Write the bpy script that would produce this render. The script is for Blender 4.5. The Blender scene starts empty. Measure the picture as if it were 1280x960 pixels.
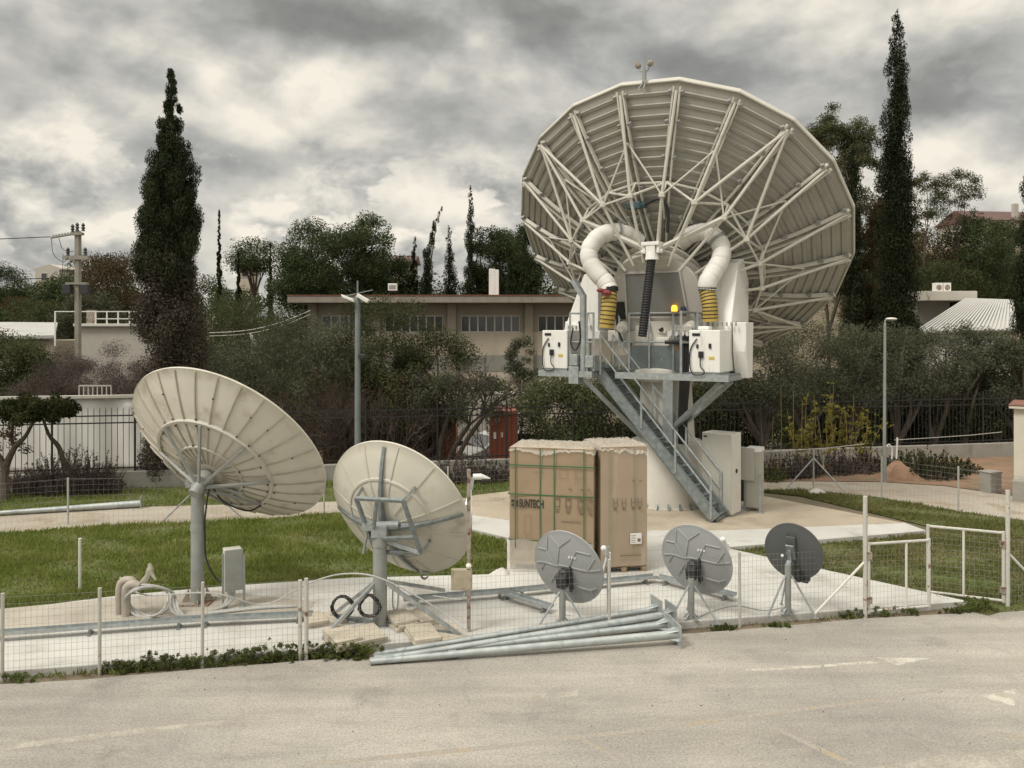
import bpy, bmesh, math, random
import numpy as np
from mathutils import Vector, Matrix
R = random.Random(7)
S = bpy.context.scene
COL = S.collection
V = Vector
rad = math.radians
CAM_Z, FPX, HY = 5.0, 1000.0, 415.0      # camera height, focal length and horizon row measured from the photograph

def at(px, py, z=0.0):
    """ground point seen at a photograph pixel"""
    y = (CAM_Z - z) * FPX / (py - HY)
    return V(((px - 640) / FPX * y, y, z))

def pt(px, py, y):
    """point at distance y seen at a photograph pixel"""
    return V(((px - 640) / FPX * y, y, CAM_Z - (py - HY) / FPX * y))

# ------------------------------------------------------------------ materials
def mat(name, col, rough=.6, metal=0., var=.12, scale=3., bump=0., bscale=40., col2=None, fac2=(.55, .7), scale2=1.5, coord='Object', spec=.4, alpha=1., trans=0., streak=None):
    m = bpy.data.materials.new(name); m.use_nodes = True
    nt = m.node_tree; N = nt.nodes; L = nt.links
    b = N['Principled BSDF']
    b.inputs['Roughness'].default_value = rough
    b.inputs['Metallic'].default_value = metal
    b.inputs['Specular IOR Level'].default_value = spec
    if trans: b.inputs['Transmission Weight'].default_value = trans
    if alpha < 1: b.inputs['Alpha'].default_value = alpha
    tc = N.new('ShaderNodeTexCoord'); src = tc.outputs[coord]
    n = N.new('ShaderNodeTexNoise'); n.inputs['Scale'].default_value = scale; n.inputs['Detail'].default_value = 6
    L.new(src, n.inputs['Vector'])
    mx = N.new('ShaderNodeMix'); mx.data_type = 'RGBA'
    mx.inputs[6].default_value = (*[c * (1 - var) for c in col], 1); mx.inputs[7].default_value = (*[min(1, c * (1 + var)) for c in col], 1)
    mr = N.new('ShaderNodeMapRange'); mr.inputs[1].default_value = .3; mr.inputs[2].default_value = .7
    L.new(n.outputs['Fac'], mr.inputs[0]); L.new(mr.outputs[0], mx.inputs[0])
    out = mx.outputs[2]
    if col2:
        n2 = N.new('ShaderNodeTexNoise'); n2.inputs['Scale'].default_value = scale2; n2.inputs['Detail'].default_value = 8; n2.inputs['Roughness'].default_value = .65
        if streak:
            mp = N.new('ShaderNodeMapping'); mp.inputs['Scale'].default_value = streak
            L.new(src, mp.inputs[0]); L.new(mp.outputs[0], n2.inputs['Vector'])
        else: L.new(src, n2.inputs['Vector'])
        r2 = N.new('ShaderNodeMapRange'); r2.interpolation_type = 'SMOOTHSTEP'; r2.inputs[1].default_value = fac2[0]; r2.inputs[2].default_value = fac2[1]
        L.new(n2.outputs['Fac'], r2.inputs[0])
        m2 = N.new('ShaderNodeMix'); m2.data_type = 'RGBA'; m2.inputs[7].default_value = (*col2, 1)
        L.new(r2.outputs[0], m2.inputs[0]); L.new(out, m2.inputs[6]); out = m2.outputs[2]
    L.new(out, b.inputs['Base Color'])
    if bump:
        n3 = N.new('ShaderNodeTexNoise'); n3.inputs['Scale'].default_value = bscale; n3.inputs['Detail'].default_value = 4
        L.new(src, n3.inputs['Vector'])
        bp = N.new('ShaderNodeBump'); bp.inputs['Strength'].default_value = bump; bp.inputs['Distance'].default_value = .02
        L.new(n3.outputs['Fac'], bp.inputs['Height']); L.new(bp.outputs[0], b.inputs['Normal'])
    return m

def leafmat(name, col, col2, scale=.8, trl=.3, hue=.5):
    """leaf colour: light and dark clumps from noise, a tint per tree"""
    m = bpy.data.materials.new(name); m.use_nodes = True
    nt = m.node_tree; N = nt.nodes; L = nt.links
    for n in list(N): N.remove(n)
    o = N.new('ShaderNodeOutputMaterial'); ge = N.new('ShaderNodeNewGeometry'); oi = N.new('ShaderNodeObjectInfo')
    no = N.new('ShaderNodeTexNoise'); no.inputs['Scale'].default_value = scale; no.inputs['Detail'].default_value = 5; no.inputs['Roughness'].default_value = .7
    L.new(ge.outputs['Position'], no.inputs['Vector'])
    mr = N.new('ShaderNodeMapRange'); mr.inputs[1].default_value = .35; mr.inputs[2].default_value = .65
    L.new(no.outputs['Fac'], mr.inputs[0])
    mx = N.new('ShaderNodeMix'); mx.data_type = 'RGBA'; mx.inputs[6].default_value = (*col, 1); mx.inputs[7].default_value = (*col2, 1)
    L.new(mr.outputs[0], mx.inputs[0])
    wn = N.new('ShaderNodeTexWhiteNoise'); wn.noise_dimensions = '1D'; L.new(ge.outputs['Random Per Island'], wn.inputs['W'])
    hv = N.new('ShaderNodeHueSaturation')
    ad = N.new('ShaderNodeMath'); ad.operation = 'MULTIPLY_ADD'; ad.inputs[1].default_value = .5; ad.inputs[2].default_value = .78
    L.new(wn.outputs['Value'], ad.inputs[0])
    a2 = N.new('ShaderNodeMath'); a2.operation = 'MULTIPLY_ADD'; a2.inputs[1].default_value = hue; a2.inputs[2].default_value = 1 - hue / 2
    L.new(oi.outputs['Random'], a2.inputs[0])
    mu = N.new('ShaderNodeMath'); mu.operation = 'MULTIPLY'; L.new(ad.outputs[0], mu.inputs[0]); L.new(a2.outputs[0], mu.inputs[1])
    L.new(mu.outputs[0], hv.inputs['Value']); L.new(mx.outputs[2], hv.inputs['Color'])
    d = N.new('ShaderNodeBsdfDiffuse'); t = N.new('ShaderNodeBsdfTranslucent'); mi = N.new('ShaderNodeMixShader'); mi.inputs[0].default_value = trl
    L.new(hv.outputs[0], d.inputs[0]); L.new(hv.outputs[0], t.inputs[0])
    L.new(d.outputs[0], mi.inputs[1]); L.new(t.outputs[0], mi.inputs[2]); L.new(mi.outputs[0], o.inputs[0])
    return m

M = {}
M['cream'] = mat('cream_paint', (.50, .48, .415), .55, var=.05, scale=2, col2=(.34, .30, .235), fac2=(.58, .80), scale2=2.2)
M['cream_dirty'] = mat('weathered_cream', (.56, .535, .455), .6, var=.07, scale=1.5, col2=(.35, .305, .225), fac2=(.50, .78), scale2=1.6)
M['truss'] = mat('truss_paint', (.58, .56, .49), .5, var=.05, scale=3, col2=(.42, .38, .30), fac2=(.58, .78), scale2=4)
M['panel'] = mat('panel_paint', (.37, .355, .31), .55, var=.05, scale=1.2, col2=(.27, .25, .21), fac2=(.5, .8), scale2=1.)
M['white'] = mat('white_paint', (.76, .75, .71), .45, var=.03, scale=2, col2=(.52, .49, .42), fac2=(.54, .80), scale2=2.5, streak=(3, 3, .4))
M['offwhite'] = mat('off_white_paint', (.62, .60, .54), .5, var=.05, scale=2, col2=(.45, .42, .36), fac2=(.58, .8), scale2=2, streak=(3, 3, .5))
M['greybeige'] = mat('grey_beige_paint', (.40, .39, .34), .5, var=.05, scale=2)
M['hubgrey'] = mat('hub_grey_paint', (.44, .42, .38), .5, var=.05, scale=1.5)
M['darkgrey'] = mat('dark_grey_panel', (.19, .19, .18), .5, var=.08, scale=2)
M['galv'] = mat('galvanised_steel', (.40, .43, .43), .42, metal=.55, var=.18, scale=9, col2=(.30, .33, .33), fac2=(.5, .7), scale2=14)
M['galvdark'] = mat('weathered_galvanised_steel', (.23, .26, .26), .5, metal=.45, var=.2, scale=9, col2=(.15, .17, .17), fac2=(.5, .7), scale2=10)
M['polesteel'] = mat('bluish_galvanised_steel', (.42, .45, .44), .42, metal=.45, var=.14, scale=5, col2=(.28, .32, .32), fac2=(.5, .7), scale2=7)
M['greypole'] = mat('grey_pole_paint', (.30, .31, .29), .5, metal=.2, var=.1, scale=5, col2=(.22, .23, .22), fac2=(.55, .75), scale2=4)
M['greenpole'] = mat('grey_green_pole', (.20, .23, .22), .5, metal=.2, var=.1, scale=3)
M['rust'] = mat('rusty_painted_steel', (.34, .30, .25), .7, metal=.2, var=.15, scale=8, col2=(.16, .07, .04), fac2=(.48, .62), scale2=7)
M['whiterust'] = mat('white_paint_with_rust', (.50, .485, .435), .6, var=.1, scale=6, col2=(.20, .11, .07), fac2=(.57, .66), scale2=6)
M['wire'] = mat('fence_wire', (.30, .29, .27), .5, metal=.5, var=.1)
M['black'] = mat('black_rubber', (.018, .018, .018), .5, var=.2)
M['blackmetal'] = mat('black_iron', (.022, .021, .02), .55, var=.2)
M['yellow'] = mat('yellow_hose', (.42, .30, .07), .6, var=.15, scale=5)
M['ductwhite'] = mat('white_duct_cloth', (.68, .665, .62), .65, var=.05, scale=3, col2=(.50, .47, .41), fac2=(.55, .8), scale2=3)
M['red'] = mat('red_cloth', (.22, .05, .05), .8, var=.2, scale=9)
M['steelplate'] = mat('blue_grey_plate', (.15, .175, .18), .5, metal=.3, var=.12, scale=4, col2=(.34, .36, .35), fac2=(.60, .66), scale2=4.5)
M['carton'] = mat('brown_carton', (.335, .25, .165), .75, var=.06, scale=1.3, col2=(.28, .205, .13), fac2=(.5, .75), scale2=1.2)
M['cartonwrap'] = mat('film_wrapped_carton', (.37, .29, .21), .35, var=.06, scale=1.5, bump=.15, bscale=6, col2=(.43, .36, .28), fac2=(.52, .7), scale2=1.8, streak=(2.2, 2.2, .5))
M['film'] = mat('stretch_film', (.62, .59, .52), .2, var=.08, scale=6, bump=.4, bscale=9, alpha=.42)
M['strap'] = mat('green_strap', (.05, .15, .06), .4, var=.1)
M['ink'] = mat('dark_ink', (.05, .045, .04), .6, var=.1)
M['inkfaint'] = mat('faint_ink', (.20, .145, .095), .7, var=.1)
M['wood'] = mat('pallet_wood', (.30, .21, .13), .8, var=.2, scale=10)
M['paper'] = mat('paper_label', (.75, .74, .70), .6, var=.04)
M['yellowlabel'] = mat('yellow_label', (.55, .42, .06), .5, var=.05)
M['dishgrey'] = mat('grey_moulded_dish', (.31, .32, .32), .55, var=.05, scale=3, col2=(.26, .27, .265), fac2=(.5, .75), scale2=3)
M['dishgreyrib'] = mat('pale_grey_dish_rib', (.355, .365, .36), .55, var=.05, scale=3)
M['dishdark'] = mat('charcoal_dish', (.085, .09, .088), .5, var=.08, scale=3)
M['plastic_black'] = mat('black_plastic', (.035, .037, .037), .5, var=.1)
M['paver'] = mat('sand_coloured_paver', (.50, .45, .36), .85, var=.08, scale=6, bump=.3, bscale=60, col2=(.36, .31, .24), fac2=(.55, .75), scale2=5)
M['pvc'] = mat('grey_pvc_pipe', (.36, .32, .27), .5, var=.1, scale=4)
M['hose'] = mat('grey_cable', (.42, .42, .40), .5, var=.08)
M['concretewall'] = mat('concrete_wall', (.30, .285, .25), .85, var=.12, scale=2, bump=.2, bscale=30, col2=(.17, .16, .14), fac2=(.5, .72), scale2=1.3, streak=(1.5, 1.5, .35))
M['facade'] = mat('beige_facade', (.28, .245, .19), .85, var=.1, scale=.8, col2=(.20, .17, .13), fac2=(.5, .75), scale2=.8, streak=(1.2, 1.2, .3))
M['facadelow'] = mat('pale_peach_facade', (.47, .41, .325), .85, var=.1, scale=.8, col2=(.29, .25, .20), fac2=(.5, .75), scale2=.9, streak=(1.2, 1.2, .4))
M['facadegrey'] = mat('grey_facade_band', (.25, .24, .21), .85, var=.1, scale=1)
M['roofslab'] = mat('weathered_roof_slab', (.27, .235, .195), .85, var=.1, scale=1.5, col2=(.16, .13, .11), fac2=(.5, .75), scale2=1.5, streak=(1.5, 1.5, .5))
M['redbrown'] = mat('red_brown_coping', (.17, .075, .05), .8, var=.25, scale=3)
M['tileroof'] = mat('red_tile_roof', (.11, .062, .05), .8, var=.25, scale=2)
M['frame'] = mat('pale_window_frame', (.50, .47, .41), .5, var=.05)
M['glassdark'] = mat('dark_window_glass', (.035, .04, .042), .12, var=.4, scale=.9, spec=.7)
M['carpaint'] = mat('white_car_paint', (.82, .82, .80), .25, var=.02, spec=.6)
M['tyre'] = mat('tyre_rubber', (.02, .02, .02), .8, var=.1)
M['container'] = mat('rust_red_container', (.27, .085, .05), .6, var=.15, scale=2, col2=(.15, .05, .035), fac2=(.55, .75), scale2=2)
M['containerorange'] = mat('orange_brown_container', (.36, .135, .065), .6, var=.15, scale=2, col2=(.2, .07, .04), fac2=(.55, .75), scale2=2)
M['bark'] = mat('bark', (.085, .07, .055), .9, var=.25, scale=6, bump=.5, bscale=25)
M['barkgrey'] = mat('grey_bark', (.15, .125, .10), .9, var=.25, scale=6, bump=.5, bscale=25)
M['twig'] = mat('bare_twigs', (.125, .095, .075), .9, var=.2, scale=3)
M['twigred'] = mat('red_brown_twigs', (.135, .09, .08), .9, var=.2, scale=3)
M['cane'] = mat('yellowing_cane', (.22, .17, .07), .7, var=.2, scale=4)
M['polewood'] = mat('concrete_power_pole', (.27, .25, .21), .85, var=.12, scale=3)
M['tarp'] = mat('white_tarp', (.70, .69, .65), .6, var=.05, scale=.7, col2=(.56, .54, .50), fac2=(.45, .8), scale2=.9, streak=(2, 2, .4))
M['corrug'] = mat('pale_corrugated_metal', (.50, .49, .46), .45, metal=.2, var=.06, scale=1, col2=(.44, .43, .39), fac2=(.5, .8), scale2=1)
M['postpaint'] = mat('weathered_post_paint', (.44, .43, .385), .6, var=.1, scale=5, col2=(.30, .28, .24), fac2=(.5, .75), scale2=5)
M['housewhite'] = mat('pale_house_render', (.44, .41, .36), .8, var=.05)
M['dirt'] = mat('red_earth', (.26, .16, .10), .95, var=.2, scale=3, bump=.6, bscale=14, coord='Object')
M['rubble'] = mat('pale_rubble', (.55, .53, .49), .9, var=.1)
M['cabin'] = mat('cream_cabin_wall', (.58, .54, .45), .6, var=.05, scale=2)
L_ = {}
L_['cypress'] = leafmat('cypress_needles', (.026, .033, .018), (.048, .058, .030), .9, .15)
L_['cypressbrown'] = leafmat('cypress_brown_sprays', (.078, .066, .051), (.112, .094, .073), .9, .1)
L_['pine'] = leafmat('pine_needles', (.040, .055, .025), (.075, .092, .042), .5, .2)
L_['olive'] = leafmat('olive_leaves', (.070, .076, .047), (.118, .122, .080), .7, .25)
L_['laurel'] = leafmat('dark_shrub_leaves', (.050, .060, .027), (.094, .104, .050), .8, .25)
L_['eucalyptus'] = leafmat('eucalyptus_leaves', (.055, .060, .030), (.10, .10, .05), .6, .3)
L_['autumn'] = leafmat('brownish_leaves', (.075, .058, .032), (.115, .085, .05), .7, .3)
L_['yellowgreen'] = leafmat('yellow_green_leaves', (.16, .15, .035), (.26, .23, .06), 1.2, .35)
L_['topiary'] = leafmat('clipped_crown_leaves', (.026, .034, .014), (.06, .062, .028), 1.5, .2)
L_['rosemary'] = leafmat('grey_brown_sprigs', (.072, .060, .053), (.11, .09, .08), 1.5, .2)
L_['weed'] = leafmat('weed_leaves', (.095, .12, .038), (.15, .17, .065), 5, .4)
L_['grass'] = leafmat('grass_blades', (.135, .175, .038), (.225, .24, .08), .7, .4)
L_['drygrass'] = leafmat('drier_grass_blades', (.125, .145, .045), (.215, .20, .09), .7, .4)

# ------------------------------------------------------------------ mesh builder
class MB:
    def __init__(self, mtx=None):
        self.v = []; self.f = []; self.m = mtx; self.cut = None
    def add(self, vs, fs):
        o = len(self.v)
        if self.m is not None: vs = [self.m @ V(p) for p in vs]
        self.v += [tuple(p) for p in vs]; self.f += [tuple(i + o for i in q) for q in fs]
        return self
    def second(self, m):
        """faces added from here on take a second material"""
        self.cut = (len(self.f), m); return self
    def box(self, c, s, ax=None):
        c = V(c); x, y, z = ax if ax else (V((1, 0, 0)), V((0, 1, 0)), V((0, 0, 1)))
        a, b, d = s[0] / 2, s[1] / 2, s[2] / 2
        vs = [c + x * i * a + y * j * b + z * k * d for k in (-1, 1) for j in (-1, 1) for i in (-1, 1)]
        return self.add(vs, [(0, 2, 3, 1), (4, 5, 7, 6), (0, 1, 5, 4), (2, 6, 7, 3), (0, 4, 6, 2), (1, 3, 7, 5)])
    def bx(self, x0, x1, y0, y1, z0, z1):
        return self.box(((x0 + x1) / 2, (y0 + y1) / 2, (z0 + z1) / 2), (abs(x1 - x0), abs(y1 - y0), abs(z1 - z0)))
    def bar(self, p, q, w, h=None, up=(0, 0, 1)):
        p, q = V(p), V(q); h = h or w
        z = (q - p); l = z.length
        if l < 1e-6: return self
        z /= l; u = V(up)
        if abs(z.dot(u)) > .98: u = V((1, 0, 0)) if abs(z.x) < .9 else V((0, 1, 0))
        x = z.cross(u).normalized(); y = x.cross(z)
        return self.box((p + q) / 2, (w, h, l), (x, y, z))
    def path(self, pts, r, n=8, caps=True):
        pts = [V(p) for p in pts]; k = len(pts)
        rs = r if isinstance(r, (list, tuple)) else [r] * k
        vs = []; fs = []; ref = None
        for i, p in enumerate(pts):
            t = (pts[min(i + 1, k - 1)] - pts[max(i - 1, 0)]).normalized()
            if ref is None:
                ref = t.orthogonal().normalized()
            ref = (ref - t * ref.dot(t))
            if ref.length < 1e-6: ref = t.orthogonal()
            ref.normalize(); b = t.cross(ref)
            for j in range(n):
                a = 2 * math.pi * j / n
                vs.append(p + (ref * math.cos(a) + b * math.sin(a)) * rs[i])
        for i in range(k - 1):
            for j in range(n):
                a, b2 = i * n + j, i * n + (j + 1) % n
                fs.append((a, b2, b2 + n, a + n))
        if caps:
            fs.append(tuple(range(n))[::-1]); fs.append(tuple((k - 1) * n + j for j in range(n)))
        return self.add(vs, fs)
    def tube(self, p, q, r0, r1=None, n=10):
        return self.path([p, q], [r0, r0 if r1 is None else r1], n)
    def lathe(self, prof, n=32, fr=None, close=True):
        """prof: (radius, height) pairs about the z axis of frame fr (4x4)"""
        vs = []; fs = []
        for r, z in prof:
            for j in range(n):
                a = 2 * math.pi * j / n
                p = V((r * math.cos(a), r * math.sin(a), z)); vs.append(fr @ p if fr is not None else p)
        for i in range(len(prof) - 1):
            for j in range(n):
                a, b = i * n + j, i * n + (j + 1) % n
                fs.append((a, b, b + n, a + n))
        if close:
            fs.append(tuple(range(n))[::-1]); fs.append(tuple((len(prof) - 1) * n + j for j in range(n)))
        return self.add(vs, fs)
    def prism(self, poly, d0, d1, fr=None):
        """poly in the xy plane of frame fr, extruded from z=d0 to z=d1"""
        n = len(poly)
        vs = [V((x, y, d0)) for x, y in poly] + [V((x, y, d1)) for x, y in poly]
        if fr is not None: vs = [fr @ p for p in vs]
        fs = [tuple(range(n))[::-1], tuple(range(n, 2 * n))] + [(i, (i + 1) % n, (i + 1) % n + n, i + n) for i in range(n)]
        return self.add(vs, fs)
    def ball(self, c, r, n=10, s=(1, 1, 1)):
        c = V(c); vs = []; fs = []; k = n // 2
        for i in range(k + 1):
            th = math.pi * i / k
            for j in range(n):
                a = 2 * math.pi * j / n
                vs.append(c + V((r * s[0] * math.sin(th) * math.cos(a), r * s[1] * math.sin(th) * math.sin(a), r * s[2] * math.cos(th))))
        for i in range(k):
            for j in range(n):
                a, b = i * n + j, i * n + (j + 1) % n
                fs.append((a, b, b + n, a + n))
        return self.add(vs, fs)
    def sheet(self, poly, z=None):
        vs = [V((p[0], p[1], z if z is not None else p[2])) for p in poly]
        return self.add(vs, [tuple(range(len(poly)))])
    def build(self, name, m, parent=None, smooth=False, bevel=0, world=True, kind=None, label=None):
        me = bpy.data.meshes.new(name)
        vs = self.v
        if parent is not None and world:
            inv = root_matrix(parent).inverted()
            vs = [tuple(inv @ V(p)) for p in vs]
        me.from_pydata(vs, [], self.f); me.update()
        bm = bmesh.new(); bm.from_mesh(me)
        bmesh.ops.remove_doubles(bm, verts=bm.verts, dist=1e-5)
        bmesh.ops.recalc_face_normals(bm, faces=bm.faces); bm.to_mesh(me); bm.free()
        o = bpy.data.objects.new(name, me); COL.objects.link(o)
        me.materials.append(m)
        if self.cut:
            me.materials.append(self.cut[1])
            if len(me.polygons) == len(self.f):
                me.polygons.foreach_set('material_index', [1 if i >= self.cut[0] else 0 for i in range(len(self.f))])
        if smooth:
            me.polygons.foreach_set('use_smooth', [True] * len(me.polygons))
            md = None
            try: me.set_sharp_from_angle(angle=rad(38))
            except Exception: pass
        if bevel:
            md = o.modifiers.new('bevel', 'BEVEL'); md.width = bevel; md.segments = 2; md.limit_method = 'ANGLE'; md.angle_limit = rad(50)
        if parent is not None: o.parent = parent
        if kind: o['kind'] = kind
        if label: o['label'] = label
        return o

RM = {}
def root_matrix(o):
    while o.name not in RM and o.parent: o = o.parent
    return RM.get(o.name, Matrix.Identity(4))

def thing(name, label, cat, loc=(0, 0, 0), rotz=0., group=None, scale=1.):
    o = bpy.data.objects.new(name, None); COL.objects.link(o)
    o.empty_display_size = .2
    o.location = loc; o.rotation_euler = (0, 0, rotz); o.scale = (scale,) * 3
    RM[o.name] = Matrix.Translation(V(loc)) @ Matrix.Rotation(rotz, 4, 'Z') @ Matrix.Scale(scale, 4)
    tag(o, label, cat, group)
    return o
def tag(o, label, cat, group=None):
    o['label'] = label; o['category'] = cat
    if group: o['group'] = group
    return o
def copy_tree(o, parent=None):
    c = o.copy(); COL.objects.link(c)
    if parent is not None: c.parent = parent
    for ch in list(o.children): copy_tree(ch, c)
    return c
def dup(root, label, loc, rotz=0., scale=1., group=None):
    c = copy_tree(root); c.location = loc; c.rotation_euler = (0, 0, rotz)
    c.scale = scale if isinstance(scale, (tuple, list)) else (scale,) * 3
    c['label'] = label
    if group: c['group'] = group
    return c
def npmesh(name, verts, faces_n, m, parent=None):
    """fast mesh of separate n-gons: verts (k*n,3)"""
    me = bpy.data.meshes.new(name); nv = len(verts); nf = nv // faces_n
    me.vertices.add(nv); me.vertices.foreach_set('co', np.ascontiguousarray(verts, dtype=np.float32).ravel())
    me.loops.add(nv); me.loops.foreach_set('vertex_index', np.arange(nv, dtype=np.int32))
    me.polygons.add(nf); me.polygons.foreach_set('loop_start', np.arange(0, nv, faces_n, dtype=np.int32))
    me.polygons.foreach_set('loop_total', np.full(nf, faces_n, dtype=np.int32))
    me.update(calc_edges=True); me.materials.append(m)
    o = bpy.data.objects.new(name, me); COL.objects.link(o)
    if parent is not None: o.parent = parent
    return o
def smooth_path(pts, k=6):
    """Catmull-Rom through the points"""
    pts = [V(p) for p in pts]; q = [pts[0] * 2 - pts[1]] + pts + [pts[-1] * 2 - pts[-2]]; out = []
    for i in range(1, len(q) - 2):
        a, b, c, d = q[i - 1:i + 3]
        for j in range(k):
            t = j / k
            out.append(.5 * ((2 * b) + (c - a) * t + (2 * a - 5 * b + 4 * c - d) * t * t + (3 * b - a - 3 * c + d) * t ** 3))
    out.append(pts[-1]); return out
def on_plane(px, py, fr, dz=0.):
    """local xy of the point of plane z=dz of a frame seen at a photograph pixel"""
    inv = fr.inverted(); o = inv @ V((0, 0, CAM_Z)); d = inv.to_3x3() @ V(((px - 640) / FPX, 1, (HY - py) / FPX))
    t = (dz - o.z) / d.z; return (o.x + d.x * t, o.y + d.y * t)
def dish_frame(vertex, az, el):
    """local x right, y up, z backwards out of the dish"""
    A = V((math.sin(az) * math.cos(el), math.cos(az) * math.cos(el), math.sin(el)))
    r = V((math.cos(az), -math.sin(az), 0)); w = r.cross(A); z = -A
    m = Matrix.Identity(4)
    for i in range(3): m[i][0] = r[i]; m[i][1] = w[i]; m[i][2] = z[i]; m[i][3] = vertex[i]
    return m
# ------------------------------------------------------------------ light and cloud settings
EXPOSURE = 0.45
SUN_E = 1.6
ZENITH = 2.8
SKY_BASE = .635
SKY_OFF = (2.3, .7, 0)
# cloud banks (dark) and bright gaps: direction as photograph column/row, half widths, strength
SKY_BANKS = [(430, 45, 330, 90, -.30), (130, 60, 230, 90, -.14), (720, 175, 270, 85, -.20), (640, 20, 300, 60, -.12), (1210, 110, 150, 100, -.14), (940, 130, 200, 60, -.12), (290, 215, 90, 60, -.08),
             (180, 165, 130, 45, .08), (90, 250, 170, 70, .12), (330, 240, 160, 80, .14), (480, 265, 200, 55, .14), (400, 130, 120, 40, .08), (620, 260, 140, 60, .12), (1190, 170, 110, 35, .18), (1040, 45, 200, 40, .10), (600, 70, 60, 30, .08), (640, 200, 90, 22, .06)]
# ================================================================== camera, sky, light
cam = bpy.data.cameras.new('camera'); co = bpy.data.objects.new('camera', cam); COL.objects.link(co)
cam.sensor_width = 36; cam.lens = 36 * FPX / 1280; cam.shift_y = -65 / 1280; cam.clip_end = 5000; cam.clip_start = .1
co.location = (0, 0, CAM_Z); co.rotation_euler = (rad(90), 0, 0); S.camera = co
S.view_settings.view_transform = 'Standard'; S.view_settings.look = 'None'; S.view_settings.exposure = EXPOSURE; S.view_settings.gamma = 1
SUN_AZ, SUN_EL = rad(-125), rad(52)          # sun direction: behind the camera, to the left, veiled by cloud
w = bpy.data.worlds.new('World'); S.world = w; w.use_nodes = True
nt = w.node_tree; N = nt.nodes; L = nt.links
for n in list(N): N.remove(n)
def nd(t, **k):
    n = N.new(t)
    for a, b in k.items(): setattr(n, a, b)
    return n
def math_(op, a, b=None, c=None):
    n = nd('ShaderNodeMath', operation=op)
    for i, x in enumerate((a, b, c)):
        if x is None: continue
        if isinstance(x, (int, float)): n.inputs[i].default_value = x
        else: L.new(x, n.inputs[i])
    return n.outputs[0]
wo = nd('ShaderNodeOutputWorld'); tc = nd('ShaderNodeTexCoord'); d0 = tc.outputs['Generated']
sx = nd('ShaderNodeSeparateXYZ'); L.new(d0, sx.inputs[0])
mpz = nd('ShaderNodeMapping'); mpz.inputs['Scale'].default_value = (1, 1, 1.7); L.new(d0, mpz.inputs[0])
def noise(vec, scale, detail, rough, dist=0., off=(0, 0, 0)):
    mp = nd('ShaderNodeMapping'); mp.inputs['Location'].default_value = off; L.new(vec, mp.inputs[0])
    n = nd('ShaderNodeTexNoise'); n.inputs['Scale'].default_value = scale; n.inputs['Detail'].default_value = detail
    n.inputs['Roughness'].default_value = rough; n.inputs['Distortion'].default_value = dist
    L.new(mp.outputs[0], n.inputs['Vector']); return n
warp = noise(mpz.outputs[0], 3.5, 4, .55, 0., (4, 1, 2)).outputs['Color']
vw = nd('ShaderNodeVectorMath', operation='MULTIPLY_ADD'); L.new(warp, vw.inputs[0]); vw.inputs[1].default_value = (.10, .10, .10); L.new(mpz.outputs[0], vw.inputs[2])
cl_ = vw.outputs[0]
big = noise(cl_, 2.3, 6, .46, 0., SKY_OFF).outputs['Fac']
puff = noise(cl_, 5.2, 8, .50, 0., (3.1, 7.7, 1.4)).outputs['Fac']
puff2 = noise(cl_, 5.2, 8, .50, 0., (3.1, 7.7, 1.4 + .06)).outputs['Fac']      # the same cloud a little higher: bright upper edges
big2 = noise(cl_, 2.3, 6, .46, 0., (SKY_OFF[0], SKY_OFF[1], SKY_OFF[2] + .06)).outputs['Fac']
fine = noise(cl_, 26., 6, .6, 0., (1.1, .7, 5.4)).outputs['Fac']
wv = noise(d0, 7., 5, .6).outputs['Color']
vs_ = nd('ShaderNodeVectorMath', operation='SUBTRACT'); L.new(wv, vs_.inputs[0]); vs_.inputs[1].default_value = (.5, .5, .5)
vm_ = nd('ShaderNodeVectorMath', operation='MULTIPLY_ADD'); L.new(vs_.outputs[0], vm_.inputs[0]); vm_.inputs[1].default_value = (.22, .0, .11); L.new(d0, vm_.inputs[2])
dw = vm_.outputs[0]
def bank(px, py, rx, ry, amp, edge=0.):
    """a cloud bank or a gap in the cloud, placed by its compass direction and elevation"""
    v = V(((px - 640) / 1000, 1, (415 - py) / 1000)); l = v.length; v.normalize()
    mp = nd('ShaderNodeVectorMath', operation='SUBTRACT'); L.new(dw, mp.inputs[0]); mp.inputs[1].default_value = v
    m2 = nd('ShaderNodeVectorMath', operation='MULTIPLY'); L.new(mp.outputs[0], m2.inputs[0]); m2.inputs[1].default_value = (1000 * l / rx, 1.2, 1000 * l / ry)
    ln = nd('ShaderNodeVectorMath', operation='LENGTH'); L.new(m2.outputs[0], ln.inputs[0])
    mr = nd('ShaderNodeMapRange', interpolation_type='SMOOTHSTEP'); mr.inputs[1].default_value = 1.35; mr.inputs[2].default_value = edge
    mr.inputs[3].default_value = 0; mr.inputs[4].default_value = amp
    L.new(ln.outputs['Value'], mr.inputs[0]); return mr.outputs[0]
tot = math_('MULTIPLY_ADD', big, .75, SKY_BASE - .375)
tot = math_('ADD', tot, math_('MULTIPLY_ADD', puff, .22, -.11))
tot = math_('ADD', tot, math_('MULTIPLY', math_('SUBTRACT', puff, puff2), 1.15))
tot = math_('ADD', tot, math_('MULTIPLY', math_('SUBTRACT', big, big2), .7))
tot = math_('ADD', tot, math_('MULTIPLY_ADD', fine, .09, -.045))
for b_ in SKY_BANKS: tot = math_('ADD', tot, bank(*b_))
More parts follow.
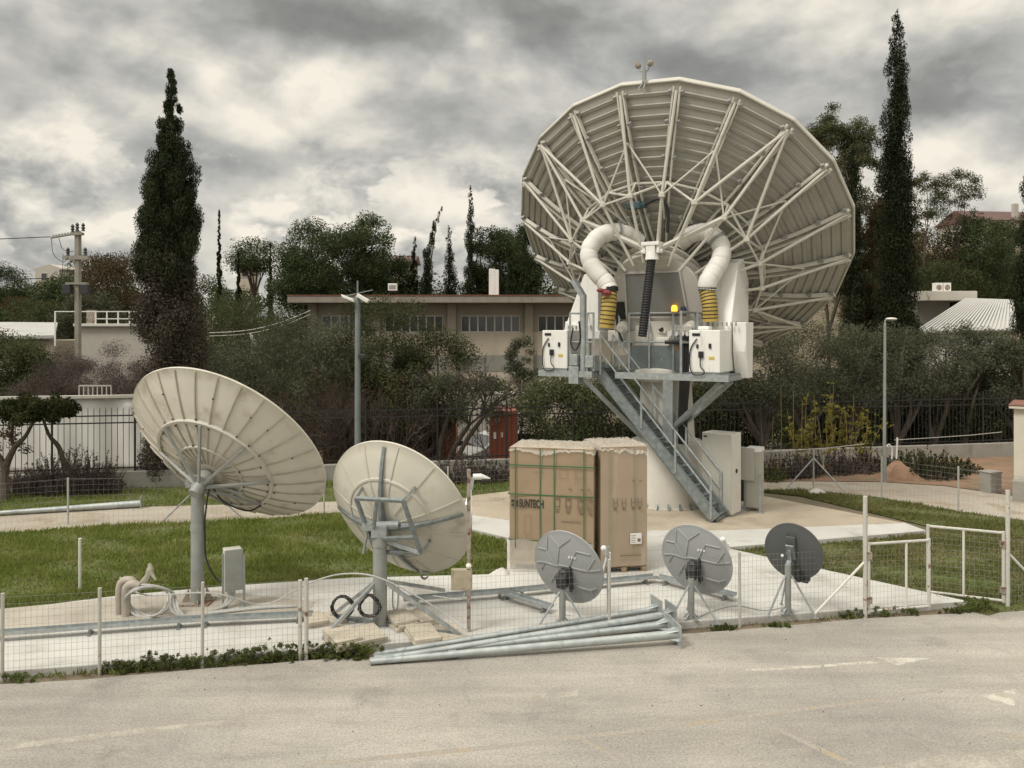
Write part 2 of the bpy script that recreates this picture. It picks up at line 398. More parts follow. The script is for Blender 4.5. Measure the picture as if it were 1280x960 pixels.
# heaped clouds with defined bright upper edges, low in the sky
c1 = noise(cl_, 6.5, 9, .56, 0., (8.2, .4, 6.1)).outputs['Fac']; c2 = noise(cl_, 6.5, 9, .56, 0., (8.2, .4, 6.1 + .05)).outputs['Fac']
def smooth(x, a, b, lo=0., hi=1.):
    n = nd('ShaderNodeMapRange', interpolation_type='SMOOTHSTEP'); L.new(x, n.inputs[0])
    for i, q in enumerate((a, b, lo, hi)): n.inputs[i + 1].default_value = q
    return n.outputs[0]
low = math_('MULTIPLY', smooth(sx.outputs[2], .30, .16), smooth(sx.outputs[2], .02, .08))
heap = math_('MULTIPLY', math_('MULTIPLY', smooth(c1, .47, .525), low), .75)
lit = math_('MULTIPLY_ADD', math_('SUBTRACT', c1, c2), 2.6, .60)
df = math_('SUBTRACT', lit, tot)
tot = math_('MULTIPLY_ADD', df, heap, tot)
cr = nd('ShaderNodeValToRGB'); L.new(tot, cr.inputs[0]); e = cr.color_ramp.elements
cols = [(.10, (.155, .153, .145)), (.32, (.222, .219, .206)), (.46, (.315, .312, .295)), (.57, (.41, .40, .365)), (.68, (.53, .505, .45)), (.84, (.70, .65, .56))]
e[0].position = cols[0][0]; e[0].color = (*cols[0][1], 1); e[1].position = cols[-1][0]; e[1].color = (*cols[-1][1], 1)
for p_, c_ in cols[1:-1]:
    q = e.new(p_); q.color = (*c_, 1)
# thin veil and blue gaps
sky = nd('ShaderNodeTexSky', sky_type='NISHITA'); sky.sun_disc = False; sky.sun_elevation = SUN_EL; sky.sun_rotation = SUN_AZ
bg1 = nd('ShaderNodeBackground'); bg1.inputs[1].default_value = .07; L.new(sky.outputs[0], bg1.inputs[0])
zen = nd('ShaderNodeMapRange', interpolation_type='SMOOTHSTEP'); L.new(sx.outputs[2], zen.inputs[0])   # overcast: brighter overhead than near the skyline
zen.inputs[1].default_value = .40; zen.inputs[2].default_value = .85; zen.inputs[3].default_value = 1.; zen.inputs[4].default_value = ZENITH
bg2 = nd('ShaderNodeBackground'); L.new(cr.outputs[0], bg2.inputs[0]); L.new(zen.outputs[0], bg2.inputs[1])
mxs = nd('ShaderNodeMixShader')
cov = noise(cl_, 4.2, 6, .5, 0., (11.3, 2.2, 0)).outputs['Fac']
cm = nd('ShaderNodeMapRange', interpolation_type='SMOOTHSTEP'); L.new(cov, cm.inputs[0]); cm.inputs[1].default_value = .34; cm.inputs[2].default_value = .46; cm.inputs[3].default_value = .95; cm.inputs[4].default_value = .97
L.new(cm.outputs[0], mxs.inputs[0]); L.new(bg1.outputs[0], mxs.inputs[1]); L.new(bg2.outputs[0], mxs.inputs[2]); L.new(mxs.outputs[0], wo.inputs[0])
sl = bpy.data.lights.new('sun', 'SUN'); so = bpy.data.objects.new('sun', sl); COL.objects.link(so)
sl.energy = SUN_E; sl.angle = rad(16); sl.color = (1, .95, .88)
sd = V((math.sin(SUN_AZ) * math.cos(SUN_EL), math.cos(SUN_AZ) * math.cos(SUN_EL), math.sin(SUN_EL)))
so.rotation_euler = (-sd).to_track_quat('-Z', 'Y').to_euler()

# ================================================================== ground
def hill(x, y):
    def ss(a, b, t):
        t = max(0., min(1., (t - a) / (b - a))); return t * t * (3 - 2 * t)
    h = ss(52, 120, y) * (6.5 + 9 * ss(5, 60, x))
    h += ss(40, 60, y) * ss(22, 40, x) * 2.0
    fy = 28.15 + .2055 * x
    h -= .75 * ss(fy + .5, fy + 2.2, y) * (1 - ss(40, 54, y))        # the ground drops behind the low wall
    return h - .02 + 4 * ss(140, 320, y)
def gmat(name, c1, c2, c3, s1, s2, bump=.3, bs=30., fine=.25, fs=60., rough=.9, f1=(.4, .62), f2=(.5, .68), cracks=0., streak=0.):
    m = bpy.data.materials.new(name); m.use_nodes = True; nt = m.node_tree; N = nt.nodes; L = nt.links; b = N['Principled BSDF']
    b.inputs['Roughness'].default_value = rough; b.inputs['Specular IOR Level'].default_value = .25
    ge = N.new('ShaderNodeNewGeometry')
    def no(s, d=7, r=.6):
        n = N.new('ShaderNodeTexNoise'); n.inputs['Scale'].default_value = s; n.inputs['Detail'].default_value = d; n.inputs['Roughness'].default_value = r
        L.new(ge.outputs['Position'], n.inputs['Vector']); return n.outputs['Fac']
    def mr(x, a, b2, c=0., d=1.):
        n = N.new('ShaderNodeMapRange'); n.inputs[1].default_value = a; n.inputs[2].default_value = b2; n.inputs[3].default_value = c; n.inputs[4].default_value = d; L.new(x, n.inputs[0]); return n.outputs[0]
    def mix(f, a, b2, mode='MIX'):
        n = N.new('ShaderNodeMix'); n.data_type = 'RGBA'; n.blend_type = mode
        if isinstance(f, float): n.inputs[0].default_value = f
        else: L.new(f, n.inputs[0])
        for i, x in ((6, a), (7, b2)):
            if isinstance(x, tuple): n.inputs[i].default_value = (*x, 1)
            else: L.new(x, n.inputs[i])
        return n.outputs[2]
    c = mix(mr(no(s1), *f1), c1, c2)
    c = mix(mr(no(s2, 8, .65), *f2), c, c3)
    if streak:                                      # wear along the driving direction
        mp = N.new('ShaderNodeMapping'); mp.inputs['Rotation'].default_value = (0, 0, -.19); mp.inputs['Scale'].default_value = (.13, .95, 1); L.new(ge.outputs['Position'], mp.inputs[0])
        ns = N.new('ShaderNodeTexNoise'); ns.inputs['Scale'].default_value = 1.6; ns.inputs['Detail'].default_value = 6; ns.inputs['Roughness'].default_value = .62; L.new(mp.outputs[0], ns.inputs['Vector'])
        vk = mr(ns.outputs['Fac'], .3, .7, 1 - streak, 1 + streak); ck = N.new('ShaderNodeCombineColor')
        for i in range(3): L.new(vk, ck.inputs[i])
        c = mix(1., c, ck.outputs[0], 'MULTIPLY')
        n5 = no(.9, 9, .7); vk = mr(n5, .60, .70, 1., .80); ck = N.new('ShaderNodeCombineColor')
        for i in range(3): L.new(vk, ck.inputs[i])
        c = mix(1., c, ck.outputs[0], 'MULTIPLY')
    g = N.new('ShaderNodeMix'); g.data_type = 'RGBA'; g.blend_type = 'MULTIPLY'; g.inputs[0].default_value = 1.
    L.new(c, g.inputs[6])
    f = no(fs, 3, .7); v = mr(f, .25, .75, 1 - fine, 1 + fine); cc = N.new('ShaderNodeCombineColor')
    for i in range(3): L.new(v, cc.inputs[i])
    L.new(cc.outputs[0], g.inputs[7]); out = g.outputs[2]
    if cracks:
        vo = N.new('ShaderNodeTexVoronoi'); vo.feature = 'DISTANCE_TO_EDGE'; vo.inputs['Scale'].default_value = cracks
        wn = N.new('ShaderNodeTexNoise'); wn.inputs['Scale'].default_value = 2.; wn.inputs['Detail'].default_value = 5
        L.new(ge.outputs['Position'], wn.inputs['Vector'])
        va = N.new('ShaderNodeVectorMath'); va.operation = 'MULTIPLY_ADD'; L.new(wn.outputs['Color'], va.inputs[0]); va.inputs[1].default_value = (.5, .5, 0); L.new(ge.outputs['Position'], va.inputs[2])
        L.new(va.outputs[0], vo.inputs['Vector'])
        k = mr(vo.outputs['Distance'], 0., .005, .91, 1.); ck = N.new('ShaderNodeCombineColor')
        for i in range(3): L.new(k, ck.inputs[i])
        out = mix(1., out, ck.outputs[0], 'MULTIPLY')
    L.new(out, b.inputs['Base Color'])
    bp = N.new('ShaderNodeBump'); bp.inputs['Strength'].default_value = bump; bp.inputs['Distance'].default_value = .02
    L.new(no(bs, 5, .7), bp.inputs['Height']); L.new(bp.outputs[0], b.inputs['Normal'])
    return m
def struct(name, mb, m, smooth=False):
    return mb.build(name, m, kind='structure', smooth=smooth)

G_earth = gmat('dry_earth', (.13, .105, .075), (.19, .15, .105), (.10, .10, .05), .25, .6)
G_road = gmat('worn_asphalt', (.35, .325, .28), (.28, .262, .232), (.225, .212, .194), .30, .75, bump=.35, bs=55, fine=.34, fs=34., f1=(.36, .62), f2=(.54, .74), cracks=.16, streak=.20)
G_slab = gmat('pale_concrete', (.53, .52, .485), (.47, .46, .425), (.37, .35, .31), .35, .9, bump=.12, bs=30, fine=.08, fs=50., f2=(.50, .74), streak=.06)
G_tan = gmat('tan_concrete', (.43, .37, .285), (.38, .325, .25), (.305, .255, .19), .35, .9, bump=.12, bs=30, fine=.07, fs=50.)
G_stain = gmat('stained_older_concrete', (.43, .395, .335), (.385, .35, .295), (.30, .27, .22), .35, .9, bump=.12, bs=30, fine=.08, fs=50., f2=(.46, .72))
G_path = gmat('pale_gravel', (.38, .34, .28), (.33, .29, .235), (.27, .215, .155), .3, 1.1, bump=.5, bs=40, fine=.2, fs=25.)
G_lawn = gmat('lawn_soil', (.075, .095, .026), (.11, .12, .045), (.13, .115, .065), .35, .9, bump=.6, bs=30, fine=.35, fs=30.)
G_red = gmat('red_soil', (.25, .155, .10), (.19, .125, .085), (.13, .12, .06), .5, 1.2, bump=.6, bs=25, fine=.25, fs=20.)

xs = sorted(set([-1500, -800, -400, -250] + list(range(-180, -30, 6)) + list(range(-30, 40, 2)) + list(range(40, 181, 6)) + [250, 400, 800, 1500]))
ys = sorted(set([-60, -20] + list(range(0, 26, 5)) + list(range(26, 60, 1)) + list(range(60, 200, 5)) + [220, 260, 300, 360, 500, 900, 1800, 3500]))
g = MB(); vs = [(x, y, hill(x, y)) for y in ys for x in xs]; nx = len(xs)
g.add(vs, [(j * nx + i, j * nx + i + 1, (j + 1) * nx + i + 1, (j + 1) * nx + i) for j in range(len(ys) - 1) for i in range(nx - 1)])
struct('ground', g, G_earth, True)

FA, FB = V((-7.05, 11.5, 0)), V((6.27, 14.05, 0))     # the front fence line: it bounds road and yard
fdir = (FB - FA).normalized()
def fl(x, dy=0., z=0.): return V((x, FA.y + (x - FA.x) * fdir.y / fdir.x + dy, z))
struct('road', MB().sheet([(-40, -15, 0), (40, -15, 0), (40, fl(40).y - .1, 0)] + [tuple(fl(x, -.12 + .05 * math.sin(x * 1.3))) for x in np.linspace(20, -40, 40)], .004), G_road)
def slab(name, poly, z0, z1, m, bev=.012):
    o = MB().prism([(p[0], p[1]) for p in poly], z0, z1).build(name, m, kind='structure', bevel=bev); return o
# concrete yard slab behind the fence
p_ = [fl(-40, .12), fl(-7, .12), fl(0, .12), fl(6.0, .12), fl(8.3, .14)]
p_ += [at(905, 684, .1), at(800, 680, .1), at(634, 671, .1), at(634, 717, .1), at(560, 719, .1), at(440, 722, .1), at(285, 732, .1), at(150, 744, .1), at(-40, 768, .1), V((-40, 9.5, 0))]
slab('concrete_slab', p_, -.1, .1, G_slab)
# pedestal pad: tan field with a white front strip
slab('pedestal_pad', [at(590, 643, .13), at(640, 650, .13), at(800, 662, .13), at(905, 662, .13), at(1128, 653, .13), at(945, 618, .13), at(700, 606, .13), at(585, 620, .13)], -.1, .13, G_tan)
slab('white_concrete_strip', [at(590, 661, .115), at(640, 673, .115), at(800, 688, .115), at(905, 684, .115), at(1158, 663, .115), at(1130, 653, .115), at(905, 661, .115), at(800, 661, .115), at(640, 649, .115), at(590, 642, .115)], -.1, .115, G_slab)
# older tan apron round the largest of the yard dishes
struct('stained_concrete_patch', MB().sheet([at(-30, 764, .1), at(140, 748, .1), at(270, 738, .1), at(395, 752, .1), at(385, 768, .1), at(190, 780, .1), at(-40, 800, .1)], .1012), G_stain)
# gravel path behind the lawn
lo = [(-260, 690), (0, 669), (80, 661), (200, 655), (320, 650), (420, 641), (560, 637), (700, 630), (940, 614), (1000, 612), (1100, 622), (1200, 640), (1290, 652), (1500, 690)]
hi = [(1500, 640), (1280, 622), (1180, 608), (1100, 603), (1000, 602), (860, 606), (600, 622), (400, 628), (180, 634), (0, 645), (-260, 662)]
struct('gravel_path', MB().sheet([at(*p) for p in lo + hi], .010), G_path)
lawnL = [at(-60, 776), at(150, 752), at(285, 738), at(440, 728), at(560, 725), at(632, 717), at(632, 674), at(588, 662), at(584, 640), at(560, 637), at(420, 641), at(320, 650), at(200, 655), at(80, 661), at(-60, 674)]
lawnR = [at(905, 690), at(1235, 770), at(1250, 766), at(1420, 752), at(1420, 670), at(1290, 652), at(1200, 640), at(1100, 622), at(1000, 612), at(942, 614), at(1000, 620), at(1160, 658), at(1158, 668)]
stripB = [at(-200, 657), at(0, 646), at(180, 634), at(400, 628), at(600, 622), at(860, 606), at(860, 592), at(640, 594), at(400, 601), at(0, 616), at(-200, 625)]
struct('lawn', MB().sheet(lawnL, .006).sheet(lawnR, .006).sheet(stripB, .006), G_lawn)
struct('red_soil', MB().sheet([at(900, 605), at(1000, 601), at(1100, 602), at(1180, 607), at(1280, 621), at(1500, 640), at(1500, 560), at(900, 585)], .003), G_red)

# painted road markings
G_wht = gmat('worn_white_paint', (.50, .475, .41), (.43, .40, .34), (.33, .305, .255), 1.5, 3., bump=.2, fine=.3, fs=30., f2=(.44, .58))
G_faint = gmat('faint_white_paint', (.385, .36, .30), (.36, .335, .28), (.30, .275, .235), 1.5, 3., bump=.2, fine=.3, fs=30., f2=(.40, .56))
G_org = gmat('worn_orange_paint', (.345, .28, .19), (.33, .285, .215), (.305, .28, .24), 1.2, 2.2, bump=.2, fine=.3, fs=30., f2=(.38, .52))
def mark(name, polys, m):
    b = MB()
    for p in polys: b.sheet([at(*q) for q in p], .0048)
    struct(name, b, m)
def strip(x0, y0, x1, y1, h): return [(x0, y0 + h), (x1, y1 + h), (x1, y1 - h), (x0, y0 - h)]
mark('white_arrow_marking', [strip(932, 838.5, 1026, 833, 1.6), strip(1030, 832.5, 1105, 827, 1.6), [(1092, 822), (1163, 823), (1122, 832)]], G_wht)
mark('white_triangle_marking', [[(1224, 871), (1270, 861), (1268, 883)]], G_wht)
mark('white_dash_marking', [strip(666, 873, 686, 870, 3), strip(697, 870, 722, 866, 3), strip(698, 832.5, 722, 829.5, 1.0)], G_faint)
mark('worn_white_line', [strip(-20, 938, 190, 912, 3.2), strip(190, 912, 330, 898, 2.2)], G_faint)
mark('orange_line_marking', [strip(380, 957, 640, 932, 3), strip(640, 932, 800, 913, 2.6), strip(800, 913, 1060, 880, 2.3), strip(1060, 880, 1175, 862, 1.6), [(725, 926), (733, 925), (790, 957), (780, 957)], [(958, 908), (966, 907), (1075, 957), (1060, 957)], strip(1230, 915, 1300, 926, 3)], G_org)
mark('pale_concrete_kerb_strip', [[(1088, 960), (1182, 943), (1300, 936), (1300, 965), (1088, 965)]], G_faint)
# ================================================================== the large steerable antenna
PC = V((4.42, 22.9, .13))
ant = thing('dish_antenna', 'huge cream steerable dish antenna on white pedestal with stairs and service platform', 'antenna', PC)
AZ = rad(32); U = V((math.cos(AZ), -math.sin(AZ), 0)); B = V((-math.sin(AZ), -math.cos(AZ), 0)); Z = V((0, 0, 1))
def L3(u, b, z): return V((PC.x, PC.y, 0)) + U * u + B * b + Z * z
UBZ = (U, B, Z)
def ubox(mb, u0, u1, b0, b1, z0, z1):
    return mb.box(L3((u0 + u1) / 2, (b0 + b1) / 2, (z0 + z1) / 2), (abs(u1 - u0), abs(b1 - b0), abs(z1 - z0)), UBZ)
# --- reflector, fitted from the outline of its twenty-sided rim
daz, del_ = rad(28.26), rad(43.54); DR, DF = 4.93, 3.55
DA = V((math.sin(daz) * math.cos(del_), math.cos(daz) * math.cos(del_), math.sin(del_)))
VX = V((4.934, 24, 7.97)) - DA * (DR * DR / 4 / DF)
DFm = dish_frame(VX, daz, del_)
ph = rad(149.64)
def rim_t(k): return ph - k * 2 * math.pi / 20
def para(rho): return -rho * rho / 4 / DF
def dp(rho, k, dz=0., off=0.):
    t = rim_t(k); return DFm @ V((rho * math.cos(t) - off * math.sin(t), rho * math.sin(t) + off * math.cos(t), para(rho) + dz))
back = (DFm.to_3x3() @ V((0, 0, 1))).normalized()
for k in range(20):
    mb = MB(); rr = [.75, 1.4, 2.1, 2.8, 3.5, 4.2, DR]
    vs = []
    for r_ in rr:
        for d_ in (0, -.035):
            vs += [dp(r_, k, d_), dp(r_, k + 1, d_)]
    fs = []
    for i in range(len(rr) - 1):
        a = i * 4; fs += [(a, a + 1, a + 5, a + 4), (a + 2, a + 6, a + 7, a + 3), (a, a + 4, a + 6, a + 2), (a + 1, a + 3, a + 7, a + 5)]
    fs += [(0, 2, 3, 1), (len(vs) - 4, len(vs) - 3, len(vs) - 1, len(vs) - 2)]
    mb.add(vs, fs)
    n = 15
    for i in range(n):                                   # pressed stiffening channels across the panel
        r_ = 1.35 + (DR - .22 - 1.35) * i / (n - 1)
        mb.bar(dp(r_, k + .02, .03), dp(r_, k + .98, .03), .09, .065, back)
    mb.build('reflector_panel', M['panel'], ant)
rimb = MB()
for k in range(20):
    a, b = dp(DR + .03, k, -.02), dp(DR + .03, k + 1, -.02); d_ = (b - a).normalized() * .035
    rimb.bar(a - d_, b + d_, .06, .18, back)
rimb.build('rim', M['cream'], ant, bevel=.035)
RN, NZ = 2.75, .78
HUBR = 1.05
nodes = [dp(RN, k, NZ) for k in range(20)]
for k in range(20):
    rb = MB()
    for off in (-.085, .085):
        prev = None
        for i in range(8):
            r_ = .95 + (DR - .05 - .95) * i / 7; p = dp(r_, k, .16, off)
            if prev is not None: rb.bar(prev, p, .045, .12, back)
            prev = p
    rb.second(M['greypole'])
    for r_ in (DR - .15, 4.15, 3.35, 2.62, 1.9):
        for off in (-.15, .15):
            rb.box(dp(r_, k, .19, off), (.10, .10, .10), (back, back.orthogonal().normalized(), back.cross(back.orthogonal().normalized())))
    rb.build('rib', M['truss'], ant)
    st = MB(); N0 = nodes[k]
    st.tube(dp(DR - .12, k, .2), N0, .042, n=8)                       # rim to node
    st.tube(N0, dp(HUBR, k, 1.05), .042, n=8)                         # node to hub
    st.tube(N0, dp(RN, k, .15), .028, n=6)                            # post
    if k % 2: 
        for j in (-1, 1): st.tube(N0, dp(RN, k + j, .2), .034, n=6)
    else:
        st.tube(N0, dp(1.75, k, .15), .028, n=6)
        for j in (-1, 1): st.tube(N0, dp(3.75, k + j, .2), .024, n=6)
    st.ball(N0, .10, 6)
    if k in (1, 6, 11, 16):
        for j in (-1, 1): st.tube(dp(DR - .12, k, .2), nodes[(k + j) % 20], .044, n=8)
    st.tube(dp(RN, k, .2), dp(RN, k + 1, .2), .036, n=6)
    if k not in (3, 4, 5): st.tube(N0, nodes[(k + 1) % 20], .028, n=6)
    st.build('truss_strut', M['truss'], ant, smooth=True)
cb = MB()
for k1 in (1, 6): cb.bar(nodes[k1], dp(HUBR + .28, 3.7, 1.0), .12, .12, back)
cb.build('cross_beam', M['truss'], ant, bevel=.02)
# hub behind the vertex
hb = MB().lathe([(.95, -.1), (1.0, .2), (1.12, .45), (1.22, .7), (1.22, .88), (1.05, .90)], 40, DFm)
hb.build('hub', M['cream'], ant, smooth=True)
# ring of bolt flange
fl_ = MB().lathe([(1.0, .40), (1.26, .40), (1.26, .47), (1.0, .47)], 40, DFm, close=False); fl_.build('hub_flange', M['cream'], ant, smooth=True)
# beacon and wind sensor on the top rim
sm = MB(); p0 = dp(DR, 3.42, .05)
sm.tube(p0, p0 + Z * .34, .06, n=8); sm.path([p0 + Z * .34 + U * -.16 + Z * .12, p0 + Z * .32 - U * .1, p0 + Z * .30, p0 + Z * .32 + U * .1, p0 + Z * .34 + U * .16 + Z * .12], .025, 6)
sm.tube(p0 + Z * .3, p0 + Z * .68, .012, n=5); sm.path(smooth_path([p0 + Z * .02 - U * .02, p0 + Z * -.18 + B * .15 - U * .1, p0 - Z * .22 + B * .2 + U * .05, p0 + Z * .1 + U * .05]), .018, 5)
sm.build('sensor_mast', M['greypole'], ant)
for s in (-1, 1): 
    MB().ball(p0 + U * .17 * s + Z * .48, .085, 10).build('obstruction_lamp', M['rust'], ant, smooth=True)
# teal motor and cable loop behind the reflector
mt = MB(); pq = on_plane(793, 257, DFm, -.1); pm = DFm @ V((pq[0], pq[1], -.1))
mt.box(pm, (.42, .2, .2), (U, B, Z)).tube(pm + U * .2, pm + U * .34, .1, n=10)
mt.build('motor', mat('teal_motor_paint', (.045, .09, .10), .5), ant, bevel=.03)
MB().path(smooth_path([pm + U * .3, pm + U * .7 + Z * .12, pm + U * .95 - Z * .15, pm + U * .95 - Z * .8]), .045, 8).build('motor_cable', M['black'], ant, smooth=True)

# --- elevation housing: an arched grey box with a dark hatch, in front of the hub
haz, hel = rad(30), rad(16)
HF = dish_frame(V((3.93, 22.03, 5.95)), haz, hel)
arch = [(1.32, -.95), (1.32, .0)] + [(1.32 * math.cos(t), .05 + 1.16 * math.sin(t)) for t in np.linspace(.1, math.pi - .1, 22)] + [(-1.32, 0), (-1.32, -.95)]
MB().prism(arch, -.85, 0, HF).build('elevation_housing', M['hubgrey'], ant, bevel=.03)
tr = [(-.86, -.55), (.90, -.55), (.78, .72), (-.80, .72)]
MB().prism(tr, .004, .03, HF).build('hatch', M['darkgrey'], ant, bevel=.008)
hf = MB()
for i in range(4):
    a, b = V((*tr[i], .03)), V((*tr[(i + 1) % 4], .03)); hf.bar(HF @ a, HF @ b, .05, .05, HF.to_3x3() @ V((0, 0, 1)))
hf.build('hatch_frame', M['hubgrey'], ant)
MB().box(HF @ V((-1.08, -.35, .03)), (.34, .5, .06), tuple(HF.to_3x3().col[i] for i in range(3))).build('vent', M['black'], ant)
for s in (-1, 1):                                         # small bearings either side of the hatch
    c = HF @ V((s * .98, -.82, .1)); MB().lathe([(.0, -.12), (.17, -.12), (.17, .1), (.09, .12), (.09, .2), (0, .2)], 14, Matrix.Translation(c) @ HF.to_3x3().to_4x4()).build('bearing', M['offwhite'], ant, smooth=True)
# jack screw with black bellows
j0, j1 = pt(815, 318, 21.35), pt(803, 420, 20.95)
pts = []; rs = []
nn = 64
for i in range(nn + 1):
    pts.append(j0.lerp(j1, i / nn)); rs.append(.105 if i % 2 else .125)
MB().path(pts, rs, 12).build('bellows', M['black'], ant)
jh = MB(); jh.box(j0 + Z * .28 - B * .1, (.50, .5, .1), UBZ).box(j0 + Z * .1, (.26, .26, .34), UBZ).tube(j0 - Z * .15, j0 + Z * .05, .19, .15, 14)
for s in (-1, 1): jh.box(j0 + U * s * .2 + Z * .14, (.08, .2, .22), UBZ).tube(j0 + U * s * .12 + Z * .08, j0 + U * s * .3 + Z * .08, .06, n=8)
jh.build('jack_head', M['white'], ant, bevel=.012)
# --- white yoke arms
for s in (-1, 1):
    f = Matrix.Identity(4)
    for i in range(3): f[i][0] = U[i]; f[i][1] = Z[i]; f[i][2] = B[i]; f[i][3] = L3(0, 0, 0)[i]
    if s < 0:
        poly = [(-2.86, 4.95), (-1.70, 4.95), (-1.70, 6.50), (-1.84, 6.78), (-2.16, 6.66)]
        MB().prism(poly, .25, .95, f).build('yoke_arm', M['white'], ant, bevel=.02)
        cap = MB().prism([(-2.80, 4.80), (-1.62, 4.80), (-1.62, 5.02), (-2.74, 5.32)], .2, 1.0, f)
        cap.build('yoke_foot', M['white'], ant, bevel=.015)
    else:
        f2 = Matrix.Identity(4)
        for i in range(3): f2[i][0] = B[i]; f2[i][1] = Z[i]; f2[i][2] = U[i]; f2[i][3] = L3(0, 0, 0)[i]
        poly = [(1.15, 4.0), (1.2, 5.1), (.55, 6.85), (.0, 7.0), (-.45, 6.4), (-.45, 5.0), (-.1, 3.75)]
        MB().prism(poly, 1.62, 2.22, f2).build('yoke_arm', M['white'], ant, bevel=.03)
        ft = MB().prism([(.55, 3.80), (.95, 3.80), (1.15, 4.5), (1.15, 5.25), (.45, 5.25)], 2.25, 2.60, f2); ft.build('yoke_foot', M['white'], ant, bevel=.02)
    bl = MB()
    for i in range(7): bl.box(L3(s * (2.62 - .12 * i) - (.0 if s < 0 else .25), 1.27 if s > 0 else 1.02, 5.14 if s < 0 else 5.20), (.035, .05, .10), UBZ)
    bl.build('bolt_row', M['greypole'], ant)
# --- air ducts: white elbows from the hub, ribbed yellow hose below
def ribbed(pts, r, seg):
    q = smooth_path(pts, 8); out = [r]; d = 0.
    for a, b in zip(q, q[1:]):
        d += (b - a).length; out.append(r * (1 - .07 * (1 if (d / seg) % 1 < .16 else 0)))
    return q, out
for s, wp, yp in ((-1, [(800, 303, 22.3), (786, 294, 22.2), (768, 290, 22.1), (750, 295, 22.), (738, 309, 21.9), (737, 325, 21.8), (746, 341, 21.7), (757, 353, 21.6), (762, 363, 21.5)], [(762, 362, 21.5), (761, 384, 21.4), (758, 410, 21.4)]),
                  (1, [(850, 304, 21.9), (862, 294, 21.7), (878, 290, 21.5), (893, 296, 21.3), (902, 310, 21.2), (900, 326, 21.1), (892, 340, 21.), (885, 352, 20.9), (884, 362, 20.9)], [(883, 361, 20.9), (887, 380, 20.8), (888, 402, 20.8)])):
    q, rr = ribbed([pt(*p) for p in wp], .245, .30)
    MB().path(q, rr, 18).build('white_duct', M['ductwhite'], ant, smooth=True)
    q2 = smooth_path([pt(*p) for p in yp], 10)
    MB().path(q2, .20, 14).build('yellow_hose', M['yellow'], ant, smooth=True)
    rg = MB()
    for i in range(0, len(q2) - 1, 2):
        t = (q2[i + 1] - q2[i]).normalized(); rg.tube(q2[i] - t * .012, q2[i] + t * .012, .207, n=14)
    rg.tube(q[-1] - Z * .02, q[-1] + Z * .09, .235, n=18)
    rg.build('hose_ring', M['black'], ant)
    bk = MB(); i = 14 if s < 0 else 26
    t = (q[i + 1] - q[i]).normalized(); bk.tube(q[i] - t * .04, q[i] + t * .04, .26, n=18)
    bk.build('duct_clamp', M['greypole'], ant)
MB().ball(pt(758, 366, 21.2), .12, 8, (1.2, .8, .7)).ball(pt(751, 363, 21.2), .10, 8, (1.2, .8, .6)).build('red_cloth', M['red'], ant)
# --- pedestal
ped = MB(); fr = Matrix.Translation(V((PC.x, PC.y, 0)))
ped.lathe([(1.10, .13), (1.10, .16), (1.06, .16), (1.02, 1.86), (.98, 1.93), (.80, 1.95), (.72, 3.3), (.72, 3.62)], 48, fr)
ped.build('pedestal', M['offwhite'], ant, smooth=True)
an = MB()
for i in range(22):
    a = 2 * math.pi * i / 22; c = V((PC.x + 1.10 * math.cos(a), PC.y + 1.10 * math.sin(a), .2)); r_ = V((math.cos(a), math.sin(a), 0)); t = V((-math.sin(a), math.cos(a), 0))
    an.prism([(-.0, 0), (.09, 0), (.0, .16)], -.025, .025, Matrix(((r_.x, 0, t.x, c.x), (r_.y, 0, t.y, c.y), (0, 1, 0, c.z - .06), (0, 0, 0, 1))))
an.build('anchor_gusset', M['galvdark'], ant)
MB().lathe([(.95, 3.62), (1.05, 3.7), (1.05, 3.95), (.9, 4.0), (.8, 4.9), (.95, 5.3)], 32, fr).build('azimuth_turntable', M['offwhite'], ant, smooth=True)
ub = MB(); ubox(ub, -1.5, 1.5, -.6, .75, 4.72, 5.05); ubox(ub, -1.25, 1.25, -.6, .6, 5.05, 5.6); ub.build('yoke_base', M['offwhite'], ant, bevel=.03)
sc_ = MB(); ubox(sc_, .32, .60, .84, 1.10, 2.0, 3.85); sc_.build('steel_column', M['galv'], ant)
bc = MB()
for i in range(5): bc.path(smooth_path([L3(.78 + .07 * i, .9, 4.9), L3(.80 + .06 * i, 1.0, 3.9), L3(.74 + .05 * i, .95, 2.9), L3(.70 + .05 * i, .85, 1.95)]), .035, 6)
bc.build('cable_bundle', M['black'], ant)
# --- service platform
PZ = 3.93
pf = MB()
ubox(pf, -2.95, -1.30, .7, 2.1, PZ - .04, PZ); ubox(pf, 1.05, 2.40, .75, 2.1, PZ - .04, PZ); ubox(pf, -1.3, 1.05, .5, .86, PZ - .04, PZ)
ubox(pf, -1.3, 2.4, -.7, .5, PZ - .04, PZ)
pf.build('platform_deck', M['galvdark'], ant)
pb = MB()
for u0, u1, b in ((-2.98, -1.3, 2.12), (-.62, 2.44, 2.10), (-1.3, 2.4, .80), (-2.98, -1.3, .75)): ubox(pb, u0, u1, b - .05, b + .05, PZ - .17, PZ - .005)
for u, b0, b1 in ((-2.95, .7, 2.07), (-1.36, .8, 2.07), (1.1, .8, 2.05), (2.38, .7, 2.05), (-.6, .85, 2.05)): ubox(pb, u - .04, u + .04, b0, b1, PZ - .165, PZ - .045)
pb.build('platform_beam', M['galv'], ant)
br = MB()
br.bar(L3(-1.75, 1.85, PZ - .2), L3(-.45, .75, 2.05), .12, .12); br.bar(L3(2.2, 1.9, PZ - .2), L3(.5, .9, 2.35), .12, .12); br.bar(L3(2.2, 1.1, PZ - .2), L3(.6, .6, 2.35), .12, .12)
br.build('platform_brace', M['galv'], ant)
bxs = MB()                                                # clamp boxes at the head of the stairs
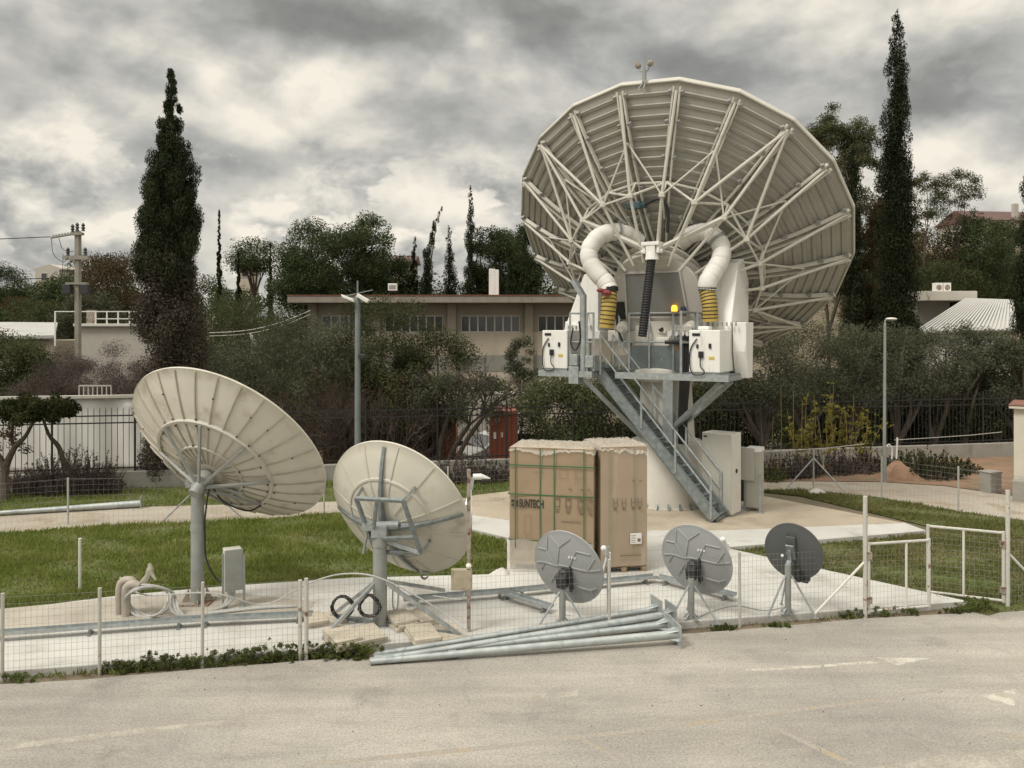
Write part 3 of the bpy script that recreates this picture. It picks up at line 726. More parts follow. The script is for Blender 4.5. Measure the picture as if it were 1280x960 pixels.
ubox(bxs, -2.0, -1.70, 1.75, 2.2, PZ - .36, PZ + .12); ubox(bxs, -1.95, -1.72, 2.0, 2.22, PZ + .15, PZ + .45); ubox(bxs, -1.52, -1.28, 1.8, 2.14, PZ + .1, PZ + .42); ubox(bxs, -2.05, -1.25, 1.4, 2.0, PZ + .005, PZ + .25)
bxs.build('clamp_block', M['galv'], ant, bevel=.01)
tp = MB(); tp.tube(L3(-1.62, 2.05, PZ), L3(-1.62, 2.05, 6.0), .095, n=12); tp.bar(L3(-1.60, 2.05, 5.95), L3(-1.98, 1.95, 6.45), .14, .14)
tp.build('davit_post', M['galv'], ant, smooth=True)
rl = MB()
def rail(pts, zs, posts=True, r=.026):
    for a, b in zip(pts, pts[1:]):
        for z in zs: rl.tube(L3(*a, z), L3(*b, z), r, n=6)
    if posts:
        for p in pts: rl.bar(L3(*p, PZ), L3(*p, zs[0] + .01), .055, .055)
rail([(-2.02, 2.06), (-1.5, 2.06), (-1.3, 2.06)], (5.52, 4.72)); rail([(-2.02, 2.06), (-2.02, .8)], (5.52, 4.72))
rail([(-1.05, .93), (-.75, .93), (-.15, .93), (.55, .93), (1.18, .93)], (5.52, 4.72)); rail([(1.18, .93), (1.18, 2.05)], (5.52, 4.72)); rail([(1.36, .93), (1.36, 1.3)], (5.5,))
rl.build('railing', M['galv'], ant)
sp = MB(); ubox(sp, -.72, 1.12, .875, .90, PZ + .02, 4.62); sp.build('deck_screen', M['steelplate'], ant)
# equipment on the platform
eq = MB(); ubox(eq, -.62, -.25, .35, .8, 4.3, 5.3); ubox(eq, -.35, .0, .45, .8, 4.75, 5.1); ubox(eq, .05, .3, .6, .83, 4.95, 5.2); ubox(eq, .0, .4, .55, .82, 4.55, 4.85); ubox(eq, .45, 1.0, .55, .8, 5.02, 5.2)
eq.build('drive_gearbox', M['offwhite'], ant, bevel=.03)
lens_ = MB().tube(L3(.17, .83, 5.08), L3(.17, .86, 5.08), .07, n=14); lens_.build('gauge', M['black'], ant)
mo = MB()
for i in range(4): mo.tube(L3(.45 + .17 * i, .7, 4.95), L3(.45 + .17 * i, .92, 4.95), .07, n=10)
mo.tube(L3(.5, .75, 5.3), L3(1.15, .75, 5.3), .03, n=6).tube(L3(.5, .75, 5.15), L3(1.15, .75, 5.15), .03, n=6)
mo.build('pipe_manifold', M['white'], ant, smooth=True)
for u in (-.95, 1.25): 
    MB().lathe([(.0, 0), (.16, 0), (.16, .75), (.11, .85), (.11, 1.1), (.0, 1.1)], 14, Matrix.Translation(L3(u, .62, 4.55))).build('actuator', M['offwhite'], ant, smooth=True)
bk = MB().lathe([(.16, 0), (.26, .25), (.24, .26), (.14, .02)], 16, Matrix.Translation(L3(.62, .7, 4.38))); bk.build('wicker_guard', M['wood'], ant)
kc = MB(); kc.path(smooth_path([L3(.35, 1., 4.72), L3(.95, 1., 4.72), L3(1.08, .98, 4.5), L3(1.02, .98, 4.05)]), .05, 8); kc.path(smooth_path([L3(1.1, .98, 4.9), L3(1.16, .98, 4.4), L3(1.12, .98, 3.98)]), .045, 8)
kc.path(smooth_path([L3(-1.9, 2.12, 5.1), L3(-1.95, 2.15, 4.7), L3(-1.8, 2.16, 4.5), L3(-1.66, 2.15, 4.8), L3(-1.7, 2.15, 5.3)]), .022, 6)
kc.path(smooth_path([L3(-1.05, .95, 5.9), L3(-1.1, .95, 5.2), L3(-.95, .95, 4.75)]), .035, 6)
kc.build('black_cable', M['black'], ant, smooth=True)
bm_ = mat('amber_lamp_glass', (.8, .35, .03), .3); bn = bm_.node_tree.nodes['Principled BSDF']; bn.inputs['Emission Color'].default_value = (1, .50, .05, 1); bn.inputs['Emission Strength'].default_value = 1.3
be = MB().lathe([(.0, 0), (.085, 0), (.085, .11), (.055, .17), (0, .17)], 14, Matrix.Translation(L3(.62, 1.02, 5.56))); bo = be.build('amber_beacon', bm_, ant, smooth=True)
ubox(MB(), .55, .69, .95, 1.05, 5.5, 5.56).build('beacon_base', M['greypole'], bo); 
MB().lathe([(.0, 0), (.09, 0), (.09, .12), (.05, .16), (0, .16)], 12, Matrix.Translation(L3(.86, 1.0, 5.53))).build('blue_lamp', mat('dark_blue_lamp', (.03, .04, .08), .3), ant, smooth=True)
# --- two white equipment cabinets
for u0 in (-2.88, 1.42):
    c = MB(); ubox(c, u0, u0 + .80, 1.15, 2.12, PZ + .05, PZ + 1.12); ca = c.build('equipment_cabinet', M['white'], ant, bevel=.02)
    d = MB(); ubox(d, u0 + .09, u0 + .29, 2.12, 2.135, PZ + .97, PZ + 1.04); ubox(d, u0 + .2, u0 + .25, 2.12, 2.15, PZ + .66, PZ + .76); ubox(d, u0 + .52, u0 + .58, 2.12, 2.15, PZ + .66, PZ + .78); ubox(d, u0 + .26, u0 + .38, 2.12, 2.17, PZ + .42, PZ + .58); d.build('socket', M['black'], ca)
    y_ = MB(); ubox(y_, u0 + .52, u0 + .66, 2.12, 2.13, PZ + .38, PZ + .45); y_.build('warning_label', M['yellowlabel'], ca)
    k = MB(); k.path(smooth_path([L3(u0 + .32, 2.18, PZ + .45), L3(u0 + .33, 2.2, PZ + .2), L3(u0 + .42, 2.2, PZ + .1), L3(u0 + .38, 2.2, PZ), L3(u0 + .12, 2.2, PZ + .02), L3(u0 + .04, 2.17, PZ + .3), L3(u0 + .06, 2.15, PZ + .65), L3(u0 + .22, 2.15, PZ + .9)]), .016, 5); k.build('cabinet_cable', M['black'], ca)
    f_ = MB(); ubox(f_, u0 + .03, u0 + .77, 1.2, 2.08, PZ, PZ + .05); f_.build('plinth', M['galv'], ca)
ubox(MB(), 1.5, 1.8, 1.4, 1.7, PZ + 1.12, PZ + 1.22).build('hose_collar', M['white'], ant, bevel=.03)
# --- stairs
sn, sf = 1.72, .95                                         # near and far stringer
foot, head = (1.98, .13), (-1.45, 4.10)
st = MB()
stz = lambda u: foot[1] + (head[1] - foot[1]) * (foot[0] - u) / (foot[0] - head[0])
SUP = (U * (head[1] - foot[1]) + Z * (foot[0] - head[0])).normalized()
for b in (sn, sf):
    st.bar(L3(foot[0] - .02, b, .22), L3(head[0], b, head[1] - .05), .30, .045, B)
    s_ = .055 if b == sn else -.055
    for o in (-.135, .135):
        st.bar(L3(foot[0] - .02, b - s_ * .5, .22) + SUP * o, L3(head[0], b - s_ * .5, head[1] - .05) + SUP * o, .02, .10, B)
st.bar(L3(head[0] + .02, sn, head[1] - .06), L3(head[0] - .35, sn, head[1] - .06), .045, .28, Z)
st.build('stringer', M['galvdark'], ant)
nt_ = 17
for i in range(nt_):
    u = foot[0] - .1 - (foot[0] - head[0] - .2) * i / (nt_ - 1)
    t = MB(); ubox(t, u - .13, u + .13, sf + .03, sn - .03, stz(u) - .02, stz(u) + .015); ubox(t, u + .105, u + .13, sf + .03, sn - .03, stz(u) - .075, stz(u) + .015)
    t.build('tread', M['galvdark'], ant)
hr = MB()
for b in (sn + .03, sf - .03):
    lo_, hi_ = 1.86, -1.25
    for o in (1.05, .58):
        hr.tube(L3(lo_, b, stz(lo_) + o), L3(hi_, b, stz(hi_) + o + .0), .024, n=8)
    for u in (lo_, lo_ - .95, lo_ - 1.9, hi_): hr.bar(L3(u, b, stz(u) - .05), L3(u, b, stz(u) + 1.06), .05, .05)
hr.build('handrail', M['galv'], ant)
# ================================================================== yard dishes
def axes(fr): return tuple(fr.to_3x3().col[i].normalized() for i in range(3))
def paraboloid(fr, Rr, F, m, parent, thick=.02, n=64, rings=10, name='reflector', lip=.03, r0=0., extra=None):
    prof = [(max(.02, r0) + (Rr - max(.02, r0)) * i / rings, 0) for i in range(rings + 1)]
    back_ = [(r, -r * r / 4 / F) for r, _ in prof]
    edge = [(Rr + lip * .4, back_[-1][1] - .0), (Rr + lip * .5, back_[-1][1] - lip), (Rr, back_[-1][1] - lip)]
    front = [(r, z - thick) for r, z in back_[::-1]]
    mb = MB().lathe(back_ + edge + front, n, fr)
    if extra: extra(mb)
    return mb.build(name, m, parent, smooth=True)

# --- 1: the largest yard dish (about 4 m), on a pole
az, el = rad(21.1), rad(38.9)
Rr, F = 1.945, 1.478
A1 = V((math.sin(az) * math.cos(el), math.cos(az) * math.cos(el), math.sin(el)))
V1 = V((-5.28, 14.9, 2.858)) - A1 * (Rr * Rr / 4 / F)
f1 = dish_frame(V1, az, el)
base = at(247, 753, .104)
t1 = thing('satellite_dish', 'largest yard dish, weathered cream with radial seams, on a single grey pole', 'satellite dish', base)
paraboloid(f1, Rr, F, M['cream_dirty'], t1, n=96, rings=12)
def d1(rho, a, dz=0.): return f1 @ V((rho * math.cos(a), rho * math.sin(a), -rho * rho / 4 / F + dz))
bz = axes(f1)[2]
seam_m = mat('stained_seam', (.40, .365, .295), .6, var=.15, scale=4)
for k in range(28):
    sm = MB(); a = 2 * math.pi * k / 28 + .05; pr = None
    for i in range(7):
        p = d1(.25 + (Rr - .26) * i / 6, a, .012)
        if pr is not None: sm.bar(pr, p, .016, .035, bz)
        pr = p
    sm.second(M['black'])
    for rr_ in (.66, 1.06, 1.18, 1.6):
        if R.random() < .33: sm.box(d1(rr_, a, .03), (.022, .022, .022), axes(f1))
    sm.build('seam_rib', seam_m, t1)
for rr_, w_ in ((1.12, .05), (.62, .035)):
    MB().lathe([(rr_ - w_ * .6, -rr_ ** 2 / 4 / F + .004), (rr_ - w_ * .5, -rr_ ** 2 / 4 / F + w_), (rr_ + w_ * .5, -rr_ ** 2 / 4 / F + w_), (rr_ + w_ * .6, -rr_ ** 2 / 4 / F - .01)], 72, f1, close=False).build('ring', M['cream'], t1)
top = V((base.x, base.y, 2.27))
hubp = V1 - A1 * .16
MB().lathe([(.13, .04), (.17, .10), (.17, .22), (.11, .26), (.11, .5)], 20, f1).build('hub', M['greypole'], t1, smooth=True)
for k in range(8):
    a = math.pi / 8 + .12 + k * math.pi / 4
    MB().bar(d1(1.12, a, .07), d1(.12, a, .30), .045, .045, bz).build('back_strut', M['greypole'], t1)
MB().path([base, base + Z * 1.75, base + Z * 2.16], [.12, .115, .115], 24).build('pole', M['greypole'], t1, smooth=True)
col_ = MB().lathe([(.128, 1.30), (.128, 1.42)], 20, Matrix.Translation(base)); col_.lathe([(.14, 1.98), (.14, 2.12), (.12, 2.17)], 20, Matrix.Translation(base)); col_.build('pole_collar', M['greypole'], t1, smooth=True)
hd = MB(); hd.box(top + V((0, .02, 0)), (.34, .30, .16)).tube(top + V((-.2, .02, .06)), top + V((.2, .02, .06)), .085, n=12).tube(top + V((.0, 0, .02)), hubp - A1 * .25, .10, n=14).bar(top + V((.12, .05, -.05)), d1(.7, -.9, .05), .06, .06)
hd.build('mount_head', M['greypole'], t1, bevel=.015)
bp = MB().box(base + Z * .015, (.52, .46, .03))
for a in (0, 90, 180, 270):
    d = V((math.cos(rad(a + 20)), math.sin(rad(a + 20)), 0)); s_ = d.cross(Z)
    bp.prism([(.13, 0), (.27, 0), (.14, .26)], -.01, .01, Matrix(((d.x, 0, s_.x, base.x), (d.y, 0, s_.y, base.y), (0, 1, 0, base.z + .03), (0, 0, 0, 1))))
bp.build('base_plate', M['rust'], t1)
cbp = [d1(1.12, -1.0, .12), d1(1.05, -1.25, .2), d1(.6, -1.4, .22), hubp + V((.15, -.1, -.12)), base + V((.16, -.05, 1.6)), base + V((.155, -.06, 1.2)), base + V((.2, -.1, .8)), base + V((.42, -.15, .45)), base + V((.66, -.2, .48))]
MB().path(smooth_path(cbp, 8), .016, 6).build('cable', M['black'], t1, smooth=True)
# its grey cabinet on posts
cb0 = at(291, 757, .104)
t = thing('junction_cabinet', 'grey metal cabinet on two posts beside the largest yard dish pole', 'cabinet', cb0, rad(28))
MB().bx(-.15, .15, -.10, .16, .32, 1.02).build('cabinet_body', M['offwhite'], t, world=False, bevel=.012)
MB().bx(-.155, .155, -.13, -.102, .30, 1.03).build('cabinet_door', M['greypole'], t, world=False, bevel=.008)
p = MB(); p.bx(-.185, -.150, -.03, .01, 0, .95).bx(.150, .185, -.16, -.12, 0, .92).bx(-.23, -.1, -.07, .05, 0, .012).bx(.1, .24, -.2, -.08, 0, .012); p.build('post', M['greypole'], t, world=False)
p = MB()
for i in range(3): p.path(smooth_path([(-.08 + .05 * i, .0, .32), (-.10 + .05 * i, -.05, .15), (-.22 + .03 * i, -.12, .05), (-.45, -.2, .02)]), .022, 6)
p.build('conduit', M['hose'], t, world=False, smooth=True)
# bent pipe stubs with plastic wrapped connector and hose coil
ps = at(158, 768, .104)
t = thing('pipe_stub', 'pair of bent pipe stubs with plastic wrapped connector left of the dish pole', 'pipe', ps)
p = MB(); p.path(smooth_path([(-.14, .05, 0), (-.14, .05, .42), (-.08, .05, .56), (.06, .04, .58), (.12, .04, .52)]), .07, 12); p.path(smooth_path([(.02, -.05, 0), (.02, -.05, .40), (.05, -.05, .50), (.14, -.05, .54), (.24, -.04, .50)]), .075, 12); p.build('bent_pipe', M['pvc'], t, world=False, smooth=True)
p = MB(); p.path(smooth_path([(.10, .0, .53), (.20, 0, .52), (.30, 0, .58), (.38, .0, .70), (.40, 0, .82)]), [.07, .075, .08, .085, .07, .06, .05, .045, .045, .04, .04, .05, .05, .055, .05, .05, .045, .045, .05, .05, .05, .05, .05, .04, .03], 10); p.path(smooth_path([(.40, 0, .88), (.44, 0, .72), (.52, -.02, .6)]), [.03, .035, .04, .045, .045, .04, .035, .03, .03, .03, .02, .02, .01], 8)
p.build('plastic_wrap', M['film'], t, world=False, smooth=True)
cl = thing('hose_coil', 'loose loops of grey cable on the concrete beside the bent pipe stubs', 'hose', ps + V((.35, -.1, 0)))
for j in range(3):
    pts = [(.36 * math.cos(a) * (1 + .08 * j) + .05, .10 * math.sin(a * 2 + j) + .05 * j, .26 + (.24 + .02 * j) * math.sin(a)) for a in np.linspace(0, 2 * math.pi, 26)]
    pts += [(.6 + j * .05, -.05, .04), (1.2, .1 + .04 * j, .025), (1.9, .35 + .04 * j, .022), (2.5, .45, .022)]
    MB().path(smooth_path(pts, 3), .020, 6).build('loop', M['hose'], cl, world=False, smooth=True)

# --- 2: the middle dish on a tripod weighed down with pavers
az, el = rad(25.6), rad(24.5); Rr, F = 1.36, 1.03
A2 = V((math.sin(az) * math.cos(el), math.cos(az) * math.cos(el), math.sin(el)))
V2 = V((-1.969, 14.0, 1.902)) - A2 * (Rr * Rr / 4 / F)
f2 = dish_frame(V2, az, el)
b2 = at(475, 781, .1)
t2 = thing('satellite_dish', 'mid sized cream dish with grey cross braces and square back frame on tripod', 'satellite dish', b2)
paraboloid(f2, Rr, F, M['cream_dirty'], t2, n=80, rings=10)
def d2(rho, a, dz=0.): return f2 @ V((rho * math.cos(a), rho * math.sin(a), -rho * rho / 4 / F + dz))
def q2(x, y, dz): return f2 @ V((x, y, -(x * x + y * y) / 4 / F + dz))
bz = axes(f2)[2]
for k in range(12):
    sm = MB(); a = rad(105) + k * math.pi / 6; pr = None
    for i in range(6):
        p = d2(.3 + (Rr - .32) * i / 5, a, .006)
        if pr is not None: sm.bar(pr, p, .022, .02, bz)
        pr = p
    sm.build('seam_rib', M['cream'], t2)
MB().lathe([(.79, -.79 ** 2 / 4 / F + .002), (.80, -.80 ** 2 / 4 / F + .02), (.83, -.83 ** 2 / 4 / F + .02), (.84, -.84 ** 2 / 4 / F)], 64, f2, close=False).build('ring', M['cream'], t2, smooth=True)
for a in [math.atan2(*on_plane(px, py, f2, -Rr * Rr / 4 / F)[::-1]) for px, py in ((481, 551), (586, 641), (416, 631), (527, 719))]:      # tapering arms of the cross
    mb = MB(); n = 8; vs = []
    for i in range(n + 1):
        r = .02 + (Rr - .06) * i / n; zb = .02; h = .02 + .12 * (1 - i / n) ** 1.3
        for sgn in (-1, 1):
            s_ = .028
            ca, sa = math.cos(a), math.sin(a)
            for zz in (zb, zb + h):
                vs.append(f2 @ V((r * ca - sgn * s_ * sa, r * sa + sgn * s_ * ca, -r * r / 4 / F + zz)))
    fs = []
    for i in range(n):
        o = i * 4; fs += [(o, o + 1, o + 5, o + 4), (o + 2, o + 6, o + 7, o + 3), (o + 1, o + 3, o + 7, o + 5), (o, o + 4, o + 6, o + 2)]
    fs += [(0, 2, 3, 1), (4 * n, 4 * n + 1, 4 * n + 3, 4 * n + 2)]
    mb.add(vs, fs); mb.build('cross_arm', M['galvdark'], t2)
fz = .34
cn = [(-.62, .33), (.33, .42), (.56, -.48), (-.34, -.54)]
fm = MB()
cn = [on_plane(px, py, f2, fz) for px, py in ((445, 623), (504, 626), (526, 691), (470, 690))]
c3 = [f2 @ V((x, y, fz)) for x, y in cn]
tips = [on_plane(px, py, f2, -.13) for px, py in ((453, 610), (516, 613), (537, 677), (478, 672))]
for i in range(4):
    fm.bar(c3[i], c3[(i + 1) % 4], .05, .06, bz)
for i, (x, y) in enumerate(cn): fm.bar(c3[i], q2(*tips[i], .005), .045, .045, bz)
fm.bar(c3[0].lerp(c3[3], .75), c3[1].lerp(c3[2], .70), .05, .06, bz); fm.bar(c3[0].lerp(c3[1], .45), c3[0].lerp(c3[3], .82), .045, .045, bz)
fm.build('back_frame', M['galvdark'], t2)
MB().path([b2, b2 + Z * 1.32, b2 + Z * 1.32, b2 + Z * 1.50], [.118, .118, .13, .125], 24).build('pole', M['greypole'], t2, smooth=True)
mh = MB(); tt = b2 + Z * 1.50
mh.box(tt + V((0, .02, .08)), (.26, .3, .2)).tube(tt + V((-.26, -.03, .16)), tt + V((.3, .05, .16)), .07, n=12).box(tt + V((-.2, -.02, .16)), (.16, .18, .14)).bar(tt + V((.05, .05, .1)), V2 - A2 * .2, .16, .16).box(tt + V((.42, .1, .12)), (.16, .14, .13)).bar(tt + V((-.2, 0, .1)), tt + V((-.3, .1, -.34)), .04, .04)
mh.bar(tt + V((.1, .0, -.1)), c3[2], .07, .07)
mh.build('mount_head', M['galv'], t2, bevel=.012)
ft = [at(404, 800, .1), at(576, 797, .1), at(528, 763, .1), at(414, 772, .1)]
for p in ft:
    g_ = MB(); g_.bar(p + Z * .03, b2 + Z * .78, .055, .055); g_.build('tripod_leg', M['galv'], t2)
fo = MB()
for i, p in enumerate(ft): fo.bar(b2 + Z * .03, p + Z * .03, .08, .06)
fo.build('base_frame', M['galvdark'], t2)
fa = MB(); e0 = d2(Rr * .97, rad(-82), -.02); fend = pt(601, 640, 15.1)
fa.bar(e0 - A2 * .35 + V((-.55, 0, .05)), pt(556, 738, 13.9), .05, .05)
fa.lathe([(.05, -.03), (.075, -.03), (.075, .03), (.05, .03)], 16, Matrix.Translation(e0 + V((0, -.03, -.08))) @ Matrix.Rotation(rad(90), 4, 'X'), close=False)
fa.build('elevation_rod', M['galv'], t2)
fd = MB(); fe = pt(588, 612, 15.0); fd.bar(d2(Rr, rad(-20), -.02), fe, .05, .05).bar(d2(Rr, rad(-60), -.02), fe, .03, .03).bar(fe, fe + V((.03, .02, .22)), .09, .09); fd.build('feed_arm', M['galv'], t2)
fh = MB(); c = pt(598, 596, 15.0); fh.tube(c + V((-.10, 0, 0)), c + V((.06, .02, 0)), .055, .055, 12).tube(c + V((.06, .02, 0)), c + V((.22, .04, -.04)), .05, .01, 8); fh.build('feed_horn', M['white'], t2, smooth=True)
# stacks of pavers weighing down the tripod: each slab a thing
pav = None
stk = [((405, 776), .62, 25, 2, 'stack at the left tripod leg'), ((445, 800), .80, 33, 3, 'frontmost stack before the mid sized dish'), ((515, 778), .74, 30, 3, 'stack behind the mid sized dish pole'), ((545, 795), .80, 24, 2, 'stack at the right tripod leg by the rusty post')]
for (px, py), s_, a, n, lab in stk:
    c = at(px, py, .1)
    for lev in range(n):
        for h in range(2):
            if lev == n - 1 and h == 1: continue
            a_ = rad(a + R.uniform(-4, 4)); off = V((math.cos(a_), math.sin(a_), 0)) * (s_ * .27 * (1 if h else -1))
            mb = MB().box((0, 0, .025), (s_ * .53, s_ * .86, .05))
            b = mb.build('paver', M['paver'], None, bevel=.006); b.location = c + off + Z * (lev * .0515 + .002) + V((R.uniform(-.02, .02), R.uniform(-.02, .02), 0)); b.rotation_euler = (0, 0, a_)
            wh = ['bottom', 'middle', 'top'][lev] if n == 3 else ['bottom', 'top'][lev]
            tag(b, f"{wh} {'outer' if h else 'inner'} paver, {lab}", 'paver', 'pavers weighing down the dish tripod')
# black cable coils hung on the tripod
for (px, py, yy), lab, rx in (((428, 759, 13.4), 'round coil of black cable hanging on the left tripod leg', .17), ((462, 757, 13.2), 'slack coil of black cable hanging beside the dish pole', .16)):
    c = pt(px, py, yy); mb = MB(); pts = []
    for j in range(150):
        a = j * .42; rr_ = rx * (1 + .10 * math.sin(j * 1.7)); sag = .22 * (1 if 'slack' in lab else .05)
        pts.append(c + V((rr_ * math.cos(a) * (1 - (.35 * math.sin(a) if 'slack' in lab else 0)), .03 * math.sin(j * .9), rx * 1.1 * math.sin(a))))
    tag(MB().path(pts, .019, 6).build('cable_coil', M['black'], None, smooth=True), lab, 'cable')
c = pt(487, 745, 13.5)
tag(MB().path([c + V((.05 * math.cos(a) + .1, .03 * math.sin(i), .25 * math.sin(a))) for i, a in enumerate(np.linspace(0, 20, 60))], .014, 5).build('cable_coil', M['hose'], None, smooth=True), 'grey coil of cable hanging right of the mid sized dish pole', 'cable')

# --- 3 small dishes on tripods
def small_dish(px, py, ctr, Rx, az, el, label, style, feed):
    base = at(px, py, .1)
    t = thing('satellite_dish', label, 'satellite dish', base, 0, 'small dishes on the slab')
    Fd = 1.05 if style == 'rib' else 1.0
    A = V((math.sin(az) * math.cos(el), math.cos(az) * math.cos(el), math.sin(el)))
    Vt = V(ctr) - A * (Rx * Rx / 4 / Fd); fr = dish_frame(Vt, az, el); bz = axes(fr)[2]
    m = M['dishgrey'] if style == 'rib' else M['dishdark']
    q = lambda x, y, dz=0.: fr @ V((x * Rx, y * Rx, -((x * x + y * y) * Rx * Rx) / 4 / Fd + dz))
    def ribs(mb):
        mb.second(M['dishgreyrib'])
        hexes = [[(-.22, .18), (-.22, -.1), (0, -.3), (.22, -.1), (.22, .18), (0, .25)]]
        segs = [((-.28, .08), (-.18, .10)), ((-.28, .08), (-.62, .10)), ((-.62, .10), (-.80, -.15)), ((-.28, .08), (-.52, .46)), ((-.52, .46), (-.84, .44)), ((-.52, .46), (-.50, .80)), ((-.22, .14), (-.12, .62)), ((-.12, .62), (-.42, .86)), ((-.12, .62), (.20, .86)),
                ((.12, .12), (.36, .56)), ((.36, .56), (.74, .50)), ((.12, .12), (.62, .06)), ((.62, .06), (.84, .40)), ((.62, .06), (.97, .10)), ((.10, -.05), (.22, -.42)), ((.22, -.42), (.62, -.50)), ((.62, -.50), (.68, -.70)), ((.62, -.50), (.80, -.42)), ((-.28, -.1), (-.55, -.5)), ((-.2, .12), (.14, .12)), ((.22, -.42), (.05, -.8)), ((-.62, .10), (-.93, .02))]
        for (x0, y0), (x1, y1) in segs:
            pr = None
            for i in range(5):
                p = q(x0 + (x1 - x0) * i / 4, y0 + (y1 - y0) * i / 4, .008)
                if pr is not None: mb.bar(pr, p, .017, .020, bz)
                pr = p
    paraboloid(fr, Rx, Fd, m, t, thick=.012, n=64, rings=8, lip=.025, extra=ribs if style == 'rib' else None)
    if style == 'rib':
        e = MB()
        for i, x in enumerate((.16, .24, .32)): e.box(q(x, .38, .008), (.03, .04, .01), axes(fr)); e.box(q(x + .02, .38, .010), (.012, .018, .012), axes(fr))
        e.build('embossed_mark', M['white'], t)
        k = MB(); hubc = q(-.02, -.02, .02)
        k.lathe([(.10, .01), (.10, .06), (.06, .10)], 14, fr @ Matrix.Translation((-.02 * Rx, -.08 * Rx, .0))).box(q(.18, -.18, .06), (.05, .42, .10), axes(fr)).box(q(.02, -.18, .16), (.16, .20, .16), axes(fr)).bar(q(.0, -.2, .2), V((base.x, base.y, q(0, -.3, 0).z - .05)), .08, .08)
        k.build('bracket', M['plastic_black'], t, bevel=.01)
    else:
        rb = MB()
        for x in (-.2, .2): rb.box(q(x * .6, .25, .01), (.012, .5, .02), axes(fr))
        rb.box(q(0, .25, .03), (.16, .36, .06), axes(fr)); rb.build('back_rib', M['dishdark'], t, bevel=.008)
        k = MB(); k.box(q(.02, .10, .10), (.15, .30, .03), (axes(fr)[0], (axes(fr)[1] + bz * .3).normalized(), (bz - axes(fr)[1] * .3).normalized())).box(q(0, -.02, .09), (.06, .22, .12), axes(fr)).bar(q(.0, -.2, .12), V((base.x, base.y, q(0, -.5, 0).z)), .09, .09)
        k.build('bracket', M['galvdark'], t, bevel=.01)
        pb_ = MB().box(q(.20, -.72, .10), (.10, .22, .12), axes(fr)); pb_.box(q(.30, -.95, .02), (.22, .05, .16), axes(fr)); pb_.ball(q(.30, -.88, .02), .05, 8); pb_.build('feed_arm_clamp', M['plastic_black'], t, bevel=.008)
        MB().ball(q(-.28, -.08, .1), .03, 8).build('white_nut', M['white'], t)
    topz = q(0, -.28, .18).z
    MB().path([base, V((base.x, base.y, topz))], .055, 14).build('pole', M['greypole'], t, smooth=True)
    bs = MB()
    for a in (0, 90, 180, 270):
        d = V((math.cos(rad(a + 35)), math.sin(rad(a + 35)), 0)); bs.bar(base + d * .15 + Z * .01, base + Z * .14, .02, .02)
        bs.box(base + d * .1 + Z * .008, (.1, .05, .016), (d, d.cross(Z), Z))
    bs.build('base_plate', M['galv'], t)
    for a in (205, 330, 85):
        d = V((math.cos(rad(a)), math.sin(rad(a)), 0)); hh = topz * .66 + .05
        lg = MB().path([base + d * .46 + Z * .012, base + d * .12 + Z * (hh * .85), base + d * .05 + Z * hh], .017, 6); lg.box(base + d * .46 + Z * .008, (.09, .05, .014), (d, d.cross(Z), Z)); lg.build('tripod_leg', M['galv'], t)
    if feed:
        fp = pt(*feed); s0 = q(.55, -.83, -.01)
        ar = MB().path(smooth_path([s0, s0.lerp(fp, .5) - Z * .12, fp]), .022, 8); ar.build('feed_arm', M['galv'], t)
        l = MB(); l.tube(fp, fp + V((-.06, -.06, .12)), .045, .05, 12).ball(fp + V((-.07, -.07, .14)), .055, 10).box(fp + V((.03, .0, -.02)), (.06, .07, .14)); l.build('feed_horn', M['white'], t, smooth=True)
    return t
small_dish(703, 780, (.952, 13.6, 1.0), .654, rad(33.8), rad(14.2), 'grey moulded dish with star ribs, nearest the brown cartons', 'rib', (759, 694, 14.3))
small_dish(864, 774, (3.2, 13.9, 1.044), .637, rad(37), rad(14.1), 'grey moulded dish with star ribs, between galvanised plates and charcoal dish', 'rib', (907, 683, 14.55))
small_dish(985, 767, (4.957, 14.1, 1.129), .502, rad(38), rad(9), 'plain charcoal grey dish on tripod near the gate', 'plain', None)
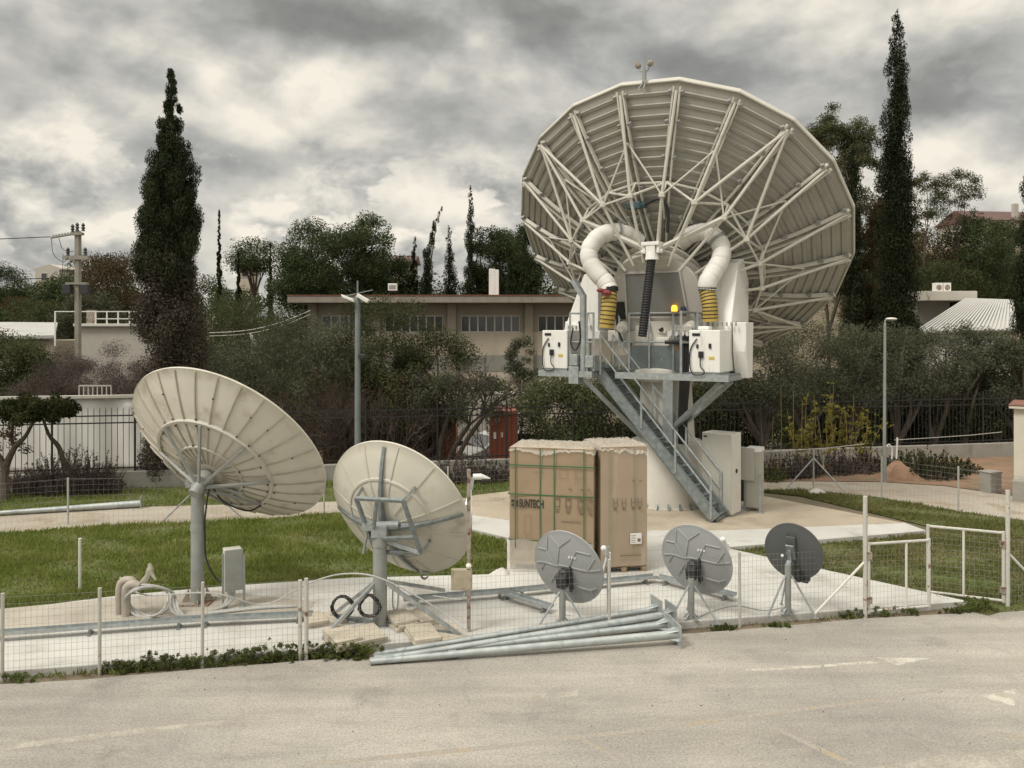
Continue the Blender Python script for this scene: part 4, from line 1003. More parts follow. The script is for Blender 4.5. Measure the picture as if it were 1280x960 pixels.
# ================================================================== cartons on pallets
def carton(c, rz, w, d, h, lab, wrapped):
    t = thing('carton', lab, 'carton', c, rz, 'cartons on pallets')
    pl = MB()
    for x in (-w / 2 + .06, 0, w / 2 - .06): pl.bx(x - .05, x + .05, .0, d, .0, .10)
    for i in range(5): pl.bx(-w / 2, w / 2, d * i / 5 + .02, d * i / 5 + .02 + d * .14, .10, .125)
    pl.build('pallet', M['wood'], t, world=False)
    # slightly bulging cardboard walls
    nx, nz = 10, 12; mb = MB(); rn = random.Random(int(w * 100))
    def wall(p, ux, n, ww):
        vs = []
        for j in range(nz + 1):
            for i in range(nx + 1):
                s_ = i / nx; tt = j / nz; bu = .022 * math.sin(math.pi * s_) * math.sin(math.pi * tt) + .010 * math.sin(5 * s_ + 7 * tt + w) * math.sin(math.pi * s_)
                vs.append(V(p) + V(ux) * (s_ * ww) + V(n) * bu + V((0, 0, .127 + (h - .127) * tt)))
        mb.add(vs, [(j * (nx + 1) + i, j * (nx + 1) + i + 1, (j + 1) * (nx + 1) + i + 1, (j + 1) * (nx + 1) + i) for j in range(nz) for i in range(nx)])
    wall((-w / 2, 0, 0), (1, 0, 0), (0, -1, 0), w); wall((w / 2, 0, 0), (0, 1, 0), (1, 0, 0), d); wall((w / 2, d, 0), (-1, 0, 0), (0, 1, 0), w); wall((-w / 2, d, 0), (0, -1, 0), (-1, 0, 0), d)
    mb.sheet([(-w / 2, 0, h), (w / 2, 0, h), (w / 2, d, h), (-w / 2, d, h)]); mb.sheet([(-w / 2, 0, .127), (w / 2, 0, .127), (w / 2, d, .127), (-w / 2, d, .127)])
    mb.build('box', M['cartonwrap'] if wrapped else M['carton'], t, world=False, smooth=True)
    # crumpled film over the top
    n1, n2 = 40, 16; fm = MB(); vs = []; drp = [.0]
    for i in range(n1): drp.append(max(.0, min(.34, drp[-1] + rn.uniform(-.038, .042))))
    for j in range(n2 + 1):
        for i in range(n1 + 1):
            x = (i / n1 - .5) * (w + .05); y = j / n2 * (d + .05) - .025
            e = min(i, n1 - i, j, n2 - j); z = h + .02 + rn.uniform(.0, .03) * (e > 1)
            if e == 0: z = h - .05 - drp[i if j in (0, n2) else j]
            if e == 1: z = h + .012
            vs.append((x + (0 if e else .012 * (1 if x > 0 else -1)), y - (.015 if j == 0 else 0), z))
    fm.add(vs, [(j * (n1 + 1) + i, j * (n1 + 1) + i + 1, (j + 1) * (n1 + 1) + i + 1, (j + 1) * (n1 + 1) + i) for j in range(n2) for i in range(n1)])
    fm.build('plastic_film', M['film'], t, world=False)
    return t
CW, CH = 1.74, 2.52
cA = at(637, 711, .1); cB = at(742, 718, .1); rzA = math.atan2(cB.y - cA.y, cB.x - cA.x)
ca = carton((cA + cB) / 2, rzA, CW, 1.1, CH, 'wide brown carton with green straps and dark lettering, left of the pair', False)
sp_ = MB()
yy = -.034
for z in (2.16, 1.56, .62): sp_.bx(-CW / 2 - .012, CW / 2 + .012, yy - .004, yy, z - .012, z + .012); sp_.bx(CW / 2 + .030, CW / 2 + .034, 0, 1.1, z - .012, z + .012); sp_.bx(-CW / 2 - .034, -CW / 2 - .030, 0, 1.1, z - .012, z + .012)
for x in (-.74, -.22, .07, .68): sp_.bx(x - .011, x + .011, yy - .008, yy - .0045, .45, CH + .01)
sp_.build('green_strap', M['strap'], ca, world=False)
def text(s, size, loc, parent, m, name='lettering', bold=.0):
    cu = bpy.data.curves.new(name, 'FONT'); cu.body = s; cu.size = size; cu.offset = bold; cu.extrude = .001; cu.align_x = 'LEFT'
    o = bpy.data.objects.new('tmp', cu); COL.objects.link(o)
    me = bpy.data.meshes.new_from_object(o.evaluated_get(bpy.context.evaluated_depsgraph_get())); bpy.data.objects.remove(o)
    r = bpy.data.objects.new(name, me); COL.objects.link(r); me.materials.clear(); me.materials.append(m)
    r.parent = parent; r.location = loc; r.rotation_euler = (rad(90), 0, 0); return r
tx = text('SUNTECH', .185, (-.66, -.0395, 1.30), ca, M['ink'], bold=.006); tx.scale = (.62, 1.25, 1)
lg = MB()
fl2 = Matrix(((1, 0, 0, -.755), (0, 0, 1, -.038), (0, 1, 0, 1.375), (0, 0, 0, 1)))
for poly in ([(-.07, .07), (.02, .07), (-.01, .03), (-.07, .0)], [(.04, .07), (.07, .07), (.07, -.02), (.01, .01)], [(-.07, -.02), (-.01, -.01), (-.03, -.07), (-.07, -.07)], [(.0, -.07), (.07, -.07), (.07, -.05), (.02, -.01)]): lg.prism(poly, -.001, .001, fl2)
lg.build('logo', M['ink'], ca, world=False)
ic = MB()
def px_(x0, x1, z0, z1, y=-.037): ic.bx(x0, x1, y - .001, y, z0, z1)
for x in (.08, .30, .55, .74):                       # handling pictograms
    px_(x, x + .11, 1.34, 1.355); px_(x, x + .015, 1.30, 1.55); px_(x + .095, x + .11, 1.30, 1.55); px_(x + .02, x + .09, 1.22, 1.30)
    px_(x + .03, x + .08, 1.48, 1.56)
for i in range(4): px_(-.36 + i * .06, -.34 + i * .06, 2.02, 2.045)
for x in (.36, .60, .74): px_(x, x + .07, 1.70, 1.715); px_(x + .028, x + .042, 1.68, 1.73)
ic.build('pictogram', M['inkfaint'], ca, world=False)
ic = MB()
for x0 in (-.56, -.42): px_(x0, x0 + .006, .74, 1.12)
px_(-.56, -.414, .74, .746); px_(-.56, -.414, 1.12, 1.126)
for x0, z0 in ((.18, 1.92), (.50, 1.92)): px_(x0, x0 + .16, z0, z0 + .006); px_(x0, x0 + .16, z0 + .2, z0 + .206); px_(x0, x0 + .006, z0, z0 + .2); px_(x0 + .155, x0 + .161, z0, z0 + .2)
px_(.22, .62, 1.04, 1.055)
ic.build('printed_frame', M['inkfaint'], ca, world=False)
fsk = MB(); 
vs = [(x, -.036 - .01 * abs(math.sin(x * 9)) - (.10 if z < .2 else .03 if z < .4 else 0) * (1 + .3 * math.sin(7 * x)), z) for z in (.01, .2, .42, .62 + 0) for x in np.linspace(-CW / 2 - .03, CW / 2 + .0, 14)]
fsk.add([(v[0], v[1], v[2] + (.03 * math.sin(8 * v[0]) if v[2] > .5 else 0)) for v in vs], [(j * 14 + i, j * 14 + i + 1, (j + 1) * 14 + i + 1, (j + 1) * 14 + i) for j in range(3) for i in range(13)])
fsk.build('loose_film_skirt', M['film'], ca, world=False)
dA, dB = at(752, 717, .1), at(808, 714, .1)
cc_ = carton((dA + dB) / 2, math.atan2(dB.y - dA.y, dB.x - dA.x), .98, 1.3, 2.56, 'narrower film wrapped carton with white paper label, right of the pair', True)
MB().bx(.12, .36, -.036, -.034, .58, .80).build('paper_label', M['paper'], cc_, world=False)
ic = MB()
for i in range(5): px_(.14, .24 - .01 * (i % 2), .61 + i * .035, .62 + i * .035, -.0365)
px_(.27, .34, .62, .69, -.0365)
for x in (-.24, -.06, .14, .28): px_(x, x + .09, 1.42, 1.43); px_(x, x + .012, 1.34, 1.52); px_(x + .08, x + .092, 1.34, 1.52); px_(x + .015, x + .075, 1.28, 1.34)
for x in (.16, .30): px_(x, x + .07, 1.86, 1.87); px_(x + .03, x + .042, 1.84, 1.89)
px_(-.1, .36, .34, .36)
ic.build('pictogram', M['inkfaint'], cc_, world=False)
sp2 = MB()
for x in (-.30, .22): sp2.bx(x - .009, x + .009, -.034, -.032, .3, 2.5)
sp2.build('green_strap', mat('film_covered_strap', (.30, .30, .20), .4), cc_, world=False)

# ================================================================== galvanised mast poles lying by the fence
poles = [((462, 826), (838, 797), 13.45, .068, 'topmost of the galvanised tapered poles lying along the fence', .21), ((466, 819), (820, 777), 13.62, .055, 'rear galvanised tapered pole lying against the fence mesh', .25),
         ((468, 823), (832, 812), 13.25, .058, 'inner galvanised tapered pole lying under the topmost one', .12), ((463, 827), (845, 800), 12.80, .072, 'nearest galvanised tapered pole lying on the asphalt edge', .12)]
for (a_, b_, yb, r1, lab, zz) in poles:
    p0 = at(*a_, .06); 
    x1 = (b_[0] - 640) / 1000 * yb; p1 = V((x1, yb, zz + r1 * .6))
    t = thing('lamp_mast', lab, 'pole', (p0.x, p0.y, 0), 0, 'galvanised poles lying on the asphalt')
    MB().path([p0, p0.lerp(p1, .5), p1], [.045, .045 + (r1 - .045) * .5, r1], 18).build('shaft', M['polesteel'], t, smooth=True)
    d = (p1 - p0).normalized(); sx_ = d.cross(Z).normalized(); up_ = sx_.cross(d)
    ct = math.cos(R.uniform(-.3, .3)); 
    pl = MB().box(p1 + d * .012, (.40, .40, .024), (sx_, up_, d)); pl.build('base_plate', M['polesteel'], t, bevel=.006)
    gs = MB()
    for k in range(4):
        v = sx_ * math.cos(k * math.pi / 2 + .78) + up_ * math.sin(k * math.pi / 2 + .78)
        q0 = p1 + v * r1 * .9; s2 = d.cross(v)
        gs.prism([(0, 0), (0, .06), (-.18, 0)], -.006, .006, Matrix(((d.x, v.x, s2.x, q0.x), (d.y, v.y, s2.y, q0.y), (d.z, v.z, s2.z, q0.z), (0, 0, 0, 1))))
    gs.build('gusset', M['polesteel'], t)
t = thing('pipe_valve', 'small grey clamp lying on the asphalt under the nearest pole', 'clamp', at(565, 823), .2)
MB().bx(-.10, .10, -.03, .03, 0, .03).bx(-.03, .03, -.03, .03, .03, .09).build('clamp_body', M['galvdark'], t, world=False, bevel=.006)
MB().tube((-.06, 0, .10), (.06, 0, .10), .03, n=10).build('clamp_ring', M['galv'], t, world=False)

# ================================================================== cable trays on the slab
def tray(pts, lab):
    t = thing('cable_tray', lab, 'cable tray', pts[0])
    mb = MB()
    for a, b in zip(pts, pts[1:]):
        d = (b - a).normalized(); s_ = d.cross(Z).normalized()
        mb.box((a + b) / 2 + Z * .10, ((b - a).length + .02, .16, .006), (d, s_, Z))
        for o in (-.08, .08): mb.box((a + b) / 2 + s_ * o + Z * .125, ((b - a).length + .02, .006, .055), (d, s_, Z))
    mb.build('tray_channel', M['galv'], t)
    sl_ = MB()
    for a, b in zip(pts, pts[1:]):
        n = max(1, int((b - a).length / 1.1)); d = (b - a).normalized(); s_ = d.cross(Z).normalized()
        for i in range(n + 1):
            ft_ = MB(); c = a.lerp(b, (i + .15) / (n + .3)); ft_.box(c + Z * .048, (.04, .10, .095), (d, s_, Z)); ft_.box(c + Z * .006, (.05, .22, .012), (d, s_, Z)); ft_.build('tray_foot', M['galvdark'], t)
        m_ = int((b - a).length / .12)
        for i in range(m_):
            c = a.lerp(b, (i + .5) / m_) + Z * .125 - s_ * .0845; sl_.box(c, (.05, .003, .014), (d, s_, Z))
    sl_.build('tray_slot', M['black'], t)
    return t
tray([at(-20, 802, .104), at(240, 783, .106), at(390, 776, .1)], 'galvanised cable tray along the slab left of the tripod')
tray([at(505, 757, .1), at(640, 746, .1), at(818, 728, .1)], 'galvanised cable tray running behind the small dishes')
tray([at(822, 728, .1), at(918, 752, .1)], 'short angled cable tray ending beside the middle small dish')
tray([at(626, 747, .1), at(688, 767, .1)], 'short cable tray branch pointing at the nearest small dish')
tag(MB().path(smooth_path([at(150, 742, .104) + Z * .3, at(180, 765, .11) + Z * .3, at(262, 800, .1) + Z * .75, at(330, 790, .1) + Z * .45, at(386, 800, .1) + Z * .9, at(430, 795, .1) + Z * 1.0, at(476, 800, .1) + Z * .98, at(540, 800, .1) + Z * .55, at(585, 805, .1) + Z * .2], 8), .013, 5).build('loose_cable', M['hose'], None, smooth=True), 'pale grey cable slung along the mesh fence past the tripod', 'cable')
tag(MB().path(smooth_path([at(866, 775, .11), at(890, 764, .11), at(920, 757, .11), at(955, 763, .11), at(984, 758, .11)], 8), .011, 5).build('ground_cable', M['hose'], None, smooth=True), 'thin grey cable on the slab linking the ribbed and charcoal dishes', 'cable')

# ================================================================== cabinets at the antenna foot
c = at(896, 644, .13)
t = thing('equipment_cabinet', 'tall white electrical cabinet standing right of the stairs', 'cabinet', c, rad(-38))
MB().bx(-.42, .42, .0, .62, .06, 2.18).build('cabinet_body', M['offwhite'], t, world=False, bevel=.015)
MB().bx(-.41, .41, -.025, -.002, .10, 2.16).build('cabinet_door', M['greybeige'], t, world=False, bevel=.01)
MB().bx(-.40, .40, .02, .60, 0, .06).build('plinth', M['greypole'], t, world=False)
MB().tube((.42, .3, .98 + .2), (.432, .3, 1.18), .06, n=12).build('vent', M['black'], t, world=False)
MB().bx(-.36, -.26, -.035, -.026, 2.06, 2.1).build('nameplate', M['black'], t, world=False)
c = at(930, 638, .13)
t = thing('control_box', 'squat grey control box on steel legs beside the tall white cabinet', 'control box', c, rad(-30))
MB().bx(-.30, .28, -.05, .30, .85, 1.70).bx(.05, .42, -.0, .5, .1, 1.62).build('box_body', M['greybeige'], t, world=False, bevel=.012)
MB().prism([(.0, 1.62), (.5, 1.62), (.45, 1.72), (.05, 1.72)], .06, .44, Matrix(((0, 0, 1, 0), (1, 0, 0, 0), (0, 1, 0, 0), (0, 0, 0, 1)))).build('box_hood', M['white'], t, world=False)
MB().bx(-.31, .29, -.075, -.052, .84, 1.72).build('box_door', M['greybeige'], t, world=False, bevel=.008)
MB().bx(-.02, .06, .02, .1, 0, .85).bx(.42, .48, -.1, -.04, 0, 1.05).bx(-.1, .14, -.06, .18, 0, .015).bx(.36, .54, -.16, .02, 0, .015).build('leg', M['galv'], t, world=False)
MB().bx(-.10, -.01, -.02, .04, .25, .86).build('cable_bundle', M['black'], t, world=False)
# ================================================================== rusty post with a weathered box, thin steel stakes
c = at(586, 797, .0)
t = thing('rusty_post', 'tall rusty post at the fence behind the lying poles', 'post', c)
MB().bx(-.03, .03, -.03, .03, 0, 2.75).build('shaft', M['rust'], t, world=False)
MB().ball((0, -.02, 1.18), .05, 8).build('insulator', M['white'], t, world=False)
c = V((c.x - .12, c.y + .02, .78))
t = thing('junction_box', 'weathered beige box fixed to the rusty post', 'junction box', c)
MB().bx(-.17, .17, -.055, .055, .0, .34).build('box_body', mat('weathered_beige_plastic', (.40, .35, .25), .7, var=.12, scale=8, col2=(.24, .19, .13), fac2=(.5, .7), scale2=5), t, world=False, bevel=.012)
MB().path(smooth_path([(.05, -.02, .0), (.04, -.03, -.10), (-.05, .0, -.16), (-.5, .3, -.2)]), .010, 5).build('cable', M['hose'], t, world=False)
for (px, pb, ptop, lab) in ((640, 718, 570, None),):
    pass
def stake(px, py, h, lab, r=.03, m='offwhite', z=0., lean=0.):
    c = at(px, py, z); t = thing('steel_stake', lab, 'stake', c, 0, 'thin stakes standing in the yard')
    MB().path([(0, 0, -.05), (lean * h, 0, h)], r, 8).build('shaft', M[m], t, world=False, smooth=True)
    MB().path([(lean * h, 0, h - .004), (lean * h, 0, h + .012)], r * 1.15, 8).build('cap', M[m], t, world=False)
stake(100, 740, 1.02, 'short pale stake standing alone in the lawn left of the pipe stubs')
stake(760, 781, 1.30, 'slim grey stake behind the lying poles near the nearest small dish', .022, 'galv', .1)
# small grey utility box, mound of earth, booth at the frame edge, white rubble
c = at(1238, 615); t = thing('utility_box', 'small concrete grey utility box beside the gravel path', 'utility box', c, .35)
MB().bx(-.24, .24, -.2, .2, 0, .62).build('box_body', M['concretewall'], t, world=False, bevel=.015)
MB().bx(-.26, .26, -.22, .22, .62, .66).build('box_lid', M['concretewall'], t, world=False, bevel=.01)
c = at(1292, 625); t = thing('guard_booth', 'cream booth with rusty roof edge beside the gravel path', 'booth', c, -.62)
MB().bx(-.5, 1.6, 0, 2., 0, 2.7).build('wall', M['cabin'], t, world=False)
MB().bx(-.62, 1.75, -.15, 2.15, 2.702, 2.78).build('roof', M['cabin'], t, world=False, bevel=.01)
MB().bx(-.63, 1.76, -.16, 2.16, 2.785, 2.81).build('roof_edge', M['redbrown'], t, world=False)
MB().bx(-.5, .1, -.62, -.12, 0, .62).build('planter', M['concretewall'], t, world=False, bevel=.015)
def heap(name, lab, cat, c, rx, ry, h, m, seed):
    rn = random.Random(seed); mb = MB(); n = 22; k = 9; vs = []
    for j in range(k + 1):
        for i in range(n):
            a = 2 * math.pi * i / n; r = (1 - j / k); s_ = 1 + .18 * math.sin(3 * a + seed) + rn.uniform(-.08, .08)
            vs.append((c.x + rx * r * math.cos(a) * s_, c.y + ry * r * math.sin(a) * s_, c.z - .02 + h * (1 - r ** 1.4) * (1 + rn.uniform(-.08, .08))))
    mb.add(vs, [(j * n + i, j * n + (i + 1) % n, (j + 1) * n + (i + 1) % n, (j + 1) * n + i) for j in range(k) for i in range(n)])
    return tag(mb.build(name, m, None, smooth=True), lab, cat)
heap('earth_mound', 'mound of reddish earth at the foot of the slim street lamp', 'earth mound', at(1121, 598), .75, .6, .62, M['dirt'], 3)
heap('rubble_heap', 'heap of white rubble against the left carton at the slab edge', 'rubble', at(627, 717, .1), .22, .16, .14, M['rubble'], 5)
heap('rubble_heap', 'small lump of white rubble at the braced fence post', 'rubble', at(1020, 616, 0), .32, .22, .16, M['rubble'], 8)
t = thing('bent_pipe', 'pale hooked pipe sticking out of the reddish earth mound', 'pipe', at(1120, 591))
MB().path(smooth_path([(-.15, 0, .5), (-.14, 0, .85), (-.25, 0, 1.0), (-.36, 0, .92)]), .025, 6).build('hook', M['white'], t, world=False, smooth=True)
MB().path([(.02, .0, .5), (.05, .0, 1.25)], .03, 6).build('upright', M['white'], t, world=False, smooth=True)
# white lamp pole lying on the far verge
p0, p1 = at(-30, 643, .09), at(176, 629.5, .12)
t = thing('lamp_pole', 'pale lamp pole lying along the far verge of the gravel path', 'pole', (p0.x, p0.y, 0))
MB().path([p0, p1], [.05, .10], 12).build('shaft', M['polesteel'], t, smooth=True)
d = (p1 - p0).normalized(); s_ = d.cross(Z).normalized()
MB().box(p1 + d * .012, (.34, .40, .02), (s_, s_.cross(d), d)).build('base_plate', M['polesteel'], t)

# ================================================================== mesh fences
def wire_mesh(mb, a, b, h, z0, dx, dz, r=.0016):
    l = (b - a).length; d = (b - a).normalized(); n = int(l / dx)
    for i in range(1, n):
        p = a + d * (l * i / n); mb.path([p + Z * z0, p + Z * (z0 + h)], r, 3, caps=False)
    k = int(h / dz)
    for j in range(k + 1):
        z = z0 + h * j / k; nn = max(1, int(l / 1.2)); mb.path([a.lerp(b, i / nn) + Z * (z - .006 * math.sin(math.pi * (i % 2))) for i in range(nn + 1)], r, 3, caps=False)
fx = [fl((px - 640) / 1000 * 12) for px in ()]
fpx = [(-122, 868), (5, 850), (136, 833), (262, 823), (387, 811), (586, 798), (760, 789), (925, 783), (1076, 770)]
fp = [fl(at(px, py).x) for px, py in fpx]
front = thing('mesh_fence', 'wire mesh fence with pale posts along the edge of the asphalt', 'fence', fp[0])
for i, p in enumerate(fp[:-1]):
    if i == 5: continue
    m = M['whiterust'] if i == 4 else M['postpaint']
    if i == 4:
        for o in (-.045, .045): MB().path([p + V((o, 0, -.05)), p + V((o * 1.05, 0, 1.22 + o * .3))], .030, 8).build('fence_post', m, front, smooth=True)
    else: MB().path([p + V((0, 0, -.05)), p + V((R.uniform(-.015, .015), 0, 1.26))], .026, 8).build('fence_post', m, front, smooth=True)
for a, b in zip(fp, fp[1:]):
    mb = MB(); wire_mesh(mb, a, b, 1.12, .08, .075, .10, .0019); mb.build('wire_mesh', M['wire'], front)
gp = [fl(at(1080, 770).x), fl(at(1258, 757).x)]
MB().path([gp[0] - Z * .05, gp[0] + Z * 2.12], .038, 10).build('gate_post', M['whiterust'], front, smooth=True)
MB().path([gp[1] - Z * .05, gp[1] + Z * 2.12], .038, 10).build('gate_post', M['whiterust'], front, smooth=True)
MB().tube(gp[0] + Z * .98, fl(at(1018, 777).x) + Z * .1, .022, n=8).build('brace', M['offwhite'], front, smooth=True)
MB().tube(gp[1] + Z * .98, fl(gp[1].x + .95) + Z * .05, .024, n=8).build('brace', M['offwhite'], front, smooth=True)
e0, e1 = gp[1], fl(gp[1].x + 3)
mb = MB(); wire_mesh(mb, e0, e1, 1.12, .08, .075, .10, .0019); mb.build('wire_mesh', M['wire'], front)
def leaf(a, b, lab, h=1.18, z0=.10, meshy=True, mid=.62):
    t = thing('gate', lab, 'gate', a, 0, 'metal gate leaves')
    fm = MB()
    for z in (z0, z0 + h): fm.tube(a + Z * z, b + Z * z, .026, n=8)
    for p in (a, b): fm.tube(p + Z * (z0 - .03), p + Z * (z0 + h + .03), .03, n=8)
    fm.build('gate_frame', M['whiterust'], t, smooth=True)
    MB().tube(a.lerp(b, mid) + Z * z0, a.lerp(b, mid) + Z * (z0 + h), .022, n=8).build('gate_bar', M['offwhite'], t, smooth=True)
    for z in (z0 + .2, z0 + h - .2): MB().box(a + Z * z, (.09, .09, .12)).build('hinge', M['rust'], t)
    if meshy:
        mb = MB(); wire_mesh(mb, a, b, h, z0, .075, .10, .0017); mb.build('wire_mesh', M['wire'], t)
ga = gp[0] + V((.06, 0, 0)); gb = at(1163, 766); leaf(ga, V((gb.x, gb.y + .05, 0)), 'closed rusty white gate leaf hung on the taller braced post')
gc = gp[1] + V((-.06, .03, 0)); gd = at(1160, 745.5); leaf(gc, V((gd.x, gd.y, 0)), 'open white gate leaf swung back over the grass', h=1.24, z0=.09, mid=.52)
# back fence at the rear of the lawn
bpx = [(-60, 668, 0), (85, 656, 1.22), (253, 651, 1.2), (405, 642, 1.2), (560, 636, 1.2), (700, 628, 1.2), (900, 617, 1.2), (1017, 612, 1.24), (1102, 623, 1.27), (1198, 639, 1.25), (1330, 660, 1.2)]
backf = thing('mesh_fence', 'wire mesh fence with thin posts behind the lawn along the gravel path', 'fence', at(85, 656))
bp_ = [at(a, b) for a, b, _ in bpx]
for p, (_, _, h) in zip(bp_, bpx):
    if h: MB().path([p - Z * .05, p + Z * h], .026, 8).build('fence_post', M['postpaint'], backf, smooth=True)
for a, b in zip(bp_, bp_[1:]):
    mb = MB(); wire_mesh(mb, a, b, 1.12, .05, .12, .14, .0018); mb.path([a + Z * 1.2, a.lerp(b, .5) + Z * 1.17, b + Z * 1.2], .003, 4); mb.build('wire_mesh', M['wire'], backf)
for i in (2, 7):
    p = bp_[i]
    for s_ in (-1, 1):
        q = p.lerp(bp_[i + s_], 1. / (bp_[i + s_] - p).length); MB().tube(p + Z * 1.0, q + Z * .02, .022, n=8).build('brace', M['galv'], backf, smooth=True)
# white wires strung between trees beyond the path
for a, b, lab in ((pt(943, 566, 25.5), pt(1080, 555, 27), 'white rope strung above the braced fence post'), (pt(1118, 550, 28.5), pt(1252, 540, 29.5), 'white rope strung before the concrete wall near the booth')):
    tag(MB().path([a, a.lerp(b, .3) - Z * .02, a.lerp(b, .7) - Z * .03, b], .014, 5).build('white_rope', M['postpaint'], None, smooth=True), lab, 'rope')
# ================================================================== iron fence on a low wall
IA, IB = V((-24, 28.15 - 24 * .2055, 0)), V((26, 28.15 + 26 * .2055, 0)); idir = (IB - IA).normalized(); inrm = V((-idir.y, idir.x, 0))
def il(x, dy=0., z=0.): return V((x, 28.15 + .2055 * x + dy, z))
lw = tag(MB().prism([(p.x, p.y) for p in (il(-24, -.12), il(26, -.12), il(26, .12), il(-24, .12))], -.1, .55).build('low_wall', M['concretewall'], None, bevel=.015), 'low stained concrete wall carrying the black iron railings', 'wall')
irf = thing('iron_railing', 'long black iron railing with spear tops on the low concrete wall', 'railing', il(0, 0, .55))
nb = 21; L_bay = (IB - IA).length / nb
for i in range(nb + 1):
    p = IA + idir * (L_bay * i); MB().path([p + Z * .55, p + Z * 2.62], .034, 8).build('railing_post', M['blackmetal'], irf)
    if i == nb: break
    mb = MB(); q = IA + idir * (L_bay * (i + 1))
    for z in (.66, 2.10, 2.33): mb.bar(p + Z * z, q + Z * z, .03, .042)
    n = 14
    for j in range(1, n):
        c = p.lerp(q, j / n); mb.path([c + Z * .60, c + Z * 2.52, c + Z * 2.60], [.0105, .0105, .003], 5)
    mb.build('railing_panel', M['blackmetal'], irf)
# white tarp-clad wall behind the railing
def wavy(name, x0, x1, y, h, m, lab, cat, seed, z0=0.):
    rn = random.Random(seed); mb = MB(); nx, nz = 120, 8; vs = []
    for j in range(nz + 1):
        for i in range(nx + 1):
            x = x0 + (x1 - x0) * i / nx; tt = j / nz; wv_ = .10 * math.sin(x * 2.1 + .8 * tt) * (1 - tt * .6) + .05 * math.sin(x * 5.3 + 2 * tt) + .05 * math.sin(x * .7)
            vs.append((x, y + .2 * (x - x0) + wv_, z0 + h * tt))
    mb.add(vs, [(j * (nx + 1) + i, j * (nx + 1) + i + 1, (j + 1) * (nx + 1) + i + 1, (j + 1) * (nx + 1) + i) for j in range(nz) for i in range(nx)])
    mb.bx(0, 0, 0, 0, 0, 0)
    o = mb.build(name, m, None, smooth=True)
    sm_ = o.modifiers.new('thickness', 'SOLIDIFY'); sm_.thickness = .04
    return o
tw = thing('tarp_wall', 'white tarp covered wall behind the black railing left of the big cypress', 'wall', (-20, 27, 0))
o = wavy('tarp', -26, -10.6, 26.0, 2.66, M['tarp'], '', '', 2); o.parent = tw; o.matrix_parent_inverse = RM[tw.name].inverted()
MB().bar(V((-26, 25.95, 2.72)), V((-10.6, 29.03, 2.72)), .22, .10).build('cap_rail', M['cream'], tw)
MB().bx(-22.5, -22.35, 28.6, 28.75, 0, 3.1).bx(-12.2, -12.05, 28.9, 29.05, 0, 3.1).build('support_post', M['greypole'], tw)
wr = thing('white_balustrade', 'short white balustrade among the bare shrubs at the power pole', 'balustrade', pt(118, 500, 31))
mb = MB(); a, b = pt(99, 497, 31), pt(139, 497, 31)
for z in (0, .46): mb.bar(a + Z * z, b + Z * z, .06, .05)
for i in range(8): c = a.lerp(b, i / 7); mb.bar(c - Z * .9, c + Z * .46, .04, .04)
mb.build('bars', M['postpaint'], wr)
# ================================================================== long building
BY = 47.
t = thing('long_building', 'long beige flat roofed building with a ribbon of windows behind the trees', 'building', (0, BY, 0))
x0, x1 = -13.2, 8.4
MB().bx(x0, x1, BY, BY + 13, 6.72, 7.12).build('roof', M['roofslab'], t, bevel=.02)
MB().bx(x0 - .03, x1 + .03, BY - .03, BY + 13.03, 7.122, 7.19).build('roof_coping', M['redbrown'], t)
WY = BY + 1.1
MB().bx(x0 + 1.2, x1 - .6, WY + .12, BY + 12, 6.0, 6.718).build('upper_wall', M['facade'], t)
MB().bx(x0 + 1.2, x1 - .6, WY + .12, BY + 12, 3.60, 4.98).build('wall', M['facadelow'], t)
MB().bx(x0 + 1.2, x1 - .6, WY + .10, BY + 12, 2.62, 3.598).build('wall_band', M['facadegrey'], t)
MB().bx(x0 + 1.2, x1 - .6, WY + .12, BY + 12, -1.4, 2.618).build('lower_wall', M['facadelow'], t)
MB().bx(x0 + 1.3, x1 - .8, WY + .45, BY + 11.9, 4.982, 5.998).build('window_core', M['facade'], t)
pils = [-12.0, -8.2, -3.62, 1.02, 5.7, 7.5]
for x in pils: MB().bx(x - .26, x + .26, WY - .12, WY + .3, -1.4, 6.717).build('pilaster', M['facade'], t, bevel=.015)
for a, b in zip(pils, pils[1:]):
    a2, b2_ = a + .55, b - .55; n = max(1, round((b2_ - a2) / .52))
    fr_ = MB(); gl = MB()
    fr_.bx(a2, b2_, WY + .13, WY + .22, 4.985, 5.04); fr_.bx(a2, b2_, WY + .13, WY + .22, 5.94, 5.995)
    for i in range(n + 1): x = a2 + (b2_ - a2) * i / n; fr_.bx(x - .04, x + .04, WY + .132, WY + .218, 5.042, 5.938)
    f_ = fr_.build('window', M['frame'], t)
    for i in range(n): xx0 = a2 + (b2_ - a2) * i / n; gl.bx(xx0 + .045, xx0 + (b2_ - a2) / n - .045, WY + .17 + R.uniform(-.01, .01), WY + .19, 5.045, 5.935)
    gl.build('pane', M['glassdark'], f_)
    MB().bx(a + .26, a2, WY + .12, WY + .4, 4.982, 5.998).build('pier', M['facade'], t); MB().bx(b2_, b - .26, WY + .12, WY + .4, 4.982, 5.998).build('pier', M['facade'], t)
ck = thing('roof_chimney', 'white chimney block on the roof of the long building', 'chimney', pt(617, 366, 49) - Z * .3)
MB().bx(-.28, .10, -.25, .25, 0, 1.75).bx(.102, .32, -.25, .25, 0, 1.70).build('stack', M['white'], ck, world=False, bevel=.02)
ck = thing('air_conditioner', 'small white air conditioner box on the edge of the long roof', 'air conditioner', pt(491, 366, 48) - Z * .0)
